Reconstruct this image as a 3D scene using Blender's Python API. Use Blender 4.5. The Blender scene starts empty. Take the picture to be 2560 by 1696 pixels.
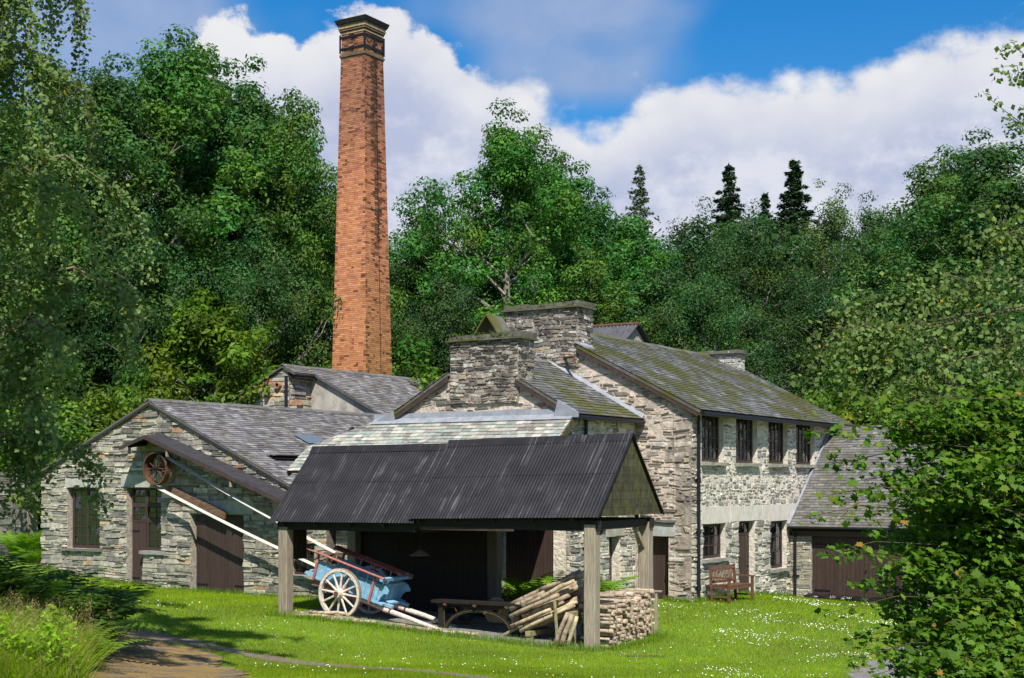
import bpy, math, random
import numpy as np
from mathutils import Matrix, Vector

# ------------------------------------------------------------------ camera, light, exposure
SC = bpy.context.scene
COL = SC.collection
H_CAM = 3.0
cam_d = bpy.data.cameras.new('camera')
cam = bpy.data.objects.new('camera', cam_d); COL.objects.link(cam)
cam.location = (0, 0, H_CAM); cam.rotation_euler = (math.radians(90), 0, 0)
cam_d.sensor_width = 36; cam_d.lens = 36 * 3500 / 2560
cam_d.shift_y = 357 / 2560
cam_d.clip_start = 0.1; cam_d.clip_end = 2000
SC.camera = cam

SUN_AZ, SUN_EL = math.radians(7), math.radians(51)     # azimuth measured from behind the camera towards the right
W = bpy.data.worlds.new('World'); SC.world = W; W.use_nodes = True
wn = W.node_tree; wn.nodes.clear()

def nd(nt, typ, ins=None, **props):
    n = nt.nodes.new(typ)
    for k, v in props.items(): setattr(n, k, v)
    for k, v in (ins or {}).items():
        s = n.inputs[k]
        if hasattr(v, 'is_output'): nt.links.new(v, s)
        else: s.default_value = v
    return n

def mth(nt, op, a, b=None, c=None, clamp=False):
    n = nt.nodes.new('ShaderNodeMath'); n.operation = op; n.use_clamp = clamp
    for i, v in enumerate((a, b, c)):
        if v is None: continue
        if hasattr(v, 'is_output'): nt.links.new(v, n.inputs[i])
        else: n.inputs[i].default_value = v
    return n.outputs[0]

def mix(nt, fac, a, b, blend='MIX'):
    n = nt.nodes.new('ShaderNodeMix'); n.data_type = 'RGBA'; n.blend_type = blend
    for i, v in ((0, fac), (6, a), (7, b)):
        if hasattr(v, 'is_output'): nt.links.new(v, n.inputs[i])
        else: n.inputs[i].default_value = v if i == 0 else (*v[:3], 1)
    return n.outputs[2]

def smooth(nt, v, lo, hi, a=0.0, b=1.0):
    n = nt.nodes.new('ShaderNodeMapRange'); n.interpolation_type = 'SMOOTHSTEP'
    for i, x in enumerate((v, lo, hi, a, b)):
        if hasattr(x, 'is_output'): nt.links.new(x, n.inputs[i])
        else: n.inputs[i].default_value = x
    return n.outputs[0]

def build_world():
    nt = wn
    tc = nd(nt, 'ShaderNodeTexCoord')
    sx = nd(nt, 'ShaderNodeSeparateXYZ', {0: tc.outputs['Generated']})
    az = mth(nt, 'ARCTAN2', sx.outputs[0], sx.outputs[1])
    el = mth(nt, 'ARCSINE', sx.outputs[2])
    sky = nd(nt, 'ShaderNodeTexSky', sky_type='NISHITA', sun_disc=False, sun_elevation=SUN_EL,
             sun_rotation=math.pi - SUN_AZ, air_density=1.0, dust_density=0.35, ozone_density=2.2)
    hs = nd(nt, 'ShaderNodeHueSaturation', {'Saturation': 1.5, 'Value': 2.35, 'Color': mix(nt, 1.0, sky.outputs[0], (1.0, .98, 1.0), 'MULTIPLY')})
    vec = nd(nt, 'ShaderNodeCombineXYZ', {0: az, 1: mth(nt, 'MULTIPLY', el, 1.35), 2: 0.0})
    def noise(scale, detail=5, rough=.55, off=0.0, dist=0.0):
        v = nd(nt, 'ShaderNodeVectorMath', {0: vec.outputs[0], 1: (off, off * .7, off * 1.3)}, operation='ADD')
        n = nd(nt, 'ShaderNodeTexNoise', {'Vector': v.outputs[0], 'Scale': scale, 'Detail': detail, 'Roughness': rough, 'Distortion': dist})
        return n.outputs[0]
    # the upper edge of the cumulus bank, elevation as a function of azimuth
    pts = [(-600, 420), (200, 420), (400, 330), (470, 110), (500, 62), (560, 42), (640, 45), (722, 60), (748, 108), (780, 92), (870, 40), (960, 10), (1050, 50), (1110, 108),
           (1180, 160), (1270, 190), (1340, 212), (1430, 226), (1510, 232), (1565, 228), (1650, 212), (1750, 190), (1850, 212),
           (1990, 190), (2080, 205), (2160, 188), (2300, 112), (2430, 90), (2560, 55), (3200, 150)]
    ramp = nt.nodes.new('ShaderNodeValToRGB'); cr = ramp.color_ramp; cr.interpolation = 'LINEAR'
    while len(cr.elements) > 1: cr.elements.remove(cr.elements[-1])
    for i, (u, v) in enumerate(pts):
        a = math.atan((u - 1280) / 3500); e = math.atan((1205 - v) / 3500 * math.cos(a))
        p = (a + .6) / 1.2; el_ = cr.elements[0] if i == 0 else cr.elements.new(p)
        el_.position = p; el_.color = (e / .5,) * 3 + (1,)
    nt.links.new(mth(nt, 'MULTIPLY_ADD', az, 1 / 1.2, .5), ramp.inputs[0])
    edge = mth(nt, 'MULTIPLY', ramp.outputs[0], .5)
    n1 = noise(26, 6, .62); n2 = noise(9, 2, .5, 3.1)
    vo = nd(nt, 'ShaderNodeTexVoronoi', {'Vector': vec.outputs[0], 'Scale': 42.0}, feature='F1')
    d = mth(nt, 'SUBTRACT', edge, el)
    d = mth(nt, 'ADD', d, mth(nt, 'MULTIPLY_ADD', n1, .05, -.025))
    d = mth(nt, 'ADD', d, mth(nt, 'MULTIPLY_ADD', vo.outputs[0], -.012, .004))
    # soft opening in the bank
    def blob(u, v, su, sv):
        a0 = math.atan((u - 1280) / 3500); e0 = math.atan((1205 - v) / 3500)
        x = mth(nt, 'DIVIDE', mth(nt, 'SUBTRACT', az, a0), su / 3500); y = mth(nt, 'DIVIDE', mth(nt, 'SUBTRACT', el, e0), sv / 3500)
        return mth(nt, 'EXPONENT', mth(nt, 'MULTIPLY', mth(nt, 'ADD', mth(nt, 'MULTIPLY', x, x), mth(nt, 'MULTIPLY', y, y)), -1.0))
    d = mth(nt, 'SUBTRACT', d, mth(nt, 'MULTIPLY', blob(1480, 330, 120, 110), .030))
    soft = smooth(nt, az, -.05, .03, .0045, .011)
    m1 = smooth(nt, d, mth(nt, 'MULTIPLY', soft, -1.0), soft)
    # high soft grey-lilac cloud
    hi = mth(nt, 'ADD', blob(1400, 30, 330, 95), mth(nt, 'MULTIPLY', blob(230, 60, 330, 330), 1.3))
    hi = mth(nt, 'ADD', hi, mth(nt, 'MULTIPLY', blob(1430, 200, 230, 75), .8))
    hi = mth(nt, 'ADD', hi, smooth(nt, el, .42, .62, 0.0, .45))
    m2 = mth(nt, 'MULTIPLY', smooth(nt, mth(nt, 'ADD', mth(nt, 'MULTIPLY', hi, .8), mth(nt, 'MULTIPLY_ADD', n2, 1.3, -.65)), .12, .75), .85)
    c_hi = mix(nt, n1, (3.8, 5.9, 10.4), (7.4, 9.0, 12.4))
    depth = smooth(nt, d, .0, .06)
    sh = smooth(nt, mth(nt, 'ADD', mth(nt, 'MULTIPLY', n2, .5), mth(nt, 'MULTIPLY', n1, .5)), .40, .60)
    lav = mix(nt, sh, (7.8, 8.8, 12.2), (12.6, 13.0, 14.6))
    c_lo = mix(nt, mth(nt, 'MULTIPLY', depth, .92), mix(nt, vo.outputs[0], (14.8, 14.8, 15.0), (12.0, 12.3, 13.8)), lav)
    c_lo = mix(nt, mth(nt, 'MULTIPLY', blob(1985, 218, 75, 36), .9), c_lo, (15.0, 15.0, 15.2))
    c_lo = mix(nt, mth(nt, 'MULTIPLY', blob(640, 110, 150, 90), .8), c_lo, (14.8, 14.8, 15.0))
    c = mix(nt, m2, hs.outputs[0], c_hi)
    c = mix(nt, m1, c, c_lo)
    bg = nd(nt, 'ShaderNodeBackground', {'Color': c, 'Strength': 0.043})
    out = nd(nt, 'ShaderNodeOutputWorld', {0: bg.outputs[0]})
build_world()
W.cycles.sampling_method = 'MANUAL'; W.cycles.sample_map_resolution = 256

sun_d = bpy.data.lights.new('sun', 'SUN'); sun_d.energy = 5.0; sun_d.angle = math.radians(.5); sun_d.color = (1, .945, .84)
sun = bpy.data.objects.new('sun', sun_d); COL.objects.link(sun)
to_sun = Vector((math.sin(SUN_AZ) * math.cos(SUN_EL), -math.cos(SUN_AZ) * math.cos(SUN_EL), math.sin(SUN_EL)))
sun.rotation_euler = to_sun.to_track_quat('Z', 'Y').to_euler(); sun.location = (10, -20, 40)

SC.view_settings.view_transform = 'Standard'; SC.view_settings.look = 'None'
SC.view_settings.exposure = 0.45; SC.view_settings.gamma = 1.0; SC.view_settings.use_curve_mapping = False
SC.render.engine = 'CYCLES'
cy = SC.cycles
cy.max_bounces = 5; cy.diffuse_bounces = 2; cy.glossy_bounces = 2; cy.transmission_bounces = 3; cy.transparent_max_bounces = 4
cy.use_denoising = True; cy.caustics_reflective = False; cy.caustics_refractive = False
cy.use_adaptive_sampling = True; cy.adaptive_threshold = 0.015
try: cy.denoiser = 'OPENIMAGEDENOISE'; cy.denoising_prefilter = 'ACCURATE'
except Exception: pass

# ------------------------------------------------------------------ mesh helpers
def V3(*a): return np.array(a, float)

class MB:
    """collects polygons; build() links them as one mesh object"""
    def __init__(s): s.v = []; s.f = []; s.c = []; s.m = []
    def add(s, verts, faces, tint=(1, 1, 1), mi=0):
        b = len(s.v); s.v += [tuple(map(float, p)) for p in verts]; s.f += [tuple(b + i for i in f) for f in faces]
        s.c += [(*tint[:3], 1.0)] * len(verts); s.m += [mi] * len(faces); return s
    def hexa(s, p, tint=(1, 1, 1), mi=0):      # 8 corners: bottom ring, top ring
        return s.add(p, [(3, 2, 1, 0), (4, 5, 6, 7), (0, 1, 5, 4), (1, 2, 6, 5), (2, 3, 7, 6), (3, 0, 4, 7)], tint, mi)
    def box(s, x0, x1, y0, y1, z0, z1, tint=(1, 1, 1), mi=0):
        return s.hexa([(x0, y0, z0), (x1, y0, z0), (x1, y1, z0), (x0, y1, z0), (x0, y0, z1), (x1, y0, z1), (x1, y1, z1), (x0, y1, z1)], tint, mi)
    def fbox(s, F, s0, s1, z0, z1, d0, d1, tint=(1, 1, 1), mi=0):
        return s.hexa([F.p(s0, z0, d1), F.p(s1, z0, d1), F.p(s1, z0, d0), F.p(s0, z0, d0), F.p(s0, z1, d1), F.p(s1, z1, d1), F.p(s1, z1, d0), F.p(s0, z1, d0)], tint, mi)
    def beam(s, a, b, w, h, up=(0, 0, 1), tint=(1, 1, 1), mi=0):
        a = V3(*a); b = V3(*b); d = b - a; d /= np.linalg.norm(d); u = V3(*up); r = np.cross(d, u); r /= np.linalg.norm(r); u = np.cross(r, d)
        q = [(-1, -1), (1, -1), (1, 1), (-1, 1)]
        return s.hexa([a + r * i * w / 2 + u * j * h / 2 for i, j in q] + [b + r * i * w / 2 + u * j * h / 2 for i, j in q], tint, mi)
    def tube(s, pts, rad, n=6, tint=(1, 1, 1), mi=0, caps=True, capmi=None):
        pts = [V3(*p) for p in pts]; k = len(pts)
        if not hasattr(rad, '__len__'): rad = [rad] * k
        vs = []; ref = None
        for i, p in enumerate(pts):
            t = pts[min(i + 1, k - 1)] - pts[max(i - 1, 0)]; t /= (np.linalg.norm(t) + 1e-9)
            if ref is None: ref = V3(1, 0, 0) if abs(t[0]) < .8 else V3(0, 1, 0)
            a = np.cross(t, ref); a /= (np.linalg.norm(a) + 1e-9); b = np.cross(t, a); ref = -np.cross(t, a) if False else ref
            for j in range(n):
                an = 2 * math.pi * j / n; vs.append(p + (a * math.cos(an) + b * math.sin(an)) * rad[i])
        fs = [(i * n + j, i * n + (j + 1) % n, (i + 1) * n + (j + 1) % n, (i + 1) * n + j) for i in range(k - 1) for j in range(n)]
        s.add(vs, fs, tint, mi)
        if caps:
            b0 = len(s.v) - len(vs)
            s.f += [tuple(b0 + j for j in reversed(range(n))), tuple(b0 + (k - 1) * n + j for j in range(n))]
            s.m += [mi if capmi is None else capmi] * 2
        return s
    def ring(s, c, ax, r0, r1, wd, n=32, tint=(1, 1, 1), mi=0):   # annulus of width wd about axis ax
        ax = V3(*ax); ax /= np.linalg.norm(ax); ref = V3(0, 0, 1) if abs(ax[2]) < .9 else V3(1, 0, 0)
        a = np.cross(ax, ref); a /= np.linalg.norm(a); b = np.cross(ax, a); c = V3(*c); vs = []
        for j in range(n):
            e = a * math.cos(2 * math.pi * j / n) + b * math.sin(2 * math.pi * j / n)
            vs += [c + e * r0 - ax * wd / 2, c + e * r1 - ax * wd / 2, c + e * r1 + ax * wd / 2, c + e * r0 + ax * wd / 2]
        fs = []
        for j in range(n):
            k = (j + 1) % n
            for q in range(4): fs.append((j * 4 + q, j * 4 + (q + 1) % 4, k * 4 + (q + 1) % 4, k * 4 + q))
        return s.add(vs, fs, tint, mi)
    def mesh(s, name, off=(0, 0, 0)):
        me = bpy.data.meshes.new(name)
        v = [(p[0] - off[0], p[1] - off[1], p[2] - off[2]) for p in s.v] if any(off) else s.v
        me.from_pydata(v, [], s.f)
        at = me.attributes.new('tint', 'FLOAT_COLOR', 'POINT'); at.data.foreach_set('color', np.array(s.c, np.float32).ravel())
        if any(s.m): me.polygons.foreach_set('material_index', s.m)
        return me
    def build(s, name, mats, parent=None, loc=(0, 0, 0), smooth_=False):
        me = s.mesh(name)
        for m in (mats if isinstance(mats, (list, tuple)) else [mats]): me.materials.append(m)
        if smooth_: me.shade_smooth()
        return link(name, me, parent, loc)

def link(name, data, parent=None, loc=(0, 0, 0)):
    o = bpy.data.objects.new(name, data); COL.objects.link(o); o.location = loc
    if parent is not None: o.parent = parent
    return o

def np_mesh(name, V, Fc, col, mats, smooth_=False):
    me = bpy.data.meshes.new(name); V = np.asarray(V, np.float32); Fc = np.asarray(Fc, np.int32); k = Fc.shape[1]
    me.vertices.add(len(V)); me.vertices.foreach_set('co', V.ravel())
    me.loops.add(Fc.size); me.loops.foreach_set('vertex_index', Fc.ravel())
    me.polygons.add(len(Fc)); me.polygons.foreach_set('loop_start', np.arange(0, Fc.size, k, dtype=np.int32))
    me.update(calc_edges=True)
    if col is not None:
        at = me.attributes.new('tint', 'FLOAT_COLOR', 'POINT'); c = np.ones((len(V), 4), np.float32); c[:, :3] = col; at.data.foreach_set('color', c.ravel())
    for m in (mats if isinstance(mats, (list, tuple)) else [mats]): me.materials.append(m)
    if smooth_: me.shade_smooth()
    return me

def tag(o, label=None, cat=None, group=None, kind=None):
    for k, v in (('label', label), ('category', cat), ('group', group), ('kind', kind)):
        if v: o[k] = v
    return o

def thing(name, label, cat, loc=(0, 0, 0), rotz=0.0, group=None):
    o = link(name, None, None, loc); o.rotation_euler = (0, 0, rotz); o.empty_display_size = .2
    return tag(o, label, cat, group)

def copy_tree(o, parent=None):
    c = o.copy(); COL.objects.link(c); c.parent = parent
    for ch in o.children: copy_tree(ch, c)
    return c

class Fr:
    """a wall plane: s along it, z up, d outwards (coordinates of the parent thing)"""
    def __init__(s, o, ex, out): s.o = V3(*o); s.ex = V3(*ex); s.out = V3(*out)
    def p(s, a, z, d): return s.o + s.ex * a + s.out * d + V3(0, 0, z)

def clip(poly, reg):
    """clip a polygon by a convex counter-clockwise region"""
    for i in range(len(reg)):
        a = reg[i]; b = reg[(i + 1) % len(reg)]; out = []
        f = lambda p: (b[0] - a[0]) * (p[1] - a[1]) - (b[1] - a[1]) * (p[0] - a[0])
        for j in range(len(poly)):
            p = poly[j]; q = poly[(j + 1) % len(poly)]; fp = f(p); fq = f(q)
            if fp >= 0: out.append(p)
            if (fp >= 0) != (fq >= 0):
                t = fp / (fp - fq); out.append((p[0] + t * (q[0] - p[0]), p[1] + t * (q[1] - p[1])))
        poly = out
        if len(poly) < 3: return []
    return poly

def area(p): return abs(sum(p[i][0] * p[(i + 1) % len(p)][1] - p[(i + 1) % len(p)][0] * p[i][1] for i in range(len(p)))) / 2
def ccw(p):
    s_ = sum(p[i][0] * p[(i + 1) % len(p)][1] - p[(i + 1) % len(p)][0] * p[i][1] for i in range(len(p)))
    return p if s_ > 0 else p[::-1]

def place_pieces(pieces, parent, mat, name, rest, limit=300, weight=None):
    """pieces: (verts, faces, tint). The largest `limit` become objects of their own, the others one joined part"""
    def sz(pc):
        v = np.array(pc[0]); e = np.sort(v.max(0) - v.min(0)); return -(e[2] * e[1]) * (weight(v.mean(0)) if weight else 1)
    pieces = sorted(pieces, key=sz)
    for v, f, t in pieces[:limit]:
        v = np.array(v); c = v.mean(0); m = MB().add(v - c, f, t); me = m.mesh(name); me.materials.append(mat); link(name, me, parent, c)
    if len(pieces) > limit:
        m = MB()
        for v, f, t in pieces[limit:]: m.add(v, f, t)
        tag(m.build(rest, mat, parent), kind='stuff')

# ------------------------------------------------------------------ materials
def new_mat(name):
    m = bpy.data.materials.new(name); m.use_nodes = True; nt = m.node_tree; nt.nodes.clear()
    b = nt.nodes.new('ShaderNodeBsdfPrincipled'); o = nt.nodes.new('ShaderNodeOutputMaterial'); nt.links.new(b.outputs[0], o.inputs[0])
    return m, nt, b, o

def pos(nt): return nd(nt, 'ShaderNodeNewGeometry').outputs['Position']
def nz(nt, scale, detail=4, rough=.55, vec=None, stretch=None, dist=0.0):
    v = vec or pos(nt)
    if stretch: v = nd(nt, 'ShaderNodeVectorMath', {0: v, 1: stretch}, operation='MULTIPLY').outputs[0]
    return nd(nt, 'ShaderNodeTexNoise', {'Vector': v, 'Scale': scale, 'Detail': detail, 'Roughness': rough, 'Distortion': dist}).outputs[0]

def tinted(name, rough=.85, var=.35, vscale=14, bump=.5, bscale=60, lichen=0.0, moss=0.0, dark=0.0, stretch=None, bdist=.01, spec=.3, use_tint=True, base=(1, 1, 1), mossc=(.10, .105, .015), lichc=(.62, .62, .58), mossscale=1.1):
    m, nt, b, o = new_mat(name)
    if use_tint:
        c = nd(nt, 'ShaderNodeAttribute', attribute_name='tint').outputs[0]; c = mix(nt, 1.0, c, base, 'MULTIPLY')
    else: c = nd(nt, 'ShaderNodeRGB').outputs[0]; c.default_value = (*base, 1)
    n1 = nz(nt, vscale, 5, .6, stretch=stretch)
    val = smooth(nt, n1, .25, .75, 1 - var, 1 + var)
    c = mix(nt, 1.0, c, nd(nt, 'ShaderNodeCombineXYZ', {0: val, 1: val, 2: val}).outputs[0], 'MULTIPLY')
    if dark:
        k = mth(nt, 'MULTIPLY', smooth(nt, nz(nt, 1.7, 5, .65, dist=.6), .48, .70), dark)
        c = mix(nt, k, c, (.035, .032, .028))
    if moss:
        mk = mth(nt, 'MULTIPLY', smooth(nt, nz(nt, mossscale, 2, .5), .40, .62), smooth(nt, nz(nt, 7.0, 4, .7), .62 - .25 * moss, .72 - .2 * moss))
        c = mix(nt, mk, c, mossc)
    if lichen:
        lk = smooth(nt, nz(nt, 5.0, 4, .72), .70 - .16 * lichen, .76 - .16 * lichen)
        c = mix(nt, mth(nt, 'MULTIPLY', lk, .85), c, lichc)
    nt.links.new(c, b.inputs['Base Color'])
    b.inputs['Roughness'].default_value = rough; b.inputs['Specular IOR Level'].default_value = spec
    if bump:
        bp = nd(nt, 'ShaderNodeBump', {'Strength': bump, 'Distance': bdist, 'Height': nz(nt, bscale, 6, .65, stretch=stretch)})
        nt.links.new(bp.outputs[0], b.inputs['Normal'])
    return m

def leafmat(name, hue=(1, 1, 1), trans=.32, rough=.42, rnd=.25):
    m, nt, b, o = new_mat(name)
    c = nd(nt, 'ShaderNodeAttribute', attribute_name='tint').outputs[0]; c = mix(nt, 1.0, c, hue, 'MULTIPLY')
    r = nd(nt, 'ShaderNodeObjectInfo').outputs['Random']; v = mth(nt, 'MULTIPLY_ADD', r, rnd, 1 - rnd / 2)
    w = mth(nt, 'MULTIPLY_ADD', mth(nt, 'FRACT', mth(nt, 'MULTIPLY', r, 7.3)), rnd, 1 - rnd / 2)
    c = mix(nt, 1.0, c, nd(nt, 'ShaderNodeCombineXYZ', {0: w, 1: v, 2: w}).outputs[0], 'MULTIPLY')
    nt.links.new(c, b.inputs['Base Color']); b.inputs['Roughness'].default_value = rough + .12; b.inputs['Specular IOR Level'].default_value = .16
    t = nd(nt, 'ShaderNodeBsdfTranslucent', {'Color': mix(nt, 1.0, c, (1.15, 1.25, .45), 'MULTIPLY')})
    mx = nd(nt, 'ShaderNodeMixShader', {0: trans, 1: b.outputs[0], 2: t.outputs[0]}); nt.links.new(mx.outputs[0], o.inputs[0])
    return m

MAT = {}
MAT['mill_stone'] = tinted('mill stone', bump=.8, bdist=.014, var=.34, vscale=9, lichen=.1, dark=.3)
MAT['mill_mortar'] = tinted('mill mortar', use_tint=False, base=(.38, .34, .285), bump=.8, bdist=.02, bscale=25, dark=.35)
MAT['gable_stone'] = tinted('house gable stone', bump=.8, bdist=.015, var=.35, vscale=8, lichen=.55, dark=.55)
MAT['gable_mortar'] = tinted('house gable mortar', use_tint=False, base=(.57, .48, .405), bump=1.0, bdist=.05, bscale=9, dark=.55, var=.28, vscale=5)
MAT['face_stone'] = tinted('house front stone', bump=.8, bdist=.012, var=.3, vscale=10, lichen=.2, dark=.2)
MAT['face_mortar'] = tinted('house front limewash', use_tint=False, base=(.66, .60, .51), bump=1.0, bdist=.05, bscale=13, dark=.14, var=.22, vscale=6)
MAT['sooty_stone'] = tinted('chimney stack stone', bump=.8, bdist=.015, var=.4, vscale=8, lichen=.6, dark=.7)
MAT['sooty_mortar'] = tinted('chimney stack mortar', use_tint=False, base=(.33, .28, .235), bump=.9, bdist=.03, bscale=12, dark=.9)
MAT['render_wall'] = tinted('pale render', use_tint=False, base=(.42, .39, .34), bump=.5, bdist=.02, bscale=30, dark=.4, var=.2, vscale=3, stretch=(1, 1, .35))
MAT['plaster'] = tinted('plaster lintel', use_tint=False, base=(.58, .54, .475), bump=.35, bdist=.008, bscale=18, dark=.1, var=.25, vscale=9, stretch=(3, 3, .5))
MAT['slab'] = tinted('slate slab', bump=.4, bdist=.008, bscale=22, var=.22, vscale=4, lichen=.15)
MAT['slate_mill'] = tinted('mill roof slate', rough=.62, bump=.3, bdist=.004, var=.32, vscale=7, lichen=.42, moss=.50, lichc=(.36, .36, .36), mossc=(.085, .085, .014))
MAT['slate_house'] = tinted('house roof slate', rough=.7, bump=.4, bdist=.006, var=.35, vscale=7, lichen=.3, moss=1.15, lichc=(.36, .36, .34), mossc=(.085, .085, .016), mossscale=.8)
MAT['slate_lean'] = tinted('green slate', rough=.6, bump=.3, bdist=.004, var=.22, vscale=9, lichen=.55, lichc=(.52, .51, .46))
MAT['cap_stone'] = tinted('weathered cap stone', rough=.9, bump=.7, bdist=.012, var=.4, vscale=6, lichen=.35, moss=.55, dark=.5, mossc=(.07, .075, .018))
MAT['lead'] = tinted('lead flashing', use_tint=False, base=(.26, .28, .32), rough=.6, bump=.3, bdist=.008, bscale=12, var=.2, vscale=5)
MAT['brown_paint'] = tinted('brown painted wood', base=(.052, .033, .029), use_tint=True, rough=.55, bump=.25, bdist=.003, bscale=30, var=.25, vscale=10, stretch=(6, 6, .5))
MAT['brown_fascia'] = tinted('brown painted board', base=(.062, .040, .034), use_tint=False, rough=.6, bump=.2, bdist=.003, var=.25, vscale=8)
MAT['rake_wood'] = tinted('weathered dark board', base=(.040, .033, .030), use_tint=False, rough=.8, bump=.3, bdist=.004, var=.3, vscale=8)
MAT['black_iron'] = tinted('black painted iron', base=(.012, .013, .017), use_tint=False, rough=.4, bump=.15, bdist=.002, var=.2)
MAT['rust'] = tinted('rusty iron', base=(.11, .054, .034), use_tint=False, rough=.8, bump=.5, bdist=.004, bscale=40, var=.45, vscale=18, dark=.3)
MAT['pale_rust'] = tinted('weathered iron', base=(.22, .18, .13), use_tint=False, rough=.7, bump=.4, bdist=.004, var=.35, vscale=18)
MAT['belt'] = tinted('canvas belt', base=(.52, .49, .44), use_tint=False, rough=.8, bump=.2, bdist=.002, var=.18, vscale=6)
MAT['brick'] = tinted('chimney brick', bump=.5, bdist=.004, var=.25, vscale=20, rough=.9, dark=.04)
MAT['brick_mortar'] = tinted('brick mortar', use_tint=False, base=(.40, .32, .24), bump=.5, bdist=.004, var=.25, vscale=9, dark=.3)
MAT['soot_cap'] = tinted('sooty stone cap', use_tint=True, base=(1, 1, 1), bump=.5, bdist=.006, var=.35, vscale=8, dark=.5)
MAT['post_wood'] = tinted('weathered oak', base=(.30, .255, .195), use_tint=True, rough=.8, bump=.5, bdist=.006, bscale=10, var=.38, vscale=6, stretch=(9, 9, .55))
MAT['mossy_board'] = tinted('mossy boarding', base=(.060, .054, .032), use_tint=True, rough=.9, bump=.3, bdist=.004, var=.5, vscale=5, stretch=(2, 2, .7), moss=.75, mossc=(.085, .083, .024), mossscale=2.4)
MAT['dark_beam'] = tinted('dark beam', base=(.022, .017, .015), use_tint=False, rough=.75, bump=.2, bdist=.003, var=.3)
MAT['cart_blue'] = tinted('blue cart paint', base=(.22, .43, .60), use_tint=True, rough=.6, bump=.3, bdist=.003, var=.2, vscale=9, dark=.12, lichen=.62, lichc=(.40, .36, .30))
MAT['cart_red'] = tinted('red cart paint', base=(.38, .13, .115), use_tint=True, rough=.6, bump=.3, bdist=.003, var=.25, vscale=12, lichen=.7, lichc=(.52, .40, .33))
MAT['cart_wood'] = tinted('pale cart timber', base=(.62, .53, .46), use_tint=True, rough=.75, bump=.4, bdist=.003, bscale=25, var=.25, vscale=16, dark=.1)
MAT['bench_wood'] = tinted('bench timber', base=(.125, .062, .035), use_tint=True, rough=.65, bump=.3, bdist=.003, var=.3, vscale=14)
MAT['iron_frame'] = tinted('dark cast iron', base=(.020, .016, .013), use_tint=False, rough=.55, bump=.3, bdist=.003, var=.35, vscale=12)
MAT['yellow_line'] = tinted('faded yellow line', base=(.12, .105, .025), use_tint=False, rough=.6, bump=0, var=.3)
MAT['bark_birch'] = None
MAT['log_end'] = tinted('cut log end', base=(.50, .38, .25), use_tint=True, rough=.85, bump=.4, bdist=.004, bscale=50, var=.35, vscale=22)
MAT['trunk'] = tinted('tree bark', base=(.23, .21, .165), use_tint=True, rough=.95, bump=.8, bdist=.03, bscale=14, var=.4, vscale=6, stretch=(1, 1, .35))
MAT['birch_trunk'] = tinted('birch bark', base=(.42, .37, .31), use_tint=True, rough=.8, bump=.3, bdist=.01, var=.35, vscale=6, stretch=(.6, .6, 4), dark=.5)
MAT['bag'] = tinted('black plastic', base=(.012, .012, .014), use_tint=False, rough=.22, bump=.6, bdist=.03, bscale=14, var=.1, spec=.6)
MAT['terracotta'] = tinted('terracotta pipe', base=(.36, .17, .08), use_tint=False, var=.2)
MAT['glass'] = tinted('dark window glass', base=(.012, .014, .016), use_tint=False, rough=.03, bump=.08, bdist=.004, bscale=5, var=.1, spec=.9)
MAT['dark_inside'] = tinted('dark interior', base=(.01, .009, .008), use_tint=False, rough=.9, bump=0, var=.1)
MAT['chrome'] = tinted('metal door knob', base=(.5, .5, .5), use_tint=False, rough=.3, bump=0, var=.1)
MAT['lampshade'] = tinted('enamel lampshade', base=(.20, .20, .19), use_tint=False, rough=.4, bump=0, var=.2)
MAT['white_flower'] = tinted('white petals', base=(.8, .8, .78), use_tint=True, rough=.7, bump=0, var=.05)

def birch_log():
    m, nt, b, o = new_mat('birch log bark')
    at = nd(nt, 'ShaderNodeAttribute', attribute_name='tint').outputs[0]
    tc = nd(nt, 'ShaderNodeTexCoord').outputs['Object']
    c = mix(nt, smooth(nt, nz(nt, 7, 4, .6, vec=tc), .4, .7), (.50, .42, .32), (.29, .20, .13))
    c = mix(nt, smooth(nt, nz(nt, 5, 5, .7, vec=tc, stretch=(3.2, 1, 1)), .60, .64), c, (.06, .045, .035))
    c = mix(nt, smooth(nt, nz(nt, 3, 4, .7, vec=tc), .60, .68), c, (.64, .60, .52))
    c = mix(nt, 1.0, c, at, 'MULTIPLY'); nt.links.new(c, b.inputs['Base Color']); b.inputs['Roughness'].default_value = .8
    bp = nd(nt, 'ShaderNodeBump', {'Strength': .5, 'Distance': .005, 'Height': nz(nt, 20, 5, .6, vec=tc)}); nt.links.new(bp.outputs[0], b.inputs['Normal'])
    return m
MAT['bark_birch'] = birch_log()

def corrugated():
    m, nt, b, o = new_mat('black corrugated iron')
    tc = nd(nt, 'ShaderNodeTexCoord').outputs['Object']
    c = mix(nt, smooth(nt, nz(nt, 2.2, 4, .6, vec=tc), .3, .7), (.013, .0118, .0122), (.023, .020, .0204))
    st = nz(nt, 9, 4, .6, vec=tc, stretch=(2.6, .055, .055)); bl = nz(nt, 1.1, 4, .6, vec=tc)
    k = mth(nt, 'MULTIPLY', smooth(nt, st, .53, .68), smooth(nt, bl, .44, .66))
    c = mix(nt, mth(nt, 'MULTIPLY', k, .42), c, (.22, .22, .25))
    k2 = smooth(nt, nz(nt, 13, 4, .6, vec=tc, stretch=(2.0, .2, .2)), .66, .76)
    c = mix(nt, mth(nt, 'MULTIPLY', k2, .35), c, (.12, .075, .055))
    nt.links.new(c, b.inputs['Base Color']); b.inputs['Roughness'].default_value = .5; b.inputs['Specular IOR Level'].default_value = .35
    return m
MAT['corrugated'] = corrugated()
MAT['old_corrugated'] = tinted('grey corrugated iron', base=(.085, .085, .095), use_tint=False, rough=.55, bump=.2, var=.3, vscale=6, dark=.2)

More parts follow.
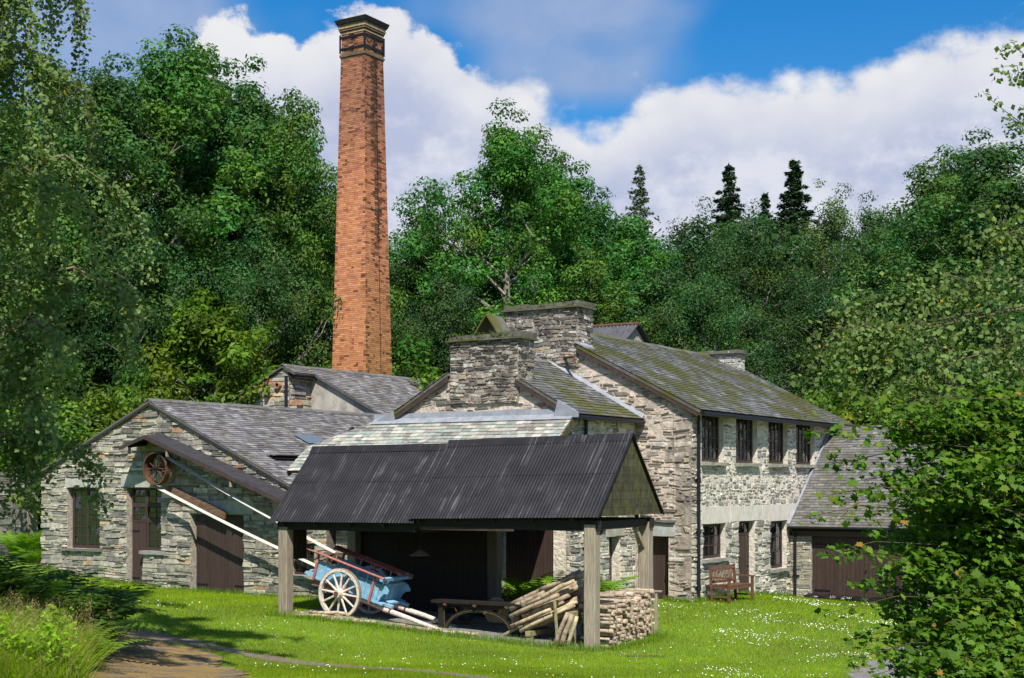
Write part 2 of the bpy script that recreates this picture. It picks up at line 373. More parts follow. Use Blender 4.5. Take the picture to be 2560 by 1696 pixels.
LEAF = {
    'ash': leafmat('ash leaves', (1, 1, 1)), 'birch': leafmat('birch leaves', (1.0, .98, 1.1), rnd=.1), 'lime': leafmat('bright shrub leaves', (1, 1, 1), .4),
    'conifer': leafmat('conifer needles', (1, 1, 1), .12, .6), 'sycamore': leafmat('sycamore leaves', (1, 1, 1), .42, .4, .1), 'fern': leafmat('fern fronds', (1, 1, 1), .4, .5, .15),
    'grass': leafmat('grass blades', (1, 1, 1), .4, .5, .0)}

# ------------------------------------------------------------------ terrain
CTRL = np.array([(4.45, 34.8, 0), (6.5, 38.1, -.1), (8, 40.5, -.35), (1.57, 27.5, -.3), (4, 30, -.28), (-4.8, 30.9, .04), (-7.1, 37.1, 0), (-10.8, 39.4, .12), (-13.9, 41.3, .44),
                 (-8, 28, .1), (-6, 22, .16), (-1.5, 21.5, .10), (0, 22, -.02), (6, 25, -.4), (8, 30, -.38), (12, 30, -.45), (10, 22, -.4), (-12, 32, .45), (-11, 24, 1.15), (-9.0, 21.3, .95), (-7.0, 19.5, .6), (-7.6, 24.3, .38), (-18, 45, .85), (20, 40, -.3),
                 (-22, 30, 1.2), (0, 12, .6), (0, 0, 1.35), (10, 8, .5), (-12, 10, 1.3), (1, 33, -.1), (-3, 34, 0.0), (12, 48, 0), (-5, 46, .2), (-16, 55, 1.0), (0, 58, .6), (20, 58, .8), (30, 20, 0), (-34, 20, 2), (-34, 50, 3), (34, 55, 1.5)], float)
_c = 3.0
_A = np.sqrt(((CTRL[:, None, :2] - CTRL[None, :, :2]) ** 2).sum(-1) + _c * _c)
_n = len(CTRL); _M = np.zeros((_n + 1, _n + 1)); _M[:_n, :_n] = _A + np.eye(_n) * -.02; _M[_n, :_n] = 1; _M[:_n, _n] = 1
_Wt = np.linalg.solve(_M, np.append(CTRL[:, 2], 0))
def gz(x, y):
    x = np.asarray(x, float); y = np.asarray(y, float); sh = x.shape; xf = x.ravel(); yf = y.ravel()
    r = np.sqrt((xf[:, None] - CTRL[None, :, 0]) ** 2 + (yf[:, None] - CTRL[None, :, 1]) ** 2 + _c * _c)
    z = r @ _Wt[:_n] + _Wt[_n]
    far = np.clip((np.maximum(np.abs(xf) - 30, np.abs(yf - 30) - 32)) / 14, 0, 1); far = far * far * (3 - 2 * far)
    hill = 1.2 + .16 * np.clip(yf - 58, 0, 90) + .05 * np.clip(np.abs(xf) - 30, 0, 80) + .05 * np.sin(xf * .07) * np.clip(yf - 60, 0, 60)
    z = z * (1 - far) + np.where(yf > 10, hill, 1.2) * far
    return z.reshape(sh) if sh else float(z[0])

def ground_mat():
    m, nt, b, o = new_mat('grassy ground')
    c = mix(nt, smooth(nt, nz(nt, .55, 4, .6), .35, .68), (.13, .23, .014), (.19, .28, .02))
    c = mix(nt, smooth(nt, nz(nt, 14, 5, .7), .35, .7), c, (.13, .24, .014))
    c = mix(nt, mth(nt, 'MULTIPLY', smooth(nt, nz(nt, .8, 3, .6), .60, .72), .4), c, (.14, .13, .03))
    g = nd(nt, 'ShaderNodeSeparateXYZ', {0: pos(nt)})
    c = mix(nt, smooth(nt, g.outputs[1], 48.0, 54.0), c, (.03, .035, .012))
    nt.links.new(c, b.inputs['Base Color']); b.inputs['Roughness'].default_value = .95
    bp = nd(nt, 'ShaderNodeBump', {'Strength': .8, 'Distance': .04, 'Height': nz(nt, 40, 4, .7)}); nt.links.new(bp.outputs[0], b.inputs['Normal'])
    return m
def gravel_mat(name, ca, cb, litter=None, k=.5):
    m, nt, b, o = new_mat(name)
    c = mix(nt, smooth(nt, nz(nt, 45, 3, .7), .3, .7), ca, cb)
    if litter: c = mix(nt, mth(nt, 'MULTIPLY', smooth(nt, nz(nt, 2.0, 5, .7), .5 - .3 * (k - .5), .62 - .3 * (k - .5)), .92), c, litter)
    c = mix(nt, mth(nt, 'MULTIPLY', smooth(nt, nz(nt, 9, 5, .7), .5, .7), .5), c, (.07, .06, .05))
    nt.links.new(c, b.inputs['Base Color']); b.inputs['Roughness'].default_value = .95
    bp = nd(nt, 'ShaderNodeBump', {'Strength': 1.0, 'Distance': .03, 'Height': nz(nt, 55, 4, .8)}); nt.links.new(bp.outputs[0], b.inputs['Normal'])
    return m
MAT['ground'] = ground_mat()
MAT['path'] = gravel_mat('worn path', (.16, .13, .10), (.30, .25, .19), (.24, .16, .075), .6)
MAT['gravel'] = gravel_mat('grey gravel', (.17, .165, .16), (.34, .33, .31), (.22, .15, .07), .35)
MAT['moss_track'] = gravel_mat('dry mossy track', (.20, .115, .04), (.46, .31, .09), (.13, .12, .11), .55)
MAT['earth'] = gravel_mat('bare earth', (.10, .075, .055), (.16, .12, .09))

def axis_vals(lo, hi, flo, fhi, fine, coarse):
    a = list(np.arange(flo, fhi + 1e-6, fine)); x = flo
    st = fine
    while x > lo: st = min(st * 1.35, coarse); x -= st; a.insert(0, x)
    x = fhi; st = fine
    while x < hi: st = min(st * 1.35, coarse); x += st; a.append(x)
    return np.array(a)
gx = axis_vals(-420, 420, -18, 18, .5, 30); gy = axis_vals(-200, 520, 14, 50, .5, 30)
GX, GY = np.meshgrid(gx, gy); GZ = gz(GX, GY); nx_ = len(gx); ny_ = len(gy)
idx = np.arange(nx_ * ny_).reshape(ny_, nx_)
Fq = np.stack([idx[:-1, :-1], idx[:-1, 1:], idx[1:, 1:], idx[1:, :-1]], -1).reshape(-1, 4)
tag(link('ground', np_mesh('ground', np.stack([GX, GY, GZ], -1).reshape(-1, 3), Fq, None, MAT['ground'], True)), kind='structure')

def in_poly(x, y, poly):
    x = np.asarray(x); y = np.asarray(y); r = np.zeros(x.shape, bool); n = len(poly)
    for i in range(n):
        x0, y0 = poly[i]; x1, y1 = poly[(i + 1) % n]
        if y0 == y1: continue
        c = ((y0 > y) != (y1 > y)) & (x < (x1 - x0) * (y - y0) / (y1 - y0) + x0); r ^= c
    return r

def sheet(name, poly, mat, lift, step=.18, rag=.12, seed=1):
    """a ragged ground sheet that follows the terrain"""
    rng = np.random.default_rng(seed); pts = []
    for i in range(len(poly)):
        a = np.array(poly[i]); b = np.array(poly[(i + 1) % len(poly)]); k = max(1, int(np.linalg.norm(b - a) / .25))
        for j in range(k): pts.append(a + (b - a) * j / k + rng.normal(0, rag * .5, 2))
    P = np.array(pts); lo = P.min(0); hi = P.max(0)
    xs = np.arange(lo[0] - step, hi[0] + step, step); ys = np.arange(lo[1] - step, hi[1] + step, step); X, Y = np.meshgrid(xs, ys)
    cx = (X[:-1, :-1] + X[1:, 1:]) / 2; cyy = (Y[:-1, :-1] + Y[1:, 1:]) / 2; ins = in_poly(cx, cyy, [tuple(p) for p in P])
    Xj = X + rng.uniform(-.3, .3, X.shape) * step; Yj = Y + rng.uniform(-.3, .3, X.shape) * step
    n = X.shape[1]; id_ = np.arange(X.size).reshape(X.shape); F = np.stack([id_[:-1, :-1], id_[:-1, 1:], id_[1:, 1:], id_[1:, :-1]], -1)[ins]
    used = np.unique(F); mp = np.zeros(X.size, int); mp[used] = np.arange(len(used)); V = np.stack([Xj, Yj, gz_grid(Xj, Yj) + lift], -1).reshape(-1, 3)[used]
    return tag(link(name, np_mesh(name, V, mp[F], None, mat, True)), kind='structure')
def gz_grid(x, y):
    """height of the ground sheet itself (bilinear on its own grid)"""
    x = np.asarray(x, float); y = np.asarray(y, float); i = np.clip(np.searchsorted(gx, x) - 1, 0, nx_ - 2); j = np.clip(np.searchsorted(gy, y) - 1, 0, ny_ - 2)
    tx = (x - gx[i]) / (gx[i + 1] - gx[i]); ty = (y - gy[j]) / (gy[j + 1] - gy[j])
    return GZ[j, i] * (1 - tx) * (1 - ty) + GZ[j, i + 1] * tx * (1 - ty) + GZ[j + 1, i] * (1 - tx) * ty + GZ[j + 1, i + 1] * tx * ty

PATH = [(-9.5, 29.4), (-8.2, 28.6), (-6.9, 27.5), (-5.3, 25.8), (-3.2, 23.7), (-1.1, 21.5), (1.0, 19.8), (2.5, 17.5), (1.0, 17.0), (.2, 19.6), (-1.75, 21.45), (-3.4, 23.15), (-5.05, 24.95), (-5.9, 25.5), (-7.3, 25.6), (-8.2, 26.5), (-10, 28)]
TRACK = [(-7.6, 26.3), (-6.4, 25.6), (-5.4, 24.75), (-4.9, 23.6), (-4.5, 22.6), (-3.9, 20.7), (-3.3, 18.0), (-5.5, 17.0), (-5.9, 20.0), (-6.6, 22.5), (-7.5, 24.5)]
ROAD = [(5.9, 24.6), (6.6, 26.2), (7.9, 28.6), (9.5, 31.0), (10.6, 34.0), (10.2, 36.4), (9.9, 38.8), (13, 37.5), (22, 32), (22, 16), (7.6, 17.5), (5.6, 22.0)]
APRON = [(8.25, 39.6), (9.0, 39.9), (13.2, 37.2), (13.4, 35.9), (9.3, 38.5)]
sheet('gravel_path', PATH, MAT['path'], .006, seed=2)
sheet('mossy_track', TRACK, MAT['moss_track'], .014, seed=3, rag=.25)
sheet('gravel_drive', ROAD, MAT['gravel'], .006, seed=4, rag=.25, step=.25)
MUD = [(2.0, 26.62), (2.3, 26.8), (2.75, 26.85), (2.9, 26.7), (2.5, 26.55)]
sheet('bare_earth_patch', MUD, MAT['earth'], .012, step=.08, rag=.05, seed=6)

# ------------------------------------------------------------------ building frame
B_ANG = math.radians(32); BC = np.array([4.450, 34.768]); BX = np.array([math.cos(B_ANG), -math.sin(B_ANG)]); BY = np.array([math.sin(B_ANG), math.cos(B_ANG)])
def bw(x, y): return BC + x * BX + y * BY
class Bld:
    def __init__(s, name, label, cat, ox, oy, z=0.0):
        w = bw(ox, oy); s.o = V3(ox, oy, z); s.e = thing(name, label, cat, (w[0], w[1], z), -B_ANG)
    def P(s, x, y, z): return V3(x, y, z) - s.o
    def front(s, y): return Fr(s.P(0, y, 0), (1, 0, 0), (0, -1, 0))      # wall facing the camera's left, s = x
    def side(s, x): return Fr(s.P(x, 0, 0), (0, 1, 0), (1, 0, 0))        # wall facing right, s = y

def wall_part(b, F, outline, holes, th, mortar, name='wall'):
    """mortared wall with real openings"""
    out = ccw(outline); S = sorted({p[0] for p in out} | {h[0] for h in holes} | {h[1] for h in holes}); Z = sorted({p[1] for p in out} | {h[2] for h in holes} | {h[3] for h in holes})
    m = MB()
    for i in range(len(S) - 1):
        for j in range(len(Z) - 1):
            cs, cz = (S[i] + S[i + 1]) / 2, (Z[j] + Z[j + 1]) / 2
            if any(h[0] < cs < h[1] and h[2] < cz < h[3] for h in holes): continue
            q = clip([(S[i], Z[j]), (S[i + 1], Z[j]), (S[i + 1], Z[j + 1]), (S[i], Z[j + 1])], out)
            if len(q) < 3 or area(q) < 1e-5: continue
            for d in (0, -th): m.add([F.p(a, z, d) for a, z in q], [tuple(range(len(q)))])
    for h in holes:
        c = [(h[0], h[2]), (h[1], h[2]), (h[1], h[3]), (h[0], h[3])]
        for k in range(4):
            a, c2 = c[k], c[(k + 1) % 4]
            if a[0] == c2[0]:
                iv = [(min(a[1], c2[1]), max(a[1], c2[1]))]
                for g in holes:
                    if g is not h and a[0] in (g[0], g[1]): iv = [q for i0, i1 in iv for q in ((i0, min(i1, g[2])), (max(i0, g[3]), i1)) if q[1] - q[0] > 1e-4]
                for i0, i1 in iv: m.add([F.p(a[0], i0, 0), F.p(a[0], i1, 0), F.p(a[0], i1, -th), F.p(a[0], i0, -th)], [(0, 1, 2, 3)])
            else: m.add([F.p(*a, 0), F.p(*c2, 0), F.p(*c2, -th), F.p(*a, -th)], [(0, 1, 2, 3)])
    for k in range(len(out)):
        a, c2 = out[k], out[(k + 1) % len(out)]; m.add([F.p(*a, 0), F.p(*c2, 0), F.p(*c2, -th), F.p(*a, -th)], [(0, 1, 2, 3)])
    return m.build(name, mortar, b.e)

def stones(F, outline, holes, seed, row=(.06, .15), ln=(.14, .5), joint=.014, proud=(.008, .035), pal=None, split=.25, jit=.010, drop=0.0, bands=(), wv=.016):
    rng = random.Random(seed); out = ccw(outline); s0 = min(p[0] for p in out); s1 = max(p[0] for p in out); z = min(p[1] for p in out); zt = max(p[1] for p in out); res = []
    brk = sorted({h[2] for h in holes} | {h[3] for h in holes}); wts = [p[1] for p in pal]
    while z < zt - .02:
        h = rng.uniform(*row)
        for b_ in brk:
            if z + .03 < b_ < z + h + .04: h = b_ - z
        iv = [(s0, s1)]
        for hh in holes:
            if min(z + h, hh[3]) - max(z, hh[2]) > .3 * h:
                iv = [q for a, b_ in iv for q in ((a, min(b_, hh[0])), (max(a, hh[1]), b_)) if q[1] - q[0] > .02]
        for a, b_ in iv:
            x = a
            while x < b_ - .02:
                l = rng.uniform(*ln) * (1.25 if h > .6 * row[1] else .9)
                if b_ - x - l < ln[0] * .7: l = b_ - x
                l = min(l, b_ - x, ln[1] * 1.6); parts = [(z, z + h)]
                if h > .085 and rng.random() < split: k = rng.uniform(.35, .65); parts = [(z, z + h * k), (z + h * k, z + h)]
                for za, zb in parts:
                    if rng.random() < drop: continue
                    g = joint / 2; ch = min(.03, (zb - za) * .32, l * .2)
                    q = [(x + g + ch * rng.random(), za + g), (x + l - g - ch * rng.random(), za + g), (x + l - g, za + g + ch * rng.random()), (x + l - g, zb - g - ch * rng.random()),
                         (x + l - g - 2 * ch * rng.random(), zb - g), (x + g + 2 * ch * rng.random(), zb - g), (x + g, zb - g - ch * rng.random()), (x + g, za + g + ch * rng.random())]
                    q = [(p + rng.uniform(-jit, jit), r + rng.uniform(-jit, jit) * .7) for p, r in q]
                    q = [(p + wv * math.sin(r * 7.1 + p * 1.3 + seed), r + wv * (math.sin(p * 4.3 + r * 2.2 + seed) + .6 * math.sin(p * 9.7 - r * 3.1 + 2 * seed))) for p, r in q]
                    q = clip(q, out)
                    if len(q) < 4 or area(q) < .0012: continue
                    cs = sum(p[0] for p in q) / len(q); cz = sum(p[1] for p in q) / len(q); pr = rng.uniform(*proud); tl = rng.uniform(-.4, .4) * pr; n = len(q); ins = min(.014, (zb - za) * .18)
                    vs = [F.p(p, r, -.012) for p, r in q] + [F.p(p, r, pr * .55) for p, r in q]
                    for p, r in q:
                        dx, dz = cs - p, cz - r; L = math.hypot(dx, dz) + 1e-6; k = min(ins / L, .5)
                        vs.append(F.p(p + dx * k, r + dz * k, pr + tl * (r - cz) / (zb - za) + rng.uniform(-.004, .004)))
                    fs = [(i, (i + 1) % n, n + (i + 1) % n, n + i) for i in range(n)] + [(n + i, n + (i + 1) % n, 2 * n + (i + 1) % n, 2 * n + i) for i in range(n)] + [tuple(range(2 * n, 3 * n))]
                    c = rng.choices(pal, wts)[0][0]
                    for (bz0, bz1, bc) in bands:
                        if bz0 <= cz <= bz1 and rng.random() < .7: c = bc
                    k = rng.uniform(.78, 1.22); res.append((vs, fs, (c[0] * k, c[1] * k, c[2] * k)))
                x += l
        z += h
    return res

PAL_MILL = [((.29, .27, .23), 3), ((.35, .33, .275), 3), ((.20, .195, .175), 2.4), ((.42, .385, .31), 2), ((.34, .335, .25), 2), ((.48, .37, .225), .5), ((.46, .27, .16), .35), ((.50, .465, .395), 1.2)]
PAL_GABLE = [((.27, .23, .19), 3), ((.38, .32, .27), 3), ((.48, .42, .355), 2.5), ((.19, .175, .16), 1.5), ((.40, .33, .22), .8), ((.50, .48, .44), 1)]
PAL_FACE = [((.41, .39, .325), 3), ((.31, .30, .26), 2.4), ((.52, .485, .41), 3), ((.22, .215, .19), 1.4), ((.55, .485, .385), 1.5)]
PAL_SOOT = [((.14, .125, .11), 3), ((.22, .195, .17), 3), ((.30, .27, .235), 2), ((.075, .07, .065), 2.5), ((.50, .49, .46), .6)]

def slates(o, ex, eu, nrm, reg, seed, course=.16, wd=(.16, .30), pal=None, th=.010, ragged=.008, lap=1.25):
    """overlapping slates on a roof plane: o origin, ex along the eave, eu up the slope; reg convex region in (ex, eu) metres"""
    rng = random.Random(seed); o = V3(*o); ex = V3(*ex); eu = V3(*eu); nrm = V3(*nrm); reg = ccw(reg); w0 = min(p[1] for p in reg); w1 = max(p[1] for p in reg); u0 = min(p[0] for p in reg); u1 = max(p[0] for p in reg)
    res = []; wts = [p[1] for p in pal]; r = 0; w = w0
    while w < w1:
        u = u0 - rng.uniform(0, wd[1]); hgt = course * lap
        while u < u1:
            l = rng.uniform(*wd); dz = rng.uniform(-ragged, ragged); a = rng.uniform(-.004, .004)
            q = [(u + .002, w + dz - a), (u + l - .002, w + dz + a), (u + l - .002, w + hgt), (u + .002, w + hgt)]
            if rng.random() < .25: q = [(u + .002, w + dz + .02), (u + .02, w + dz), (u + l - .002, w + dz + a), (u + l - .002, w + hgt), (u + .002, w + hgt)]
            if dz and w > w0 + .01: pass
            q = clip(q, reg)
            if len(q) >= 3 and area(q) > .0015:
                n = len(q); lift = rng.uniform(.0, .004); c = rng.choices(pal, wts)[0][0]; k = rng.uniform(.78, 1.22)
                def P(p, t): f = 1 - (p[1] - w) / hgt; return o + ex * p[0] + eu * p[1] + nrm * (.004 + lift + f * (th + .006) + t)
                vs = [P(p, 0) for p in q] + [P(p, th) for p in q]
                fs = [tuple(range(n, 2 * n))] + [(i, (i + 1) % n, n + (i + 1) % n, n + i) for i in range(n)]
                res.append((vs, fs, (c[0] * k, c[1] * k, c[2] * k)))
            u += l
        w += course; r += 1
    return res

PS_MILL = [((.150, .138, .146), 3), ((.195, .183, .19), 3), ((.26, .25, .255), 1.8), ((.115, .108, .112), 1.2), ((.22, .23, .22), 1)]
PS_HOUSE = [((.115, .115, .11), 3), ((.15, .15, .145), 3), ((.19, .19, .185), 1.6), ((.085, .085, .08), 2)]
PS_LEAN = [((.30, .31, .27), 3), ((.36, .35, .30), 3), ((.23, .27, .245), 2.4), ((.20, .18, .165), 1.6), ((.42, .40, .34), 1.5), ((.26, .24, .22), 1.5)]
PS_GAR = [((.12, .115, .11), 3), ((.15, .145, .14), 3), ((.19, .18, .17), 1)]

def roof_slab(b, corners, th, mat, name='roof'):
    """a roof slab from its top polygon"""
    c = [V3(*p) for p in corners]; n = np.cross(c[1] - c[0], c[2] - c[0]); n /= np.linalg.norm(n)
    if n[2] < 0: n = -n
    k = len(c); m = MB().add(c + [p - n * th for p in c], [tuple(range(k)), tuple(range(2 * k - 1, k - 1, -1))] + [(i, (i + 1) % k, k + (i + 1) % k, k + i) for i in range(k)], (.11, .105, .105))
    return m.build(name, mat, b.e), n

def window(b, F, s0, s1, z0, z1, rec, cols, rows, cas=1, mat=None, fw=.055, bar=.022, name='window'):
    mat = mat or MAT['brown_paint']; m = MB(); d0, d1 = -rec - .05, -rec
    m.fbox(F, s0, s0 + fw, z0, z1, d0, d1); m.fbox(F, s1 - fw, s1, z0, z1, d0, d1); m.fbox(F, s0 + fw, s1 - fw, z1 - fw, z1, d0, d1); m.fbox(F, s0 + fw, s1 - fw, z0, z0 + fw * 1.3, d0, d1)
    cw = (s1 - s0 - 2 * fw) / cas; panes = []
    for c in range(cas):
        a = s0 + fw + c * cw; e = a + cw
        if cas > 1:
            if c: m.fbox(F, a - .035, a + .035, z0 + fw * 1.3, z1 - fw, d0, d1 - .004)
            a += .035 if c else 0; e -= .035 if c < cas - 1 else 0
        zz0, zz1 = z0 + fw * 1.3, z1 - fw
        for i in range(1, cols): x = a + (e - a) * i / cols; m.fbox(F, x - bar / 2, x + bar / 2, zz0, zz1, d0 + .01, d1 - .012)
        for j in range(1, rows): y = zz0 + (zz1 - zz0) * j / rows; m.fbox(F, a, e, y - bar / 2, y + bar / 2, d0 + .01, d1 - .014)
        for i in range(cols):
            for j in range(rows):
                panes.append((a + (e - a) * i / cols + bar / 2, a + (e - a) * (i + 1) / cols - bar / 2, zz0 + (zz1 - zz0) * j / rows + bar / 2, zz0 + (zz1 - zz0) * (j + 1) / rows - bar / 2))
    w = m.build(name, mat, b.e)
    rng = random.Random(int(s0 * 100) + int(z0 * 37))
    for a, e, y0, y1 in panes:
        t = [rng.uniform(-.009, .009) for _ in range(4)]; c = F.p((a + e) / 2, (y0 + y1) / 2, d0 + .022)
        pv = [F.p(a, y0, d0 + .022 + t[0]), F.p(e, y0, d0 + .022 + t[1]), F.p(e, y1, d0 + .022 + t[2]), F.p(a, y1, d0 + .022 + t[3])]
        pv += [p - F.out * .006 for p in pv]
        me = MB().add([p - c for p in pv], [(0, 1, 2, 3), (7, 6, 5, 4), (0, 4, 5, 1), (1, 5, 6, 2), (2, 6, 7, 3), (3, 7, 4, 0)]).mesh('pane'); me.materials.append(MAT['glass']); link('pane', me, w, c)
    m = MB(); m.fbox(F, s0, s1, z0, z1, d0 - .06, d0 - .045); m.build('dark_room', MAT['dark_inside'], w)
    return w

def door(b, F, s0, s1, z0, z1, rec, planks, mat=None, hinge=None, leafs=1, knob=None):
    mat = mat or MAT['brown_paint']; m = MB(); d = -rec; m.fbox(F, s0, s1, z0, z1, d - .06, d - .035, (.8, .8, .8)); w = m.build('door', mat, b.e); rng = random.Random(int(abs(s0) * 91))
    pw = (s1 - s0) / planks
    for i in range(planks):
        a, e = s0 + i * pw, s0 + (i + 1) * pw; g = .004 if (leafs == 1 or i != planks // leafs) else .009; k = rng.uniform(.85, 1.15)
        c = F.p((a + e) / 2, (z0 + z1) / 2, d - .02); mm = MB().fbox(F, a + g, e - .003, z0 + .01, z1 - .01, d - .034, d + rng.uniform(-.003, .003), (k, k, k)); me = mm.mesh('plank', c); me.materials.append(mat); link('plank', me, w, c)
    if hinge:
        for a, e, z in hinge:
            mm = MB().fbox(F, a, e, z - .022, z + .022, d + .004, d + .014); mm.build('strap_hinge', MAT['black_iron'], w)
    if knob:
        mm = MB(); p = F.p(knob[0], knob[1], d); q = F.p(knob[0], knob[1], d + .05); mm.tube([p, q], .022, 8); mm.build('door_knob', MAT['black_iron'], w)
    return w

def slabpart(b, F, s0, s1, z0, z1, d0, d1, name, mat, tint=(.34, .34, .32), seed=1, rough=.012):
    rng = random.Random(seed); n = max(2, int((s1 - s0) / .25)); vs = []; fs = []
    for i in range(n + 1):
        s_ = s0 + (s1 - s0) * i / n
        for z, d in ((z0, d1), (z1, d1), (z1, d0), (z0, d0)): vs.append(F.p(s_, z + (rng.uniform(-rough, rough)), d + (rng.uniform(-rough, rough) * .5 if d == d1 else 0)))
    for i in range(n):
        for q in range(4): fs.append((i * 4 + q, i * 4 + (q + 1) % 4, i * 4 + 4 + (q + 1) % 4, i * 4 + 4 + q))
    fs += [(0, 1, 2, 3), (n * 4, n * 4 + 3, n * 4 + 2, n * 4 + 1)]
    return MB().add(vs, fs, tint).build(name, mat, b.e)

def downpipe(b, F, s_, d, z0, z1, r=.045, joints=()):
    m = MB(); m.tube([F.p(s_, z0, d), F.p(s_, z1, d)], r, 10)
    o = m.build('downpipe', MAT['black_iron'], b.e, smooth_=False)
    for z in joints:
        mm = MB(); mm.tube([F.p(s_, z - .06, d), F.p(s_, z + .06, d)], r * 1.35, 10); mm.fbox(F, s_ - .10, s_ + .10, z - .02, z + .02, -.01, d - r); mm.build('pipe_collar', MAT['black_iron'], o)
    return o

# ------------------------------------------------------------------ main house
def stack(b, x0, x1, y0, y1, z0, z1, seed, cap=(.055, .12), mort='sooty_mortar', stn='sooty_stone', pal=None, name='chimney_stack', limit=120, slabs=3):
    m = MB(); p = b.P(x0, y0, z0); q = b.P(x1, y1, z1); m.box(p[0], q[0], p[1], q[1], p[2], q[2]); o = m.build(name, MAT[mort], b.e)
    pal = pal or PAL_SOOT
    pc = stones(b.front(y0), [(x0, z0), (x1, z0), (x1, z1), (x0, z1)], [], seed, (.05, .13), (.08, .28), .020, (.004, .035), pal, .2, jit=.016, drop=.06)
    pc += stones(b.side(x1), [(y0, z0), (y1, z0), (y1, z1), (y0, z1)], [], seed + 1, (.05, .13), (.08, .26), .020, (.004, .035), pal, .2, jit=.016, drop=.06)
    rs = random.Random(seed + 5); pq = []
    for v, f, t in pc:
        k = (np.mean(v, 0)[2] + b.o[2] - z0) / (z1 - z0); c = rs.choices(PAL_GABLE, [q[1] for q in PAL_GABLE])[0][0]
        pq.append((v, f, t if pal is not PAL_SOOT or rs.random() < max(0, (k - .12) * 1.7) else tuple(np.array(c) * rs.uniform(.7, 1.1))))
    place_pieces(pq, o, MAT[stn], 'stone', 'small_stones', limit)
    ov, th = cap; xs = np.linspace(x0 - ov, x1 + ov, slabs + 1); rng = random.Random(seed)
    F = b.front(y0 - ov)
    for i in range(slabs):
        zz = rng.uniform(0, .05); mm = MB(); a = b.P(xs[i] + .01, y0 - ov + rng.uniform(-.03, .03), z1 + .005 + zz * .3); e = b.P(xs[i + 1] - .01, y1 + ov, z1 + th + zz)
        mm.hexa([(a[0], a[1], a[2]), (e[0], a[1], a[2]), (e[0], e[1], a[2]), (a[0], e[1], a[2]), (a[0] + .03, a[1] + .02, e[2] - .03), (e[0] - .02, a[1] + .03, e[2]), (e[0], e[1], e[2]), (a[0], e[1], e[2] - .02)], (.10, .098, .08)); mm.build('cap_stone', MAT['cap_stone'], o)
    mm = MB(); a = b.P(x0 - ov - .04, y0 - ov - .04, z1 - .03); e = b.P(x1 + ov + .04, y1 + ov, z1 + .004); mm.box(a[0], e[0], a[1], e[1], a[2], e[2], (.13, .125, .11)); mm.build('drip_slate', MAT['slate_house'], o)
    return o

def rake_board(b, p, q, h, th, mat, name='bargeboard'):
    """board under a sloping verge from p to q (B coordinates)"""
    p = b.P(*p); q = b.P(*q); m = MB(); o = V3(0, -th, 0); d = V3(0, 0, -h); m.hexa([p + d, q + d, q + d + o, p + d + o, p, q, q + o, p + o]); return m.build(name, mat, b.e)

def ridge_tiles(b, p, q, n, mat, w=.16, name='ridge_tile', roof=None, sl=.5):
    p = b.P(*p); q = b.P(*q); rng = random.Random(n); d = (q - p) / n; t = d / np.linalg.norm(d); r = np.cross(t, V3(0, 0, 1)); r /= np.linalg.norm(r)
    for i in range(n):
        a = p + d * (i + .004); e = p + d * (i + 1.02); j = V3(0, 0, rng.uniform(0, .014)); k = rng.uniform(.8, 1.2); m = MB(); dn = V3(0, 0, -w * sl)
        vs = []
        for c in (a, e): vs += [c + j + V3(0, 0, .03), c + r * w + dn + j + V3(0, 0, .012), c - r * w + dn + j + V3(0, 0, .012), c + j, c + r * w + dn + j - V3(0, 0, .012), c - r * w + dn + j - V3(0, 0, .012)]
        ce = (a + e) / 2; m.add([v - ce for v in vs], [(0, 1, 7, 6), (0, 6, 8, 2), (3, 9, 10, 4), (3, 5, 11, 9), (1, 4, 10, 7), (2, 8, 11, 5), (0, 2, 5, 3), (0, 3, 4, 1), (6, 9, 11, 8), (6, 7, 10, 9)], (.14 * k, .135 * k, .135 * k))
        me = m.mesh(name); me.materials.append(mat); link(name, me, roof, ce)

def gutter(b, p, q, r=.055):
    p = b.P(*p); q = b.P(*q); m = MB(); m.tube([p, q], r, 8); return m.build('gutter', MAT['black_iron'], b.e)

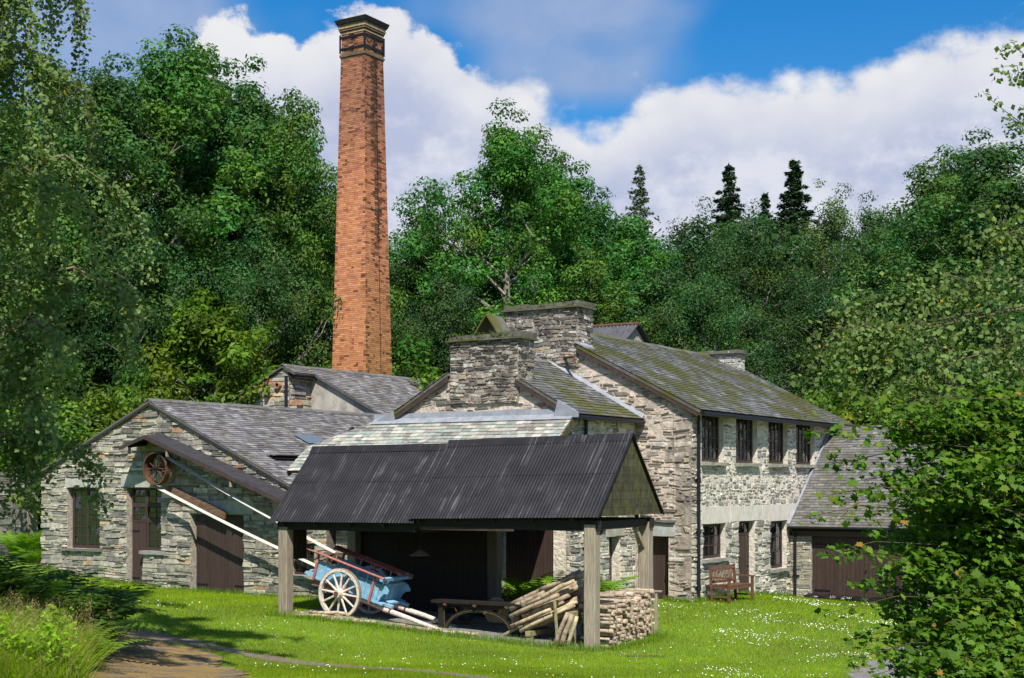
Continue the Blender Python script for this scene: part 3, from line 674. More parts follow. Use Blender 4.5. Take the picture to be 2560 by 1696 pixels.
def house():
    b = Bld('stone_house', 'two storey whitewashed rubble house with mossy slate roof beside the garden bench', 'house', 0, 0)
    zr = lambda x: 7.16 - .512 * abs(x + 4.3)
    Fg = b.front(0); Fs = b.side(0)
    gh = [(-1.55, -.62, -.6, 1.63)]
    w = wall_part(b, Fg, [(-8.6, -.9), (0, -.9), (0, zr(0) - .1), (-4.3, zr(-4.3) - .1), (-8.6, zr(0) - .1)], gh, .5, MAT['gable_mortar'])
    kw = dict(row=(.06, .16), ln=(.11, .40), joint=.040, proud=(-.004, .042), pal=PAL_GABLE, split=.3, jit=.016, drop=.24, wv=.024)
    pc = stones(Fg, [(-1.56, -.7), (0, -.7), (0, 4.85), (-1.56, 5.6)], gh + [(-1.8, -.45, 1.63, 1.93)], 11, **kw)
    pc += stones(Fg, [(-1.56, 4.55), (-1.56, 5.62), (-4.3, 7.0), (-5.8, 6.25)], [], 12, **kw)
    place_pieces(pc, w, MAT['gable_stone'], 'stone', 'small_stones', 300)
    fh = [(.62, 2.0, 3.5, 4.74), (2.82, 4.3, 3.5, 4.74), (5.12, 6.6, 3.5, 4.74), (7.27, 8.85, 3.5, 4.74), (.70, 2.12, 1.03, 1.92), (2.98, 4.12, -.5, 1.94), (5.24, 6.52, .54, 1.89)]
    w2 = wall_part(b, Fs, [(0, -.9), (11.4, -.9), (11.4, 4.84), (0, 4.84)], fh, .5, MAT['face_mortar'])
    pc = stones(Fs, [(.0, -.8), (8.0, -.8), (8.0, 1.95), (0, 1.95)], fh, 21, row=(.07, .19), ln=(.11, .40), joint=.032, proud=(.004, .045), pal=PAL_FACE, split=.3, jit=.016, drop=.06)
    pc += stones(Fs, [(.0, 2.36), (11.4, 2.36), (11.4, 4.82), (0, 4.82)], fh, 22, row=(.07, .17), ln=(.09, .30), joint=.050, proud=(.002, .036), pal=PAL_FACE, split=.3, jit=.02, drop=.16)
    pc += stones(Fs, [(.0, 1.95), (.62, 1.95), (.62, 2.36), (0, 2.36)], [], 23, row=(.09, .2), ln=(.12, .34), joint=.03, proud=(.004, .02), pal=PAL_FACE)
    place_pieces(pc, w2, MAT['face_stone'], 'stone', 'small_stones', 300, weight=lambda c: 1 if c[1] < 7.5 else .3)
    for yy, zz, th in ((11.4, 4.85, .5),):    # rear and far walls, plain
        pass
    F_far = Fr(b.P(0, 11.4, 0), (1, 0, 0), (0, 1, 0))
    wall_part(b, F_far, [(-8.6, -.9), (0, -.9), (0, zr(0) - .1), (-4.3, zr(-4.3) - .1), (-8.6, zr(0) - .1)], [], .5, MAT['face_mortar'])
    wall_part(b, Fr(b.P(-8.6, 0, 0), (0, 1, 0), (-1, 0, 0)), [(0, -.9), (11.4, -.9), (11.4, 4.84), (0, 4.84)], [], .5, MAT['gable_mortar'])
    # smooth lintel band, sills, windows
    for i, (a, e, zb) in enumerate([(.60, 2.35, 1.93), (2.45, 4.62, 1.95), (4.66, 7.6, 1.90)]):
        slabpart(b, Fs, a, e, zb, 2.36, -.02, .022, 'plaster_lintel', MAT['plaster'], seed=i, rough=.006)
    for i, (a, e, z0, z1) in enumerate(fh):
        if z0 < 0: continue
        slabpart(b, Fs, a - .06, e + .06, z0 - .085, z0, -.28, .12, 'window_sill', MAT['slab'], (.27, .26, .22), seed=30 + i)
        window(b, Fs, a, e - .02, z0, z1, .13, *((5, 4, 1) if z0 > 3 else ((4, 3, 1) if a < 2 else (3, 3, 1))), fw=.06, bar=.026)
    window(b, Fs, 2.98, 4.08, 1.55, 1.94, .15, 4, 1, 1)
    door(b, Fs, 2.98, 4.08, -.35, 1.55, .15, 7, hinge=[(3.0, 3.35, 1.25), (3.0, 3.35, .1)], knob=(3.95, .7))
    door(b, Fg, -1.55, -.62, -.3, 1.63, .28, 6, hinge=[(-1.5, -1.15, 1.3), (-1.5, -1.15, .2)])
    slabpart(b, Fg, -1.84, -.44, 1.635, 1.93, -.3, .03, 'lintel', MAT['slab'], (.36, .37, .36), seed=7, rough=.006)
    slabpart(b, Fg, -1.2, -.42, 1.99, 2.05, -.05, .10, 'drip_slate', MAT['slab'], (.12, .12, .11), seed=8)
    # roof
    ex, eu = V3(0, 1, 0), V3(-1, 0, .512); L = np.linalg.norm(eu); eu = eu / L; nrm = np.cross(ex, eu); nrm = nrm if nrm[2] > 0 else -nrm
    y0, y1, xe = -.14, 11.62, .32
    xc = -3.17; yc = .80; slope = (xe + 4.3) * L; sc_ = (xe - xc) * L
    r, _ = roof_slab(b, [b.P(xe, y0, zr(xe) - .035), b.P(xe, y1, zr(xe) - .035), b.P(xc, y1, zr(xc) - .035), b.P(xc, y0, zr(xc) - .035)], .07, MAT['slate_house'])
    roof_slab(b, [b.P(xc, yc, zr(xc) - .035), b.P(xc, y1, zr(xc) - .035), b.P(-4.3, y1, zr(-4.3) - .035), b.P(-4.3, yc, zr(-4.3) - .035)], .07, MAT['slate_house'])
    pc = slates(b.P(xe + .03, y0, zr(xe) - .04), ex, eu, nrm, [(0, 0), (y1 - y0, 0), (y1 - y0, sc_), (0, sc_)], 5, .150, (.13, .30), PS_HOUSE, .014, .016)
    pc += slates(b.P(xe + .03, y0, zr(xe) - .04), ex, eu, nrm, [(yc - y0, sc_ + .003), (y1 - y0, sc_ + .003), (y1 - y0, slope), (yc - y0, slope)], 15, .150, (.13, .30), PS_HOUSE, .014, .016)
    place_pieces(pc, r, MAT['slate_house'], 'slate', 'small_slates', 300, weight=lambda c: 1 / (6 + c[1]))
    roof_slab(b, [b.P(-4.3, .8, zr(-4.3) - .03), b.P(-4.3, y1, zr(-4.3) - .03), b.P(-8.95, y1, zr(-8.95)), b.P(-8.95, .8, zr(-8.95))], .07, MAT['slate_house'])
    roof_slab(b, [b.P(-5.44, y0, zr(-5.44) - .03), b.P(-5.44, .8, zr(-5.44) - .03), b.P(-8.95, .8, zr(-8.95)), b.P(-8.95, y0, zr(-8.95))], .07, MAT['slate_house'])
    ridge_tiles(b, (-4.3, .82, zr(-4.3) + .005), (-4.3, 10.55, zr(-4.3) + .005), 21, MAT['slate_house'], .15, roof=r)
    rake_board(b, (.22, -.1, zr(.22) - .10), (-3.2, -.1, zr(-3.2) - .10), .12, .03, MAT['brown_fascia'])
    gutter(b, (.34, -.05, zr(xe) - .10), (.34, 11.5, zr(xe) - .10))
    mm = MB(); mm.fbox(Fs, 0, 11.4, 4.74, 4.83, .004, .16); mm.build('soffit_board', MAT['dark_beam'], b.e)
    stack(b, -5.40, -3.21, -.05, .78, 6.0, 7.58, 41, limit=160)
    stack(b, -4.92, -3.30, 10.75, 11.35, 6.4, 7.22, 45, (.07, .09), 'render_wall', 'face_stone', [((.4, .39, .36), 1)], limit=30, slabs=2)
    mm = MB(); p = [b.P(-3.25, -.14, zr(-3.25) + .0), b.P(-2.95, -.14, zr(-2.95) + .0), b.P(-2.95, .4, zr(-2.95) + .0), b.P(-3.25, .4, zr(-3.25) + .0)]; mm.hexa(p + [q + V3(0, 0, .045) for q in p]); mm.build('lead_flashing', MAT['lead'], b.e)
    downpipe(b, Fs, .28, .08, -.2, 4.66, .042, (3.05, 1.75, .35))
    return b
house()

# ------------------------------------------------------------------ annex with the big gable stack
def annex():
    b = Bld('stone_annex', 'small gabled stone annex with wide mossy chimney stack joined to the house gable', 'building', -1.55, -3.36)
    zr = lambda x: 6.17 - .56 * abs(x + 4.1)
    Fg = b.front(-3.36); Fs = b.side(-1.55)
    out = [(-6.65, -.6), (-1.55, -.6), (-1.55, zr(-1.55) - .08), (-4.1, zr(-4.1) - .08), (-6.65, zr(-6.65) - .08)]
    gh = [(-3.38, -1.66, -.6, 2.5)]
    w = wall_part(b, Fg, out, gh, .45, MAT['gable_mortar'])
    kw = dict(row=(.06, .16), ln=(.11, .40), joint=.040, proud=(-.004, .042), pal=PAL_GABLE, split=.3, jit=.016, drop=.26, wv=.024)
    pc = stones(Fg, [(-6.65, 4.5), (-1.55, 4.5), (-1.55, zr(-1.55) - .09), (-4.1, zr(-4.1) - .09), (-6.65, zr(-6.65) - .09)], [], 51, **kw)
    pc += stones(Fg, [(-1.66, -.6), (-1.55, -.6), (-1.55, 2.6), (-1.66, 2.6)], [], 52, row=(.1, .2), ln=(.1, .12), joint=.02, proud=(.004, .02), pal=PAL_FACE)
    place_pieces(pc, w, MAT['gable_stone'], 'stone', 'small_stones', 220)
    sh = [(-1.42, -.86, -.5, 1.66)]
    w2 = wall_part(b, Fs, [(-3.36, -.8), (-.02, -.8), (-.02, zr(-1.55) - .1), (-3.36, zr(-1.55) - .1)], sh, .45, MAT['face_mortar'])
    pc = stones(Fs, [(-3.36, -.7), (-.02, -.7), (-.02, zr(-1.55) - .1), (-3.36, zr(-1.55) - .1)], sh + [(-1.6, -.7, 1.66, 1.86)], 53, row=(.07, .18), ln=(.12, .4), joint=.03, proud=(.006, .045), pal=PAL_FACE, drop=.06)
    place_pieces(pc, w2, MAT['face_stone'], 'stone', 'small_stones', 200)
    slabpart(b, Fs, -1.6, -.68, 1.66, 1.86, -.3, .05, 'lintel', MAT['slab'], (.33, .31, .26), seed=3)
    door(b, Fs, -1.42, -.86, -.4, 1.66, .22, 4)
    door(b, Fg, -3.38, -1.66, -.35, 2.5, .10, 18, hinge=[(-3.2, -2.8, 1.95)])
    # roof
    for sgn, detail in ((1, True), (-1, False)):
        xe = -4.1 + sgn * 2.80; y0, y1 = -3.48, -.03
        xc = -2.91 if sgn > 0 else -4.95; yc = -2.64
        r, _ = roof_slab(b, [b.P(xe, y0, zr(xe) - .035), b.P(xe, y1, zr(xe) - .035), b.P(xc, y1, zr(xc) - .035), b.P(xc, y0, zr(xc) - .035)], .06, MAT['slate_house'])
        roof_slab(b, [b.P(xc, yc, zr(xc) - .035), b.P(xc, y1, zr(xc) - .035), b.P(-4.1, y1, zr(-4.1) - .035), b.P(-4.1, yc, zr(-4.1) - .035)], .06, MAT['slate_house'])
        ex, eu = V3(0, 1, 0), V3(-sgn, 0, .56); L = np.linalg.norm(eu); eu = eu / L; nrm = np.cross(ex, eu); nrm = nrm if nrm[2] > 0 else -nrm
        if True:
            sc_ = abs(xe - xc) * L; pc = slates(b.P(xe + sgn * .03, y0, zr(xe) - .04), ex, eu, nrm, [(0, 0), (y1 - y0, 0), (y1 - y0, sc_), (0, sc_)], 6 + sgn, .155, (.15, .34), PS_HOUSE, .014, .018)
            pc += slates(b.P(xe + sgn * .03, y0, zr(xe) - .04), ex, eu, nrm, [(yc - y0, sc_ + .003), (y1 - y0, sc_ + .003), (y1 - y0, 2.8 * L), (yc - y0, 2.8 * L)], 16 + sgn, .155, (.15, .34), PS_HOUSE, .014, .018)
            place_pieces(pc, r, MAT['slate_house'], 'slate', 'small_slates', 300 if detail else 40)
        if detail:
            ridge_tiles(b, (-4.1, -2.6, zr(-4.1) + .005), (-4.1, -.05, zr(-4.1) + .005), 6, MAT['slate_house'], .14, roof=r)
            m = MB(); p = [b.P(xe, y1 - .09, zr(xe)), b.P(-4.1, y1 - .09, zr(-4.1)), b.P(-4.1, y1 + .025, zr(-4.1) + .10), b.P(xe, y1 + .025, zr(xe) + .10)]; m.add([q + V3(0, 0, .02) for q in p] + [q - V3(0, 0, .02) for q in p], [(0, 1, 2, 3), (7, 6, 5, 4), (0, 4, 5, 1), (1, 5, 6, 2), (2, 6, 7, 3), (3, 7, 4, 0)]); m.build('lead_flashing', MAT['lead'], b.e)
    rake_board(b, (-1.62, -3.44, zr(-1.62) - .09), (-3.0, -3.44, zr(-3.0) - .09), .14, .03, MAT['brown_fascia'])
    rake_board(b, (-4.95, -3.44, zr(-4.95) - .09), (-6.75, -3.44, zr(-6.75) - .09), .14, .03, MAT['brown_fascia'])
    gutter(b, (-1.28, -3.42, zr(-1.3) - .09), (-1.28, -.06, zr(-1.3) - .09))
    st = stack(b, -4.91, -2.95, -3.41, -2.66, 4.9, 6.46, 55, limit=150)
    # two slates leaning together over the flue
    for sg in (-1, 1):
        m = MB(); c = b.P(-4.0, 0, 0); y0_, y1_ = b.P(0, -3.2, 0)[1], b.P(0, -2.5, 0)[1]
        a = V3(c[0] + sg * .34, 0, 6.60); t = V3(c[0] - sg * .015, 0, 7.08); n = V3(sg * .03, 0, .02)
        m.hexa([a + V3(0, y0_, 0), a + V3(0, y1_, 0), a + n + V3(0, y1_, 0), a + n + V3(0, y0_, 0), t + V3(0, y0_, 0), t + V3(0, y1_, 0), t + n + V3(0, y1_, 0), t + n + V3(0, y0_, 0)], (.13, .125, .12)); m.build('cowl_slate', MAT['slate_house'], st)
    downpipe(b, Fs, -2.72, .08, -.2, 4.5, .042, (1.4,))
    m = MB(); m.tube([b.P(-3.6, -.05, 6.25), b.P(-3.1, -.42, 6.22), b.P(-3.1, -.42, 6.08)], .035, 8); m.build('flue_pipe', MAT['rust'], b.e)
    return b
annex()

# ------------------------------------------------------------------ lean-to with green slates
def lean_to():
    b = Bld('slate_lean_to', 'lean-to with pale green slate roof below the annex gable', 'lean-to', -8.2, -4.2)
    zl = lambda y: 4.57 + .79 * (y + 3.40)
    Fg = b.front(-3.85)
    w = wall_part(b, Fg, [(-8.15, -.6), (-3.46, -.6), (-3.46, zl(-3.85) - .12), (-8.15, zl(-3.85) - .12)], [(-6.6, -5.2, -.6, 1.9)], .4, MAT['mill_mortar'])
    pc = stones(Fg, [(-8.15, -.5), (-3.46, -.5), (-3.46, 3.0), (-8.15, 3.0)], [(-6.6, -5.2, -.6, 1.9)], 61, row=(.08, .18), ln=(.15, .5), joint=.018, proud=(.008, .04), pal=PAL_MILL)
    pc += stones(b.side(-3.46), [(-3.85, -.5), (-3.45, -.5), (-3.45, 3.6), (-3.85, 3.6)], [], 62, row=(.08, .2), ln=(.16, .4), joint=.018, proud=(.01, .06), pal=PAL_GABLE)
    place_pieces(pc, w, MAT['mill_stone'], 'stone', 'small_stones', 200)
    door(b, Fg, -6.6, -5.2, -.4, 1.9, .2, 9)
    P = [(-1.42, -3.40), (-7.2, -3.40), (-8.75, -4.2), (-8.8, -5.0), (-1.42, -5.0)]
    r, n = roof_slab(b, [b.P(x, y, zl(y) - .035) for x, y in P], .07, MAT['slate_lean'])
    eu = V3(0, 1, .79); L = np.linalg.norm(eu); eu = eu / L; nrm = np.cross(V3(1, 0, 0), eu)
    reg = [(x + 8.8, (y + 5.0) * L) for x, y in P]
    pc = slates(b.P(-8.8, -5.0 - .02, zl(-5.0) - .05), V3(1, 0, 0), eu, nrm, reg, 63, .135, (.17, .31), PS_LEAN, .014, .006)
    place_pieces(pc, r, MAT['slate_lean'], 'slate', 'small_slates', 300)
    # lead along the top and the corner
    m = MB(); rng = random.Random(4); xs = np.linspace(-7.25, -1.40, 24); vs = []; fs = []
    for x in xs:
        wv = rng.uniform(-.012, .012)
        for y, z in ((-3.58 + wv, zl(-3.58) + .035), (-3.43, zl(-3.43) + .045), (-3.415, zl(-3.4) + .15 + wv), (-3.375, zl(-3.4) + .15 + wv), (-3.375, zl(-3.5) - .03)): vs.append(b.P(x, y, z))
    for i in range(len(xs) - 1):
        for q in range(4): fs.append((i * 5 + q, i * 5 + q + 1, i * 5 + 6 + q, i * 5 + 5 + q))
    m.add(vs, fs); m.build('lead_flashing', MAT['lead'], b.e)
    m = MB(); p = [b.P(-1.92, -3.50, 4.50), b.P(-1.26, -3.50, 4.50), b.P(-1.26, -3.50, 4.62), b.P(-1.80, -3.50, 4.92)]; m.add(p + [q + V3(0, .05, 0) for q in p], [(0, 1, 2, 3), (7, 6, 5, 4), (0, 4, 5, 1), (1, 5, 6, 2), (2, 6, 7, 3), (3, 7, 4, 0)]); m.build('lead_apron', MAT['lead'], b.e)
    m = MB(); p = [b.P(-6.55, -3.50, 4.52), b.P(-7.45, -3.50, 4.40), b.P(-6.6, -3.50, 4.78)]; m.add(p + [q + V3(0, .05, 0) for q in p], [(0, 1, 2), (5, 4, 3), (0, 3, 4, 1), (1, 4, 5, 2), (2, 5, 3, 0)]); m.build('lead_apron', MAT['lead'], b.e)
    m = MB(); p0, p1 = (-1.40, -3.46, zl(-3.46) - .12), (-1.40, -5.0, zl(-5.0) - .12); m.beam(b.P(*p0), b.P(*p1), .035, .16); m.build('bargeboard', MAT['mossy_board'], b.e)
    for x in (-7.9, -5.8, -3.7, -1.62):
        m = MB(); m.beam(b.P(x, -3.46, zl(-3.46) - .15), b.P(x, -4.98, zl(-4.98) - .15), .07, .12); m.build('rafter', MAT['dark_beam'], b.e)
    for x in (-7.9, -5.8, -3.7):
        m = MB(); m.beam(b.P(x, -3.84, 1.9), b.P(x, -4.9, zl(-4.9) - .22), .08, .08); m.build('bracket', MAT['dark_beam'], b.e)
    m = MB(); p0, p1 = (-8.74, -4.25, zl(-4.25) - .12), (-8.76, -5.0, zl(-5.0) - .12); m.beam(b.P(*p0), b.P(*p1), .035, .12); m.build('bargeboard', MAT['rake_wood'], b.e)
    return b
lean_to()

# ------------------------------------------------------------------ the mill workshop on the left
def mill():
    b = Bld('mill_workshop', 'long low slate-roofed stone workshop with brown double doors in its gable', 'workshop', -13.5, -4.17)
    zr = lambda x: 5.28 - (.4536 if x > -14.48 else .43) * abs(x + 14.48)
    Fg = b.front(-4.17)
    holes = [(-17.87, -16.52, 1.08, 2.83), (-15.42, -14.78, -.5, 2.83), (-14.78, -14.06, 1.08, 2.83), (-12.94, -11.01, -.5, 2.12), (-9.38, -8.5, .60, 1.42)]
    xl, xr = -19.0, -8.2
    out = [(xl, -.6), (xr, -.6), (xr, zr(xr) - .06), (-14.48, 5.20), (xl, zr(xl) - .06)]
    w = wall_part(b, Fg, out, holes, .5, MAT['mill_mortar'])
    lint = [(-17.95, -16.3, 2.83, 3.12), (-15.62, -13.95, 2.85, 3.2), (-12.6, -10.65, 2.14, 2.50), (-18.05, -16.4, 1.0, 1.08), (-14.85, -13.9, .99, 1.08), (-9.5, -8.3, .5, .6)]
    pc = stones(Fg, out, holes + lint, 71, row=(.055, .155), ln=(.14, .55), joint=.014, proud=(.008, .062), pal=PAL_MILL, split=.35, jit=.013)
    pc += stones(Fr(b.P(xl, 0, 0), (0, 1, 0), (-1, 0, 0)), [(-4.17, -.3), (2, -.3), (2, zr(xl) - .06), (-4.17, zr(xl) - .06)], [], 72, row=(.08, .2), ln=(.2, .6), joint=.014, proud=(.008, .04), pal=PAL_MILL)
    place_pieces(pc, w, MAT['mill_stone'], 'stone', 'small_stones', 300, weight=lambda c: 1 if c[0] < 2.4 else .2)
    wall_part(b, Fr(b.P(xl, 0, 0), (0, 1, 0), (-1, 0, 0)), [(-4.17, -.6), (5.4, -.6), (5.4, zr(xl) - .06), (-4.17, zr(xl) - .06)], [], .4, MAT['mill_mortar'])
    wall_part(b, b.side(xr), [(-4.17, -.6), (6.55, -.6), (6.55, zr(xr) - .06), (-4.17, zr(xr) - .06)], [], .4, MAT['mill_mortar'])
    wall_part(b, Fr(b.P(0, 5.4, 0), (1, 0, 0), (0, 1, 0)), [(xl, -.6), (xr, -.6), (xr, zr(xr) - .08), (-14.48, 5.18), (xl, zr(xl) - .08)], [], .4, MAT['mill_mortar'])
    # lintels, sills
    slabpart(b, Fg, -17.95, -16.3, 2.84, 3.12, -.25, .035, 'lintel', MAT['slab'], (.40, .39, .35), seed=1)
    slabpart(b, Fg, -15.62, -13.95, 2.85, 3.20, -.25, .04, 'lintel', MAT['slab'], (.37, .37, .32), seed=2)
    slabpart(b, Fg, -12.6, -10.65, 2.14, 2.50, -.25, .04, 'lintel', MAT['slab'], (.33, .34, .33), seed=3)
    slabpart(b, Fg, -18.05, -16.4, 1.0, 1.075, -.25, .12, 'window_sill', MAT['slab'], (.15, .15, .13), seed=4)
    slabpart(b, Fg, -14.85, -13.9, .99, 1.075, -.25, .09, 'window_sill', MAT['slab'], (.26, .26, .24), seed=5)
    slabpart(b, Fg, -9.5, -8.3, .50, .595, -.25, .10, 'window_sill', MAT['slab'], (.34, .34, .32), seed=6)
    # openings
    window(b, Fg, -17.80, -16.52, 1.08, 2.83, .12, 2, 6, 2, fw=.075)
    window(b, Fg, -14.76, -14.06, 1.08, 1.93, .12, 2, 3, 1, fw=.07)
    window(b, Fg, -14.76, -14.06, 1.93, 2.34, .12, 2, 2, 1, fw=.05)
    window(b, Fg, -14.76, -14.06, 2.34, 2.83, .12, 2, 2, 1, fw=.05)
    window(b, Fg, -15.34, -14.77, 2.34, 2.83, .12, 2, 2, 1, fw=.05)
    window(b, Fg, -15.34, -14.77, 1.86, 2.34, .12, 2, 2, 1, fw=.05)
    window(b, Fg, -9.36, -8.5, .60, 1.42, .12, 4, 2, 1, fw=.05)
    door(b, Fg, -15.34, -14.78, -.1, 1.86, .12, 4, hinge=[(-15.33, -15.05, 1.62), (-15.33, -15.05, .3)])
    door(b, Fg, -12.86, -11.02, -.15, 2.12, .12, 14, leafs=2, hinge=[(-12.84, -12.42, 1.87), (-12.84, -12.42, .22), (-11.44, -11.03, 1.87), (-11.44, -11.03, .22)])
    # roof, right slope to the camera
    y0, y1, xe = -4.27, 6.58, -8.0
    r, _ = roof_slab(b, [b.P(xe, y0, zr(xe) - .035), b.P(xe, y1, zr(xe) - .035), b.P(-14.48, y1, zr(-14.48) - .035), b.P(-14.48, y0, zr(-14.48) - .035)], .06, MAT['slate_mill'])
    ex, eu = V3(0, 1, 0), V3(-1, 0, .4536); L = np.linalg.norm(eu); eu /= L; nrm = np.cross(ex, eu); nrm = nrm if nrm[2] > 0 else -nrm; sl = (xe + 14.48) * L
    pc = slates(b.P(xe, y0, zr(xe) - .04), ex, eu, nrm, [(0, 0), (y1 - y0, 0), (y1 - y0, sl), (0, sl)], 73, .150, (.15, .32), PS_MILL, .012, .012)
    place_pieces(pc, r, MAT['slate_mill'], 'slate', 'small_slates', 300, weight=lambda c: 1 if c[0] < 3.8 and c[1] < 6 else .3)
    roof_slab(b, [b.P(-14.48, y0, 5.245), b.P(-14.48, 5.45, 5.245), b.P(-19.25, 5.45, zr(-19.25) - .03), b.P(-19.25, y0, zr(-19.25) - .03)], .06, MAT['slate_mill'])
    ridge_tiles(b, (-14.48, y0, 5.285), (-14.48, y1, 5.285), 25, MAT['slate_mill'], .15, roof=r, sl=.45)
    # skylight of ribbed sheet and a raised vent
    def onroof(x, y, h): return b.P(x, y, zr(x)) + nrm * h
    m = MB(); n = 20
    for i in range(n):
        ya, yb = -.55 + 1.05 * i / n, -.55 + 1.05 * (i + 1) / n; h0, h1 = .03 + .015 * (i % 2), .03 + .015 * ((i + 1) % 2)
        m.add([onroof(-12.45, ya, h0), onroof(-12.45, yb, h1), onroof(-11.85, yb, h1), onroof(-11.85, ya, h0)], [(0, 1, 2, 3)])
    m.build('skylight', MAT['skylight'], b.e)
    m = MB(); p = [onroof(-11.05, -3.3, .05), onroof(-11.05, -2.1, .05), onroof(-10.75, -2.1, .16), onroof(-10.75, -3.3, .16)]; m.hexa([q - nrm * .03 for q in p] + p, (.16, .15, .15)); m.build('vent_flap', MAT['slate_mill'], b.e)
    m = MB(); p = [onroof(-10.95, -3.25, .024), onroof(-10.95, -2.15, .024), onroof(-10.72, -2.15, .024), onroof(-10.72, -3.25, .024)]; m.hexa(p + [q + nrm * .04 for q in p]); m.build('vent_opening', MAT['dark_inside'], b.e)
    # belt canopy
    fx, fz = -13.98, 4.27
    cf = lambda x: fz - (.353 if x > fx else .305) * abs(x - fx)
    for a, e in ((fx, -8.9), (fx, -14.95)):
        m = MB(); p = [b.P(a, -4.88, cf(a)), b.P(e, -4.88, cf(e)), b.P(e, -4.12, cf(e) + .07), b.P(a, -4.12, cf(a) + .07)]; m.hexa([q - V3(0, 0, .03) for q in p] + p, (.42, .40, .45)); c = m.build('canopy_roof', MAT['felt'], b.e)
        m = MB(); m.beam(b.P(a, -4.89, cf(a) - .065), b.P(e, -4.89, cf(e) - .065), .03, .075); m.build('canopy_fascia', MAT['brown_fascia'], c)
    for x in (-14.6, -13.15, -10.85):
        m = MB(); m.beam(b.P(x, -4.86, cf(x) - .10), b.P(x, -4.18, cf(x) - .02), .06, .10); m.beam(b.P(x, -4.84, cf(x) - .04), b.P(x, -4.84, cf(x) - .30), .06, .06, (0, 1, 0)); m.build('canopy_bracket', MAT['rake_wood'] if x < -14 else MAT['post_wood'], b.e)
    rake_board(b, (-14.48, -4.24, 5.17), (-8.2, -4.24, zr(-8.2) - .11), .05, .02, MAT['rake_wood'])
    rake_board(b, (-14.48, -4.24, 5.17), (-19.1, -4.24, zr(-19.1) - .11), .05, .02, MAT['rake_wood'])
    return b
m_, nt_, b_, o_ = new_mat('blue ribbed skylight'); b_.inputs['Base Color'].default_value = (.10, .13, .17, 1); b_.inputs['Roughness'].default_value = .35; MAT['skylight'] = m_
MAT['felt'] = tinted('roofing felt', base=(.09, .09, .09), use_tint=True, rough=.75, bump=.3, bdist=.004, var=.3, vscale=4)
mill()

def pulley():
    c = bw(-13.73, -4.60); t = thing('drive_pulley', 'rusty spoked iron drive pulley hanging under the workshop canopy', 'pulley', (c[0], c[1], 3.36), -B_ANG)
    R = .445; m = MB(); m.ring((0, 0, 0), (0, 1, 0), R - .03, R, .30, 40); m.build('rim', MAT['rust'], t)
    m = MB(); m.ring((0, .12, 0), (0, 1, 0), R, R + .012, .16, 40); m.build('belt_face', MAT['pale_rust'], t)
    m = MB(); m.tube([(0, -.13, 0), (0, .13, 0)], .065, 12); m.build('hub', MAT['iron_frame'], t)
    m = MB(); m.tube([(0, -.2, 0), (0, .44, 0)], .03, 10); m.build('axle', MAT['iron_frame'], t)
    for k in range(14):
        a = 2 * math.pi * k / 14; y0 = .07 if k % 2 else -.07; m = MB(); m.tube([(.05 * math.cos(a), y0, .05 * math.sin(a)), ((R - .02) * math.cos(a), 0, (R - .02) * math.sin(a))], .012, 5); m.build('spoke', MAT['rust'], t)
pulley()
def belt():
    c = bw(-13.7, -4.62); t = thing('drive_belt', 'pale canvas drive belt running from the rusty pulley down towards the open shed', 'belt', (c[0], c[1], 0), -B_ANG)
    for nm, a, e in (('belt_run', (-13.9, 2.905), (-7.75, .76)), ('belt_run', (-13.40, 3.68), (-7.55, 1.24))):
        m = MB(); n = 16; vs = []
        for i in range(n + 1):
            k = i / n; x = a[0] + (e[0] - a[0]) * k + 13.7; z = a[1] + (e[1] - a[1]) * k - .10 * math.sin(math.pi * k) * .5
            for dy, dz in ((-.042, 0), (.042, 0), (.042, -.008), (-.042, -.008)): vs.append((x, dy, z + dz + dy * .55))
        fs = []
        for i in range(n):
            for q in range(4): fs.append((i * 4 + q, i * 4 + (q + 1) % 4, i * 4 + 4 + (q + 1) % 4, i * 4 + 4 + q))
        m.add(vs, fs); m.build(nm, MAT['belt'], t)
    c = bw(-7.55, -4.62); t = thing('belt_stand', 'small driven pulley on an iron stand at the lower end of the belt', 'pulley', (c[0], c[1], -.1), -B_ANG)
    m = MB(); m.ring((0, 0, 1.10), (0, 1, 0), .20, .23, .14, 24); m.ring((0, 0, 1.10), (0, 1, 0), .0, .05, .2, 12); m.build('pulley_rim', MAT['rust'], t)
    m = MB(); m.beam((-.25, .12, 0), (0, .12, 1.1), .06, .06); m.beam((.25, .12, 0), (0, .12, 1.1), .06, .06); m.tube([(0, -.1, 1.1), (0, .16, 1.1)], .03, 8); m.build('stand', MAT['iron_frame'], t)
    c = bw(-12.6, -4.3); t = thing('guard_board', 'weathered brown board slanting above the double doors behind the belt', 'board', (c[0], c[1], 0), -B_ANG)
    m = MB(); m.beam((-1.07, 0, 2.80), (1.07, 0, 2.10), .05, .20); m.build('board', MAT['guard'], t)
MAT['guard'] = tinted('weathered plank', base=(.14, .085, .055), use_tint=False, rough=.8, bump=.4, bdist=.004, var=.45, vscale=5, stretch=(1, 1, 4))
belt()

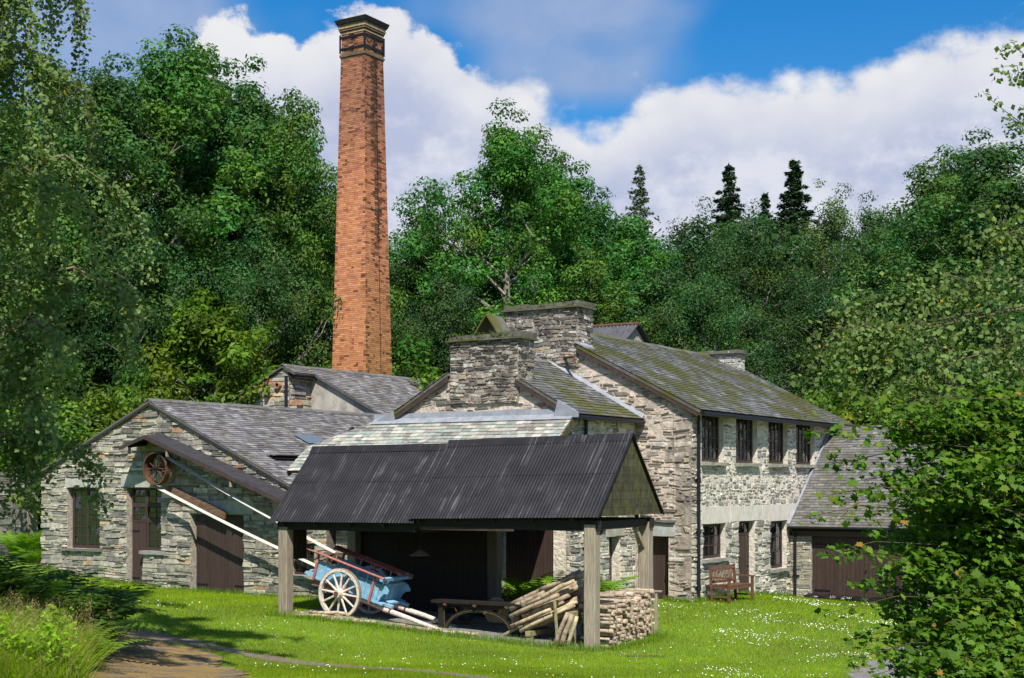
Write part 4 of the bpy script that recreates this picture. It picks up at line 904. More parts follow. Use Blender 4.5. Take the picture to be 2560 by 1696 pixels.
# ------------------------------------------------------------------ rear building
def rear():
    b = Bld('rear_workshop', 'taller stone and brick workshop at the foot of the brick chimney', 'workshop', -18.08, 5.5)
    zr = lambda x: 7.09 - (.5 if x > -18.08 else .45) * abs(x + 18.08)
    Fg = b.front(5.5); out = [(-23, -.2), (-17.85, -.2), (-17.85, zr(-17.85) - .06), (-18.08, 7.02), (-23, zr(-23) - .06)]
    w = wall_part(b, Fg, out, [], .4, MAT['mill_mortar'])
    pc = stones(Fg, [(-22.4, 3.6), (-17.85, 3.6), (-17.85, zr(-17.85) - .08), (-18.08, 7.0), (-22.4, zr(-22.4) - .06)], [(-18.45, -18.15, 6.23, 6.53)], 81, row=(.07, .18), ln=(.18, .6), joint=.016, proud=(.01, .05), pal=PAL_MILL)
    rng = random.Random(3); q = []
    for v, f, t in pc:
        c = np.mean(v, 0) + b.o; dd = zr(c[0]) - c[2]
        if dd < .42 and c[0] < -18.3 and rng.random() < .75: t = rng.choice([(.40, .17, .11), (.36, .14, .09), (.42, .24, .17)])
        q.append((v, f, t))
    pc2 = stones(b.side(-17.85), [(5.5, 4.5), (6.63, 4.5), (6.63, 6.7), (5.5, 6.7)], [], 82, row=(.09, .25), ln=(.25, .7), joint=.03, proud=(.01, .07), pal=PAL_MILL)
    place_pieces(q + pc2, w, MAT['mill_stone'], 'stone', 'small_stones', 300, weight=lambda c: 1 if c[2] > 4.4 else .2)
    wall_part(b, b.side(-17.85), [(5.5, -.2), (6.63, -.2), (6.63, 6.9), (5.5, 6.9)], [], .3, MAT['mill_mortar'])
    wall_part(b, b.front(6.63), [(-17.85, -.2), (-11, -.2), (-11, zr(-11) - .06), (-17.85, zr(-17.85) - .06)], [], .3, MAT['render_wall'], 'rendered_wall')
    eu = V3(-1, 0, .5); L = np.linalg.norm(eu); eu /= L; ex = V3(0, 1, 0); nrm = np.cross(ex, eu); nrm = nrm if nrm[2] > 0 else -nrm
    r, _ = roof_slab(b, [b.P(-10.8, 6.5, zr(-10.8) - .035), b.P(-10.8, 18, zr(-10.8) - .035), b.P(-18.08, 18, 7.055), b.P(-18.08, 6.5, 7.055)], .06, MAT['slate_mill'])
    sl = (18.08 - 10.8) * L
    pc = slates(b.P(-10.8, 6.5, zr(-10.8) - .04), ex, eu, nrm, [(0, 3.2), (11.5, 3.2), (11.5, sl), (0, sl)], 83, .17, (.18, .36), PS_MILL, .014, .014)
    pc += slates(b.P(-10.8, 5.38, zr(-10.8) - .04), ex, eu, nrm, [(0, sl - .62), (1.13, sl - .62), (1.13, sl), (0, sl)], 84, .17, (.18, .36), PS_MILL, .014, .014)
    place_pieces(pc, r, MAT['slate_mill'], 'slate', 'small_slates', 300, weight=lambda c: 1 / (5 + c[1]))
    roof_slab(b, [b.P(-17.5, 5.38, zr(-17.5) - .035), b.P(-17.5, 6.52, zr(-17.5) - .035), b.P(-18.08, 6.52, 7.055), b.P(-18.08, 5.38, 7.055)], .06, MAT['slate_mill'])
    roof_slab(b, [b.P(-18.08, 5.38, 7.06), b.P(-18.08, 10.5, 7.06), b.P(-23.3, 10.5, zr(-23.3) - .03), b.P(-23.3, 5.38, zr(-23.3) - .03)], .06, MAT['slate_mill'])
    ridge_tiles(b, (-18.08, 5.36, 7.09), (-18.08, 18, 7.09), 26, MAT['slate_mill'], .15, roof=r)
    m = MB(); m.fbox(b.side(-17.85), 5.45, 6.6, 6.62, 6.76, .0, .30); m.build('eaves_beam', MAT['dark_beam'], b.e)
    downpipe(b, Fg, -17.92, .09, 3.0, 6.7, .06)
    m = MB(); c = b.P(-18.3, 5.45, 6.38); m.ring(c, (0, 1, 0), .075, .115, .2, 20); m.build('vent_pipe', MAT['terracotta'], b.e)
    m = MB(); m.tube([c + V3(0, -.06, 0), c + V3(0, .1, 0)], .076, 12); m.build('vent_hole', MAT['dark_inside'], b.e)
    rake_board(b, (-18.08, 5.46, 7.0), (-23.1, 5.46, zr(-23.1) - .1), .05, .02, MAT['rake_wood'])
rear()

# ------------------------------------------------------------------ brick chimney
def chimney():
    w = bw(-19.52, 11.72); base = .3
    t = thing('brick_chimney', 'tall tapering orange brick mill chimney with sooty corbelled top', 'chimney', (w[0], w[1], base), -B_ANG)
    zt = 19.55 - base; hw = lambda z: (1.97 - (1.97 - 1.19) * (z + base) / 19.4) / 2
    n = 6; zs = np.linspace(-.6, zt, n + 1); m = MB()
    for i in range(n):
        a, e = hw(zs[i]) - .008, hw(zs[i + 1]) - .008
        m.add([(-a, -a, zs[i]), (a, -a, zs[i]), (a, a, zs[i]), (-a, a, zs[i]), (-e, -e, zs[i + 1]), (e, -e, zs[i + 1]), (e, e, zs[i + 1]), (-e, e, zs[i + 1])], [(0, 1, 5, 4), (1, 2, 6, 5), (2, 3, 7, 6), (3, 0, 4, 7)] + ([(4, 5, 6, 7)] if i == n - 1 else []))
    sh = m.build('shaft', MAT['brick_mortar'], t)
    rng = random.Random(9); pc = []; ch = .078
    def bricks(z0, z1, half, sides=(0, 1, 2, 3), extra=1.0, soot=0.0):
        z = z0; row = 0
        while z < z1:
            a = half(z + ch / 2)
            for k in sides:
                ex = [V3(1, 0, 0), V3(0, 1, 0), V3(-1, 0, 0), V3(0, -1, 0)][k]; out = [V3(0, -1, 0), V3(1, 0, 0), V3(0, 1, 0), V3(-1, 0, 0)][k]
                u = -a; hd = row % 2
                step = .235 if hd == 0 else .118
                first = True
                while u < a - .01:
                    l = step if not first else (.118 if hd == 0 else .118)
                    if hd == 1 and rng.random() < .5: l = .235
                    first = False; l = min(l, a - u)
                    if a - u - l < .05: l = a - u
                    g = .006; pr = rng.uniform(0, .005)
                    P = lambda s_, z_, d_: ex * s_ + out * (half(z_) + d_) + V3(0, 0, z_)
                    vs = [P(u + g, z + g, -.014), P(u + l - g, z + g, -.014), P(u + l - g, z + ch - g, -.014), P(u + g, z + ch - g, -.014), P(u + g, z + g, pr), P(u + l - g, z + g, pr), P(u + l - g, z + ch - g, pr), P(u + g, z + ch - g, pr)]
                    zz = (z + base); r_ = rng.random(); s_ = (u + l / 2) / a
                    lowmix = max(0, min(1, (12.5 - zz) / 6))
                    c = np.array(rng.choice([(.56, .225, .10), (.52, .195, .092), (.60, .265, .118), (.46, .165, .084), (.54, .23, .135)]))
                    if k == 0: c = c * (1 - .25 * lowmix) + np.array((.52, .25, .075)) * .25 * lowmix
                    if zz > 14.0: c = c * (1 - .30 * min(1, (zz - 14) / 3)) + np.array((.33, .19, .15)) * .30 * min(1, (zz - 14) / 3)
                    if rng.random() < .03 + .08 * min(1, abs(zz - 11.5) / 4) * (zz < 11.5): c = c * rng.uniform(.3, .6)
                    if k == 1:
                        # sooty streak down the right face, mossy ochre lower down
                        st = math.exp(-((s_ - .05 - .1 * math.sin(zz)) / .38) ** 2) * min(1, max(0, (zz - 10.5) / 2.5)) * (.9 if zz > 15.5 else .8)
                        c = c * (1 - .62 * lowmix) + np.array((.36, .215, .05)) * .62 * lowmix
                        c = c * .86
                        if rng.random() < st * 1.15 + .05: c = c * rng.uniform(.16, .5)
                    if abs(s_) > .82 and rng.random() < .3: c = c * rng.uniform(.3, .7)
                    if zz > 14.5:
                        c = c * (1 - .28 * min(1, (zz - 14.5) / 3)); c[1:] = c[1:] * .94
                        if rng.random() < .22 * min(1, (zz - 14.5) / 3): c = c * rng.uniform(.4, .75)
                    if soot and rng.random() < soot: c = c * rng.uniform(.25, .5)
                    kk = rng.uniform(.82, 1.16); pc.append((vs, [(4, 5, 6, 7), (0, 1, 5, 4), (1, 2, 6, 5), (2, 3, 7, 6), (3, 0, 4, 7)], tuple(c * kk))); u += l
            z += ch; row += 1
    bricks(5.6, zt - .02, hw)
    # neck between the bands
    z1 = zt + .22; z2 = zt + .95
    nk = lambda z: .575
    m = MB(); m.box(-.567, .567, -.567, .567, zt + .1, z2 + .05); m.build('neck', MAT['brick_mortar'], t)
    bricks(z1, z2 - .02, nk, soot=.25)
    place_pieces(pc, sh, MAT['brick'], 'brick', 'bricks_above', 300, weight=lambda c: 1 / (abs(c[2] - 9) + 3) if (c[1] < -.3 or c[0] > .3) else 0)
    def course(z0, z1, h, tint, nm='corbel_course'):
        m = MB(); m.box(-h, h, -h, h, z0, z1, tint); return m.build(nm, MAT['soot_cap'], t)
    course(zt, zt + .06, .605, (.10, .085, .07)); course(zt + .06, zt + .15, .635, (.14, .10, .06)); course(zt + .15, zt + .22, .60, (.17, .11, .06))
    z = z2
    for hgt, h, tint in ((.07, .60, (.42, .30, .17)), (.05, .62, (.06, .045, .04)), (.08, .645, (.24, .13, .07)), (.04, .675, (.30, .27, .22)), (.09, .66, (.40, .27, .14)), (.05, .70, (.035, .035, .032))):
        course(z, z + hgt - .004, h, tint); z += hgt
    m = MB(); h0, h1 = .72, .775; zc = z; m.hexa([(-h0, -h0, zc), (h0, -h0, zc), (h0, h0, zc), (-h0, h0, zc), (-h1, -h1, zc + .16), (h1, -h1, zc + .16), (h1, h1, zc + .16), (-h1, h1, zc + .16)], (.018, .018, .017)); m.build('cap_slab', MAT['soot_cap'], t)
    m = MB(); m.box(-.69, .69, -.69, .69, zc + .163, zc + .20, (.02, .02, .018)); m.build('cap_slab', MAT['soot_cap'], t)
    for zb in (z1 + .16, z2 - .12):
        for sx, sy in ((0, -1), (1, 0), (0, 1), (-1, 0)):
            m = MB(); h = .597
            if sx == 0: m.box(-h - .012, h + .012, sy * h - .012, sy * h + .012, zb - .04, zb + .04); m.box(-.05, .05, sy * h - .03, sy * h + .03, zb - .075, zb + .075)
            else: m.box(sx * h - .012, sx * h + .012, -h + .014, h - .014, zb - .04, zb + .04); m.box(sx * h - .03, sx * h + .03, -.05, .05, zb - .075, zb + .075)
            m.build('iron_band', MAT['black_iron'], t)
    for sx in (-1, 1):
        for sy in (-1, 1):
            m = MB(); m.box(sx * .60 - .035, sx * .60 + .02 * (sx > 0) + .015, sy * .60 - .035, sy * .60 + .02 * (sy > 0) + .015, z1, z2 - .02); m.build('corner_strap', MAT['black_iron'], t)
    m = MB(); m.box(.60, .62, -.04, .04, z1 + .2, z2 - .16); m.build('corner_strap', MAT['black_iron'], t)
    m = MB(); pts = [(hw(z_) + .012, .1, z_) for z_ in np.linspace(5.5, zt, 8)]; m.tube(pts, .012, 5); m.build('lightning_conductor', MAT['black_iron'], t)
chimney()

# ------------------------------------------------------------------ garage wing
def garage():
    b = Bld('garage_wing', 'low garage wing with mossy slate roof and brown boarded doors beside the house', 'garage', 0.02, 6.72, -.35)
    zg = lambda y: 1.74 + .795 * (y - 6.5)
    F = b.front(6.72); X1 = 4.5
    holes = [(.66, 3.7, -.9, 1.44)]
    w = wall_part(b, F, [(.02, -.9), (X1, -.9), (X1, 1.44), (.02, 1.44)], holes, .35, MAT['mill_mortar'])
    pal = [((.36, .33, .25), 3), ((.29, .27, .22), 2), ((.42, .39, .31), 2), ((.22, .22, .21), 1)]
    pc = stones(F, [(.04, -.8), (X1, -.8), (X1, 1.44), (.04, 1.44)], holes, 91, row=(.04, .11), ln=(.12, .42), joint=.010, proud=(.008, .035), pal=pal)
    pc += stones(b.side(X1), [(6.72, -.8), (13.6, -.8), (13.6, 1.6), (10.2, 4.5), (6.72, 1.75)], [], 92, row=(.07, .18), ln=(.15, .5), joint=.03, proud=(.006, .04), pal=PAL_FACE)
    place_pieces(pc, w, MAT['mill_stone'], 'stone', 'small_stones', 260, weight=lambda c: 1 if c[0] < 1 else .3)
    wall_part(b, b.side(X1), [(6.72, -.9), (13.6, -.9), (13.6, 1.6), (10.2, 4.55), (6.72, 1.75)], [], .35, MAT['face_mortar'])
    door(b, F, .68, 3.68, -.42, 1.44, .08, 24, leafs=2, hinge=[(.74, 1.2, 1.22), (.74, 1.2, -.1)], knob=(2.25, .5))
    m = MB(); m.fbox(F, .10, X1, 1.445, 1.60, -.2, .06); m.build('lintel_beam', MAT['brown_fascia'], b.e)
    m = MB(); m.fbox(F, .10, X1, 1.605, 1.72, -.2, .02); m.build('fascia_board', MAT['dark_beam'], b.e)
    gutter(b, (.08, 6.47, 1.69), (X1, 6.47, 1.69), .04)
    r, _ = roof_slab(b, [b.P(.03, 6.5, zg(6.5) - .035), b.P(X1 + .1, 6.5, zg(6.5) - .035), b.P(X1 + .1, 10.2, zg(10.2) - .035), b.P(.03, 10.2, zg(10.2) - .035)], .06, MAT['slate_gar'])
    eu = V3(0, 1, .795); L = np.linalg.norm(eu); eu /= L; ex = V3(1, 0, 0); nrm = np.cross(ex, eu); sl = 3.7 * L
    pc = slates(b.P(.03, 6.48, zg(6.5) - .05), ex, eu, nrm, [(0, 0), (X1 + .07, 0), (X1 + .07, sl), (0, sl)], 93, .125, (.14, .26), PS_GAR, .012, .01)
    place_pieces(pc, r, MAT['slate_gar'], 'slate', 'small_slates', 300, weight=lambda c: 1 if c[0] < 3 else .3)
    roof_slab(b, [b.P(.03, 10.2, zg(10.2) - .04), b.P(X1 + .1, 10.2, zg(10.2) - .04), b.P(X1 + .1, 13.9, 1.75), b.P(.03, 13.9, 1.75)], .06, MAT['slate_gar'])
    ridge_tiles(b, (.05, 10.2, zg(10.2)), (X1, 10.2, zg(10.2)), 12, MAT['slate_gar'], .14, roof=r, sl=.75)
    m = MB(); p = [b.P(.035, 6.5, zg(6.5) + .02), b.P(.10, 6.5, zg(6.5) + .02), b.P(.10, 10.2, zg(10.2) + .02), b.P(.035, 10.2, zg(10.2) + .02)]; m.hexa(p + [q + V3(0, 0, .05) for q in p]); m.build('lead_flashing', MAT['lead'], b.e)
    downpipe(b, F, .22, .09, -.45, 1.68, .035, (.3,))
    m = MB(); m.fbox(F, .60, .66, -.6, 1.44, -.12, .012); m.build('door_post', MAT['post_wood'], b.e)
MAT['slate_gar'] = tinted('garage slate', rough=.75, bump=.3, bdist=.004, var=.32, vscale=7, lichen=.25, moss=.6, lichc=(.36, .36, .34), mossc=(.085, .08, .02), mossscale=1.3)
garage()

# corrugated roof showing behind the house ridge, and the boundary wall on the far left
def corr_sheet(m, P0, ex, eu, nrm, length, slope, pitch=.076, amp=.010, seg=6, skew=0.0):
    n = int(length / pitch * seg); vs = []
    for i in range(n + 1):
        a = i * pitch / seg; h = amp * math.sin(2 * math.pi * i / seg)
        for k in (0, .5, 1): vs.append(P0 + ex * (a + skew * (1 - k)) + eu * (slope * k) + nrm * h)
    fs = []
    for i in range(n):
        for q in (0, 1): fs.append((i * 3 + q, i * 3 + 3 + q, i * 3 + 4 + q, i * 3 + 1 + q))
    m.add(vs, fs)

def back_shed():
    b = Bld('corrugated_roofed_shed', 'old shed with grey corrugated iron roof showing behind the house ridge', 'shed', -10.2, 14, .3)
    m = MB(); eu = V3(0, 1, .62); L = np.linalg.norm(eu); eu /= L; nrm = V3(0, -.527, .85)
    corr_sheet(m, b.P(-12.4, 11.8, 7.42), V3(1, 0, 0), eu, nrm, 3.9, 2.55, .15, .03, 6, 0)
    m.build('roof', MAT['old_corrugated'], b.e)
    m = MB(); corr_sheet(m, b.P(-12.4, 16.2, 7.42), V3(1, 0, 0), V3(0, -1, .62) / L, V3(0, .527, .85), 3.9, 2.55, .15, .03); m.build('roof', MAT['old_corrugated'], b.e)
    m = MB(); m.tube([b.P(-12.4, 13.98, 8.78), b.P(-8.5, 13.98, 8.78)], .07, 8); m.build('ridge_cap', MAT['rust'], b.e)
    wall_part(b, b.front(12.1), [(-12.2, -.5), (-8.7, -.5), (-8.7, 7.5), (-12.2, 7.5)], [], .3, MAT['mill_mortar'])
    wall_part(b, b.side(-8.7), [(12.1, -.5), (15.9, -.5), (15.9, 7.5), (14, 8.7), (12.1, 7.5)], [], .3, MAT['mill_mortar'])
back_shed()

def boundary_wall():
    a, e = np.array([-30.0, 49.5]), np.array([-15.3, 44.2]); d = (e - a); L = np.linalg.norm(d); d /= L
    t = thing('boundary_wall', 'dark mossy dry stone wall behind the ferns at the far left', 'wall', (a[0], a[1], gz(a[0], a[1])), math.atan2(d[1], d[0]))
    F = Fr((0, 0, 0), (1, 0, 0), (0, -1, 0)); m = MB(); m.fbox(F, 0, L, -2.6, .75, -.5, 0); o = m.build('wall_core', MAT['mill_mortar'], t)
    pal = [((.15, .14, .125), 3), ((.20, .19, .165), 2), ((.11, .11, .10), 2), ((.26, .24, .20), 1)]
    pc = stones(F, [(L - 6, -2.4), (L, -2.4), (L, .78), (L - 6, .78)], [], 95, row=(.10, .26), ln=(.2, .65), joint=.02, proud=(.02, .07), pal=pal)
    place_pieces(pc, o, MAT['mill_stone'], 'stone', 'small_stones', 300)
boundary_wall()

# ------------------------------------------------------------------ the open shed
S_ANG = math.radians(29); SO = np.array([200 / 3500 * 27.5, 27.5]); SX = np.array([math.cos(S_ANG), -math.sin(S_ANG)]); SY = np.array([math.sin(S_ANG), math.cos(S_ANG)])
def sw(x, y): return SO + x * SX + y * SY
def sg(x, y): p = sw(x, y); return float(gz_grid(p[0], p[1]))
FLOOR = [tuple(sw(x, y)) for x, y in ((.15, -.25), (.2, 3.2), (-7.7, 3.2), (-7.6, -.1), (-6.0, -.02), (-4.5, -.15), (-3.0, -.32), (-1.5, -.35))]
sheet('shed_floor', FLOOR, MAT['gravel'], .010, step=.15, rag=.10, seed=7)

def shed():
    g0 = sg(0, 0); t = thing('open_shed', 'open timber shed with black corrugated iron roof sheltering the cart', 'shed', (SO[0], SO[1], g0), -S_ANG)
    P = lambda x, y, z: V3(x, y, z - g0)
    er, rr, el_, rl = 2.30, 3.95, 2.13, 3.82      # eave and ridge heights of the two sections
    yF, yR, yB = -.25, 1.40, 3.05; xs = -4.08
    def section(x0, x1, ze, zrg, off, tl):
        for ya, sgn in ((yF, 1), (yB, -1)):
            eu = V3(0, yR - ya, zrg - ze); L = np.linalg.norm(eu); eu /= L; nrm = np.cross(V3(1, 0, 0), eu) * sgn; 
            for lo_, hi_, up_ in ((0, .56, 0), (.52, 1.0, .007)):
                m = MB(); corr_sheet(m, P(x0, ya, ze) + nrm * (off + up_) + eu * L * lo_, V3(1, 0, tl), eu, nrm, x1 - x0, L * (hi_ - lo_), .076, .0055, 6); m.build('roof_sheet', MAT['corrugated'], t, smooth_=True)
        m = MB(); vs = []
        for x in (x0 - .01, x1 + .01): dz = (x - x0) * tl; vs += [P(x, yR - .15, zrg - .125 + off + dz), P(x, yR - .02, zrg + .035 + off + dz), P(x, yR + .02, zrg + .035 + off + dz), P(x, yR + .15, zrg - .125 + off + dz)]
        m.add(vs, [(0, 1, 5, 4), (1, 2, 6, 5), (2, 3, 7, 6)]); m.build('ridge_cap', MAT['corrugated'], t)
    section(xs - .06, .26, 2.22, 3.87, .012, .0186); section(-7.85, xs + .08, 2.115, 3.79, .0, .006)
    # posts and beams
    for x, y, zt, k in ((0, 0, 2.16, 1), (-7.56, 0, 2.0, .85), (0, 2.62, 2.16, .95), (-7.56, 2.62, 2.0, .85), (-3.70, 2.62, 2.1, .35)):  # last value tints the wood; middle back post painted dark for the shade inside
        m = MB(); zb = sg(x, y) - .25; h = .123; n = 4; p = [P(x, y, zb + (zt - zb) * i / n) for i in range(n + 1)]; rng = random.Random(int(x * 7 + y))
        vs = []
        for i, c in enumerate(p):
            jx, jy = rng.uniform(-.006, .006), rng.uniform(-.006, .006); b_ = .014
            vs += [c + V3(a + jx, e + jy, 0) for a, e in ((-h + b_, -h), (h - b_, -h), (h, -h + b_), (h, h - b_), (h - b_, h), (-h + b_, h), (-h, h - b_), (-h, -h + b_))]
        fs = [(i * 8 + j, i * 8 + (j + 1) % 8, i * 8 + 8 + (j + 1) % 8, i * 8 + 8 + j) for i in range(n) for j in range(8)] + [tuple(range(n * 8, n * 8 + 8))]
        m.add(vs, fs, (k, k, k)); m.build('post', MAT['post_wood'], t)
    for y in (0, 2.62):
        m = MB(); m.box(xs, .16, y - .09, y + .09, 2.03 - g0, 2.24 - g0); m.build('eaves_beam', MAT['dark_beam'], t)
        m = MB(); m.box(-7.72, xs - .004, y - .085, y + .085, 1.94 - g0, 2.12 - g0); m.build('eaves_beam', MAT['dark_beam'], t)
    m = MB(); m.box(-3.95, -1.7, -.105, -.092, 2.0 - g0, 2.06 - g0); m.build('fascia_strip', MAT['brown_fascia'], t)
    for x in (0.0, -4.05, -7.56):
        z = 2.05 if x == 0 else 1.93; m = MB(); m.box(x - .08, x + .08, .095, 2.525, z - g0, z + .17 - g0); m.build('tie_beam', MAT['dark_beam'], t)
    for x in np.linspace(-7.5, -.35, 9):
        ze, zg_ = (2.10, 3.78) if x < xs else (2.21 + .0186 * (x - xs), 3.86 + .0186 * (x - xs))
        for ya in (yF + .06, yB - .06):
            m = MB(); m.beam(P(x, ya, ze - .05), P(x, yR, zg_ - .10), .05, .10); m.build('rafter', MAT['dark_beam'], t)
    # gable boarding at the right end, board by board, and at the left end
    for x, ze, zg_ in ((.20, er, rr), (-7.80, el_, rl)):
        z = ze + .02; rng = random.Random(4)
        while z < zg_ - .1:
            h = .165; k0 = (z - ze) / (zg_ - ze); k1 = min(.995, (z + h - .003 - ze) / (zg_ - ze)); ya0, yb0 = yF + (yR - yF) * k0 + .03, yB - (yB - yR) * k0 - .03; ya1, yb1 = yF + (yR - yF) * k1 + .03, yB - (yB - yR) * k1 - .03
            kk = rng.uniform(.75, 1.25); m = MB(); a = -.03; zb = z - .0
            vs = [P(x + a, ya0, zb), P(x, ya0, zb), P(x, yb0, zb), P(x + a, yb0, zb), P(x + a, ya1, z + h - .003), P(x - .002, ya1, z + h - .003), P(x - .002, yb1, z + h - .003), P(x + a, yb1, z + h - .003)]
            m.hexa(vs, (kk, kk, kk)); m.build('gable_board', MAT['mossy_board'], t); z += h
    for ya in (yF, yB):
        m = MB(); m.beam(P(.245, ya, er - .0), P(.245, yR, rr + .03), .025, .03); m.build('verge_strip', MAT['black_iron'], t)
    # dark boarding added behind the left half, to keep the shed inside dark
    rng = random.Random(8); x = -7.62
    while x < -3.85:
        w_ = rng.uniform(.13, .17); k = rng.uniform(.7, 1.2); m = MB(); zt_ = 2.02 if x < xs else 2.1; m.box(x, x + w_ - .006, 2.715, 2.735, sg(x, 2.7) + .02 - g0, zt_ - g0, (k, k, k)); m.build('added_dark_board', MAT['dark_beam'], t); x += w_
    # knee braces, side panel at the left end
    m = MB(); m.beam(P(0, .10, 1.62), P(0, .55, 2.06), .07, .09); m.build('knee_brace', MAT['post_wood'], t)
    m = MB(); m.beam(P(0, 2.52, 1.62), P(0, 2.05, 2.06), .07, .09); m.build('knee_brace', MAT['post_wood'], t)
    for i in range(4):
        m = MB(); m.box(-7.70, -7.675, .13 + i * .2, .32 + i * .2, 1.25 - g0, 1.95 - g0); m.build('side_board', MAT['brown_paint'], t)
shed()

def hanging_lamp():
    p = sw(-5.1, 1.7); t = thing('hanging_lamp', 'enamel lampshade hanging on a cable in the dark of the shed', 'lamp', (p[0], p[1], 1.35), 0)
    m = MB(); m.ring((0, 0, .0), (0, 0, 1), .20, .23, .015, 24); vs = []
    n = 24
    for j in range(n):
        a = 2 * math.pi * j / n; vs += [(.22 * math.cos(a), .22 * math.sin(a), 0), (.06 * math.cos(a), .06 * math.sin(a), .12)]
    m.add(vs, [(2 * j, 2 * ((j + 1) % n), 2 * ((j + 1) % n) + 1, 2 * j + 1) for j in range(n)]); m.build('shade', MAT['lampshade'], t)
    m = MB(); m.tube([(0, 0, .12), (0, 0, .2)], .03, 8); m.build('lamp_holder', MAT['black_iron'], t)
    m = MB(); m.tube([(0, 0, .2), (0, 0, 2.15)], .006, 5); m.build('cable', MAT['black_iron'], t)
hanging_lamp()

# ------------------------------------------------------------------ cart
def cart():
    wy = .74; wz = sg(-6.18, wy) + .555; tilt = math.radians(16.5)
    o = thing('farm_cart', 'blue painted two-wheeled farm cart tipped forward onto its shafts', 'cart')
    l = V3(SX[0] * math.cos(tilt), SX[1] * math.cos(tilt), -math.sin(tilt)); w = V3(SY[0], SY[1], 0); h = np.cross(l, w); p = sw(-6.18, wy)
    M = Matrix.Identity(4)
    for i, c in enumerate((l, w, h)):
        for j in range(3): M[j][i] = c[j]
    M.translation = (p[0], p[1], wz); o.matrix_world = M
    blue, red, wood = MAT['cart_blue'], MAT['cart_red'], MAT['cart_wood']
    hw = .42; rng = random.Random(2)
    def part(nm, mat, f, par=o): m = MB(); f(m); return m.build(nm, mat, par)
    for s in (-1, 1):
        y = s * hw
        pan = part('side_panel', blue, lambda m: m.box(-.90, .84, y - .014, y + .014, .09, .43))
        part('side_rail', blue, lambda m: m.box(-.98, .86, y - .02, y + .02, .44, .475))
        part('bottom_rail', blue, lambda m: m.box(-.92, .90, y - .024, y + .024, .05, .10))
        for x in (-.62, -.34, -.06, .22, .50, .74):
            part('slat', blue, lambda m: m.box(x - .011, x + .011, y + s * .015, y + s * .034, .06, .60), pan)
        for x in (-.86, .02, .70):
            part('stanchion', red, lambda m: m.box(x - .025, x + .025, y + s * .036, y + s * .078, .02, .64))
        # raised top board
        part('top_board', red, lambda m: m.hexa([(-1.16, y + s * .03, .60), (1.0, y + s * .03, .60), (1.0, y + s * .17, .655), (-1.16, y + s * .17, .655), (-1.16, y + s * .015, .635), (1.0, y + s * .015, .635), (1.0, y + s * .155, .69), (-1.16, y + s * .155, .69)]))
        part('tail_bracket', blue, lambda m: m.hexa([(-1.16, y - .03, .08), (-.90, y - .03, .05), (-.90, y + .03, .05), (-1.16, y + .03, .08), (-1.12, y - .03, .14), (-.90, y - .03, .16), (-.90, y + .03, .16), (-1.12, y + .03, .14)]))
        # curved front bracket
        pts = [(.86, .50), (1.02, .47), (1.10, .40), (1.10, .34), (1.00, .31), (.94, .22), (.90, .10), (.86, .10)]
        part('front_bracket', blue, lambda m: m.add([(a, y - .02, b_) for a, b_ in pts] + [(a, y + .02, b_) for a, b_ in pts], [tuple(range(8)), tuple(range(15, 7, -1))] + [(i, (i + 1) % 8, 8 + (i + 1) % 8, 8 + i) for i in range(8)]))
        # shaft, with its slight bow, and the sill it is bolted to
        yy = s * .30; zg = lambda x: None
        sh = part('shaft', wood, lambda m: m.tube([(.35, yy, -.02), (.95, yy, -.03), (1.2, yy, -.035), (1.7, yy + s * .03, -.01), (2.3, yy + s * .03, -.0), (2.82, yy + s * .02, .02), (2.95, yy + s * .02, .03)], [.062, .062, .058, .052, .045, .036, .02], 10))
        part('iron_strap', MAT['rust'], lambda m: m.tube([(1.17, yy, -.034), (1.21, yy, -.034)], .066, 10), sh)
        part('painted_sill', red, lambda m: m.box(-.95, 1.10, yy - .045, yy + .045, -.085, .04))
        part('hame_block', blue, lambda m: m.box(.80, 1.22, yy - .05, yy + .05, .042, .105))
    part('front_panel', blue, lambda m: m.box(.84, .865, -.40, .40, .09, .42))
    part('front_rail', blue, lambda m: m.box(.90, .98, -.58, .58, .585, .655))
    part('front_rail', blue, lambda m: m.box(.87, .95, -.44, .44, .44, .50))
    part('foot_board', blue, lambda m: m.box(.86, 1.04, -.46, .46, .06, .10))
    for k in range(5): part('front_slat', blue, lambda m: m.box(.866, .885, -.34 + k * .17 - .012, -.34 + k * .17 + .012, .10, .60))
    for k in range(6): part('floor_plank', wood, lambda m: m.box(-.9, .84, -.40 + k * .134, -.27 + k * .134, .066, .09, (.6 + .1 * (k % 2),) * 3))
    part('tail_rail', blue, lambda m: m.box(-1.04, -.98, -.44, .44, .10, .20))
    part('axle', MAT['cart_red'], lambda m: m.box(-.05, .05, -.56, .56, -.06, .05))
    # wheels
    for s in (-1, 1):
        y = s * .60; R = .555
        m = MB(); m.ring((0, y, 0), (0, 1, 0), R - .075, R - .012, .085, 48); wh = m.build('wheel', wood, o)
        part('tyre', MAT['pale_rust'], lambda m: m.ring((0, y, 0), (0, 1, 0), R - .0115, R, .078, 48), wh)
        part('hub', wood, lambda m: (m.tube([(0, y - .13, 0), (0, y - .05, 0), (0, y + .05, 0), (0, y + .12, 0)], [.085, .105, .105, .08], 16)), wh)
        part('hub_cap', MAT['rust'], lambda m: m.tube([(0, y - .165, 0), (0, y - .13, 0)], .05, 12), wh)
        for k in range(12):
            a = 2 * math.pi * (k + .3) / 12; part('spoke', wood, lambda m: m.tube([(.09 * math.cos(a), y, .09 * math.sin(a)), (.2 * math.cos(a), y, .2 * math.sin(a)), ((R - .07) * math.cos(a), y, (R - .07) * math.sin(a))], [.030, .026, .020], 7), wh)
cart()

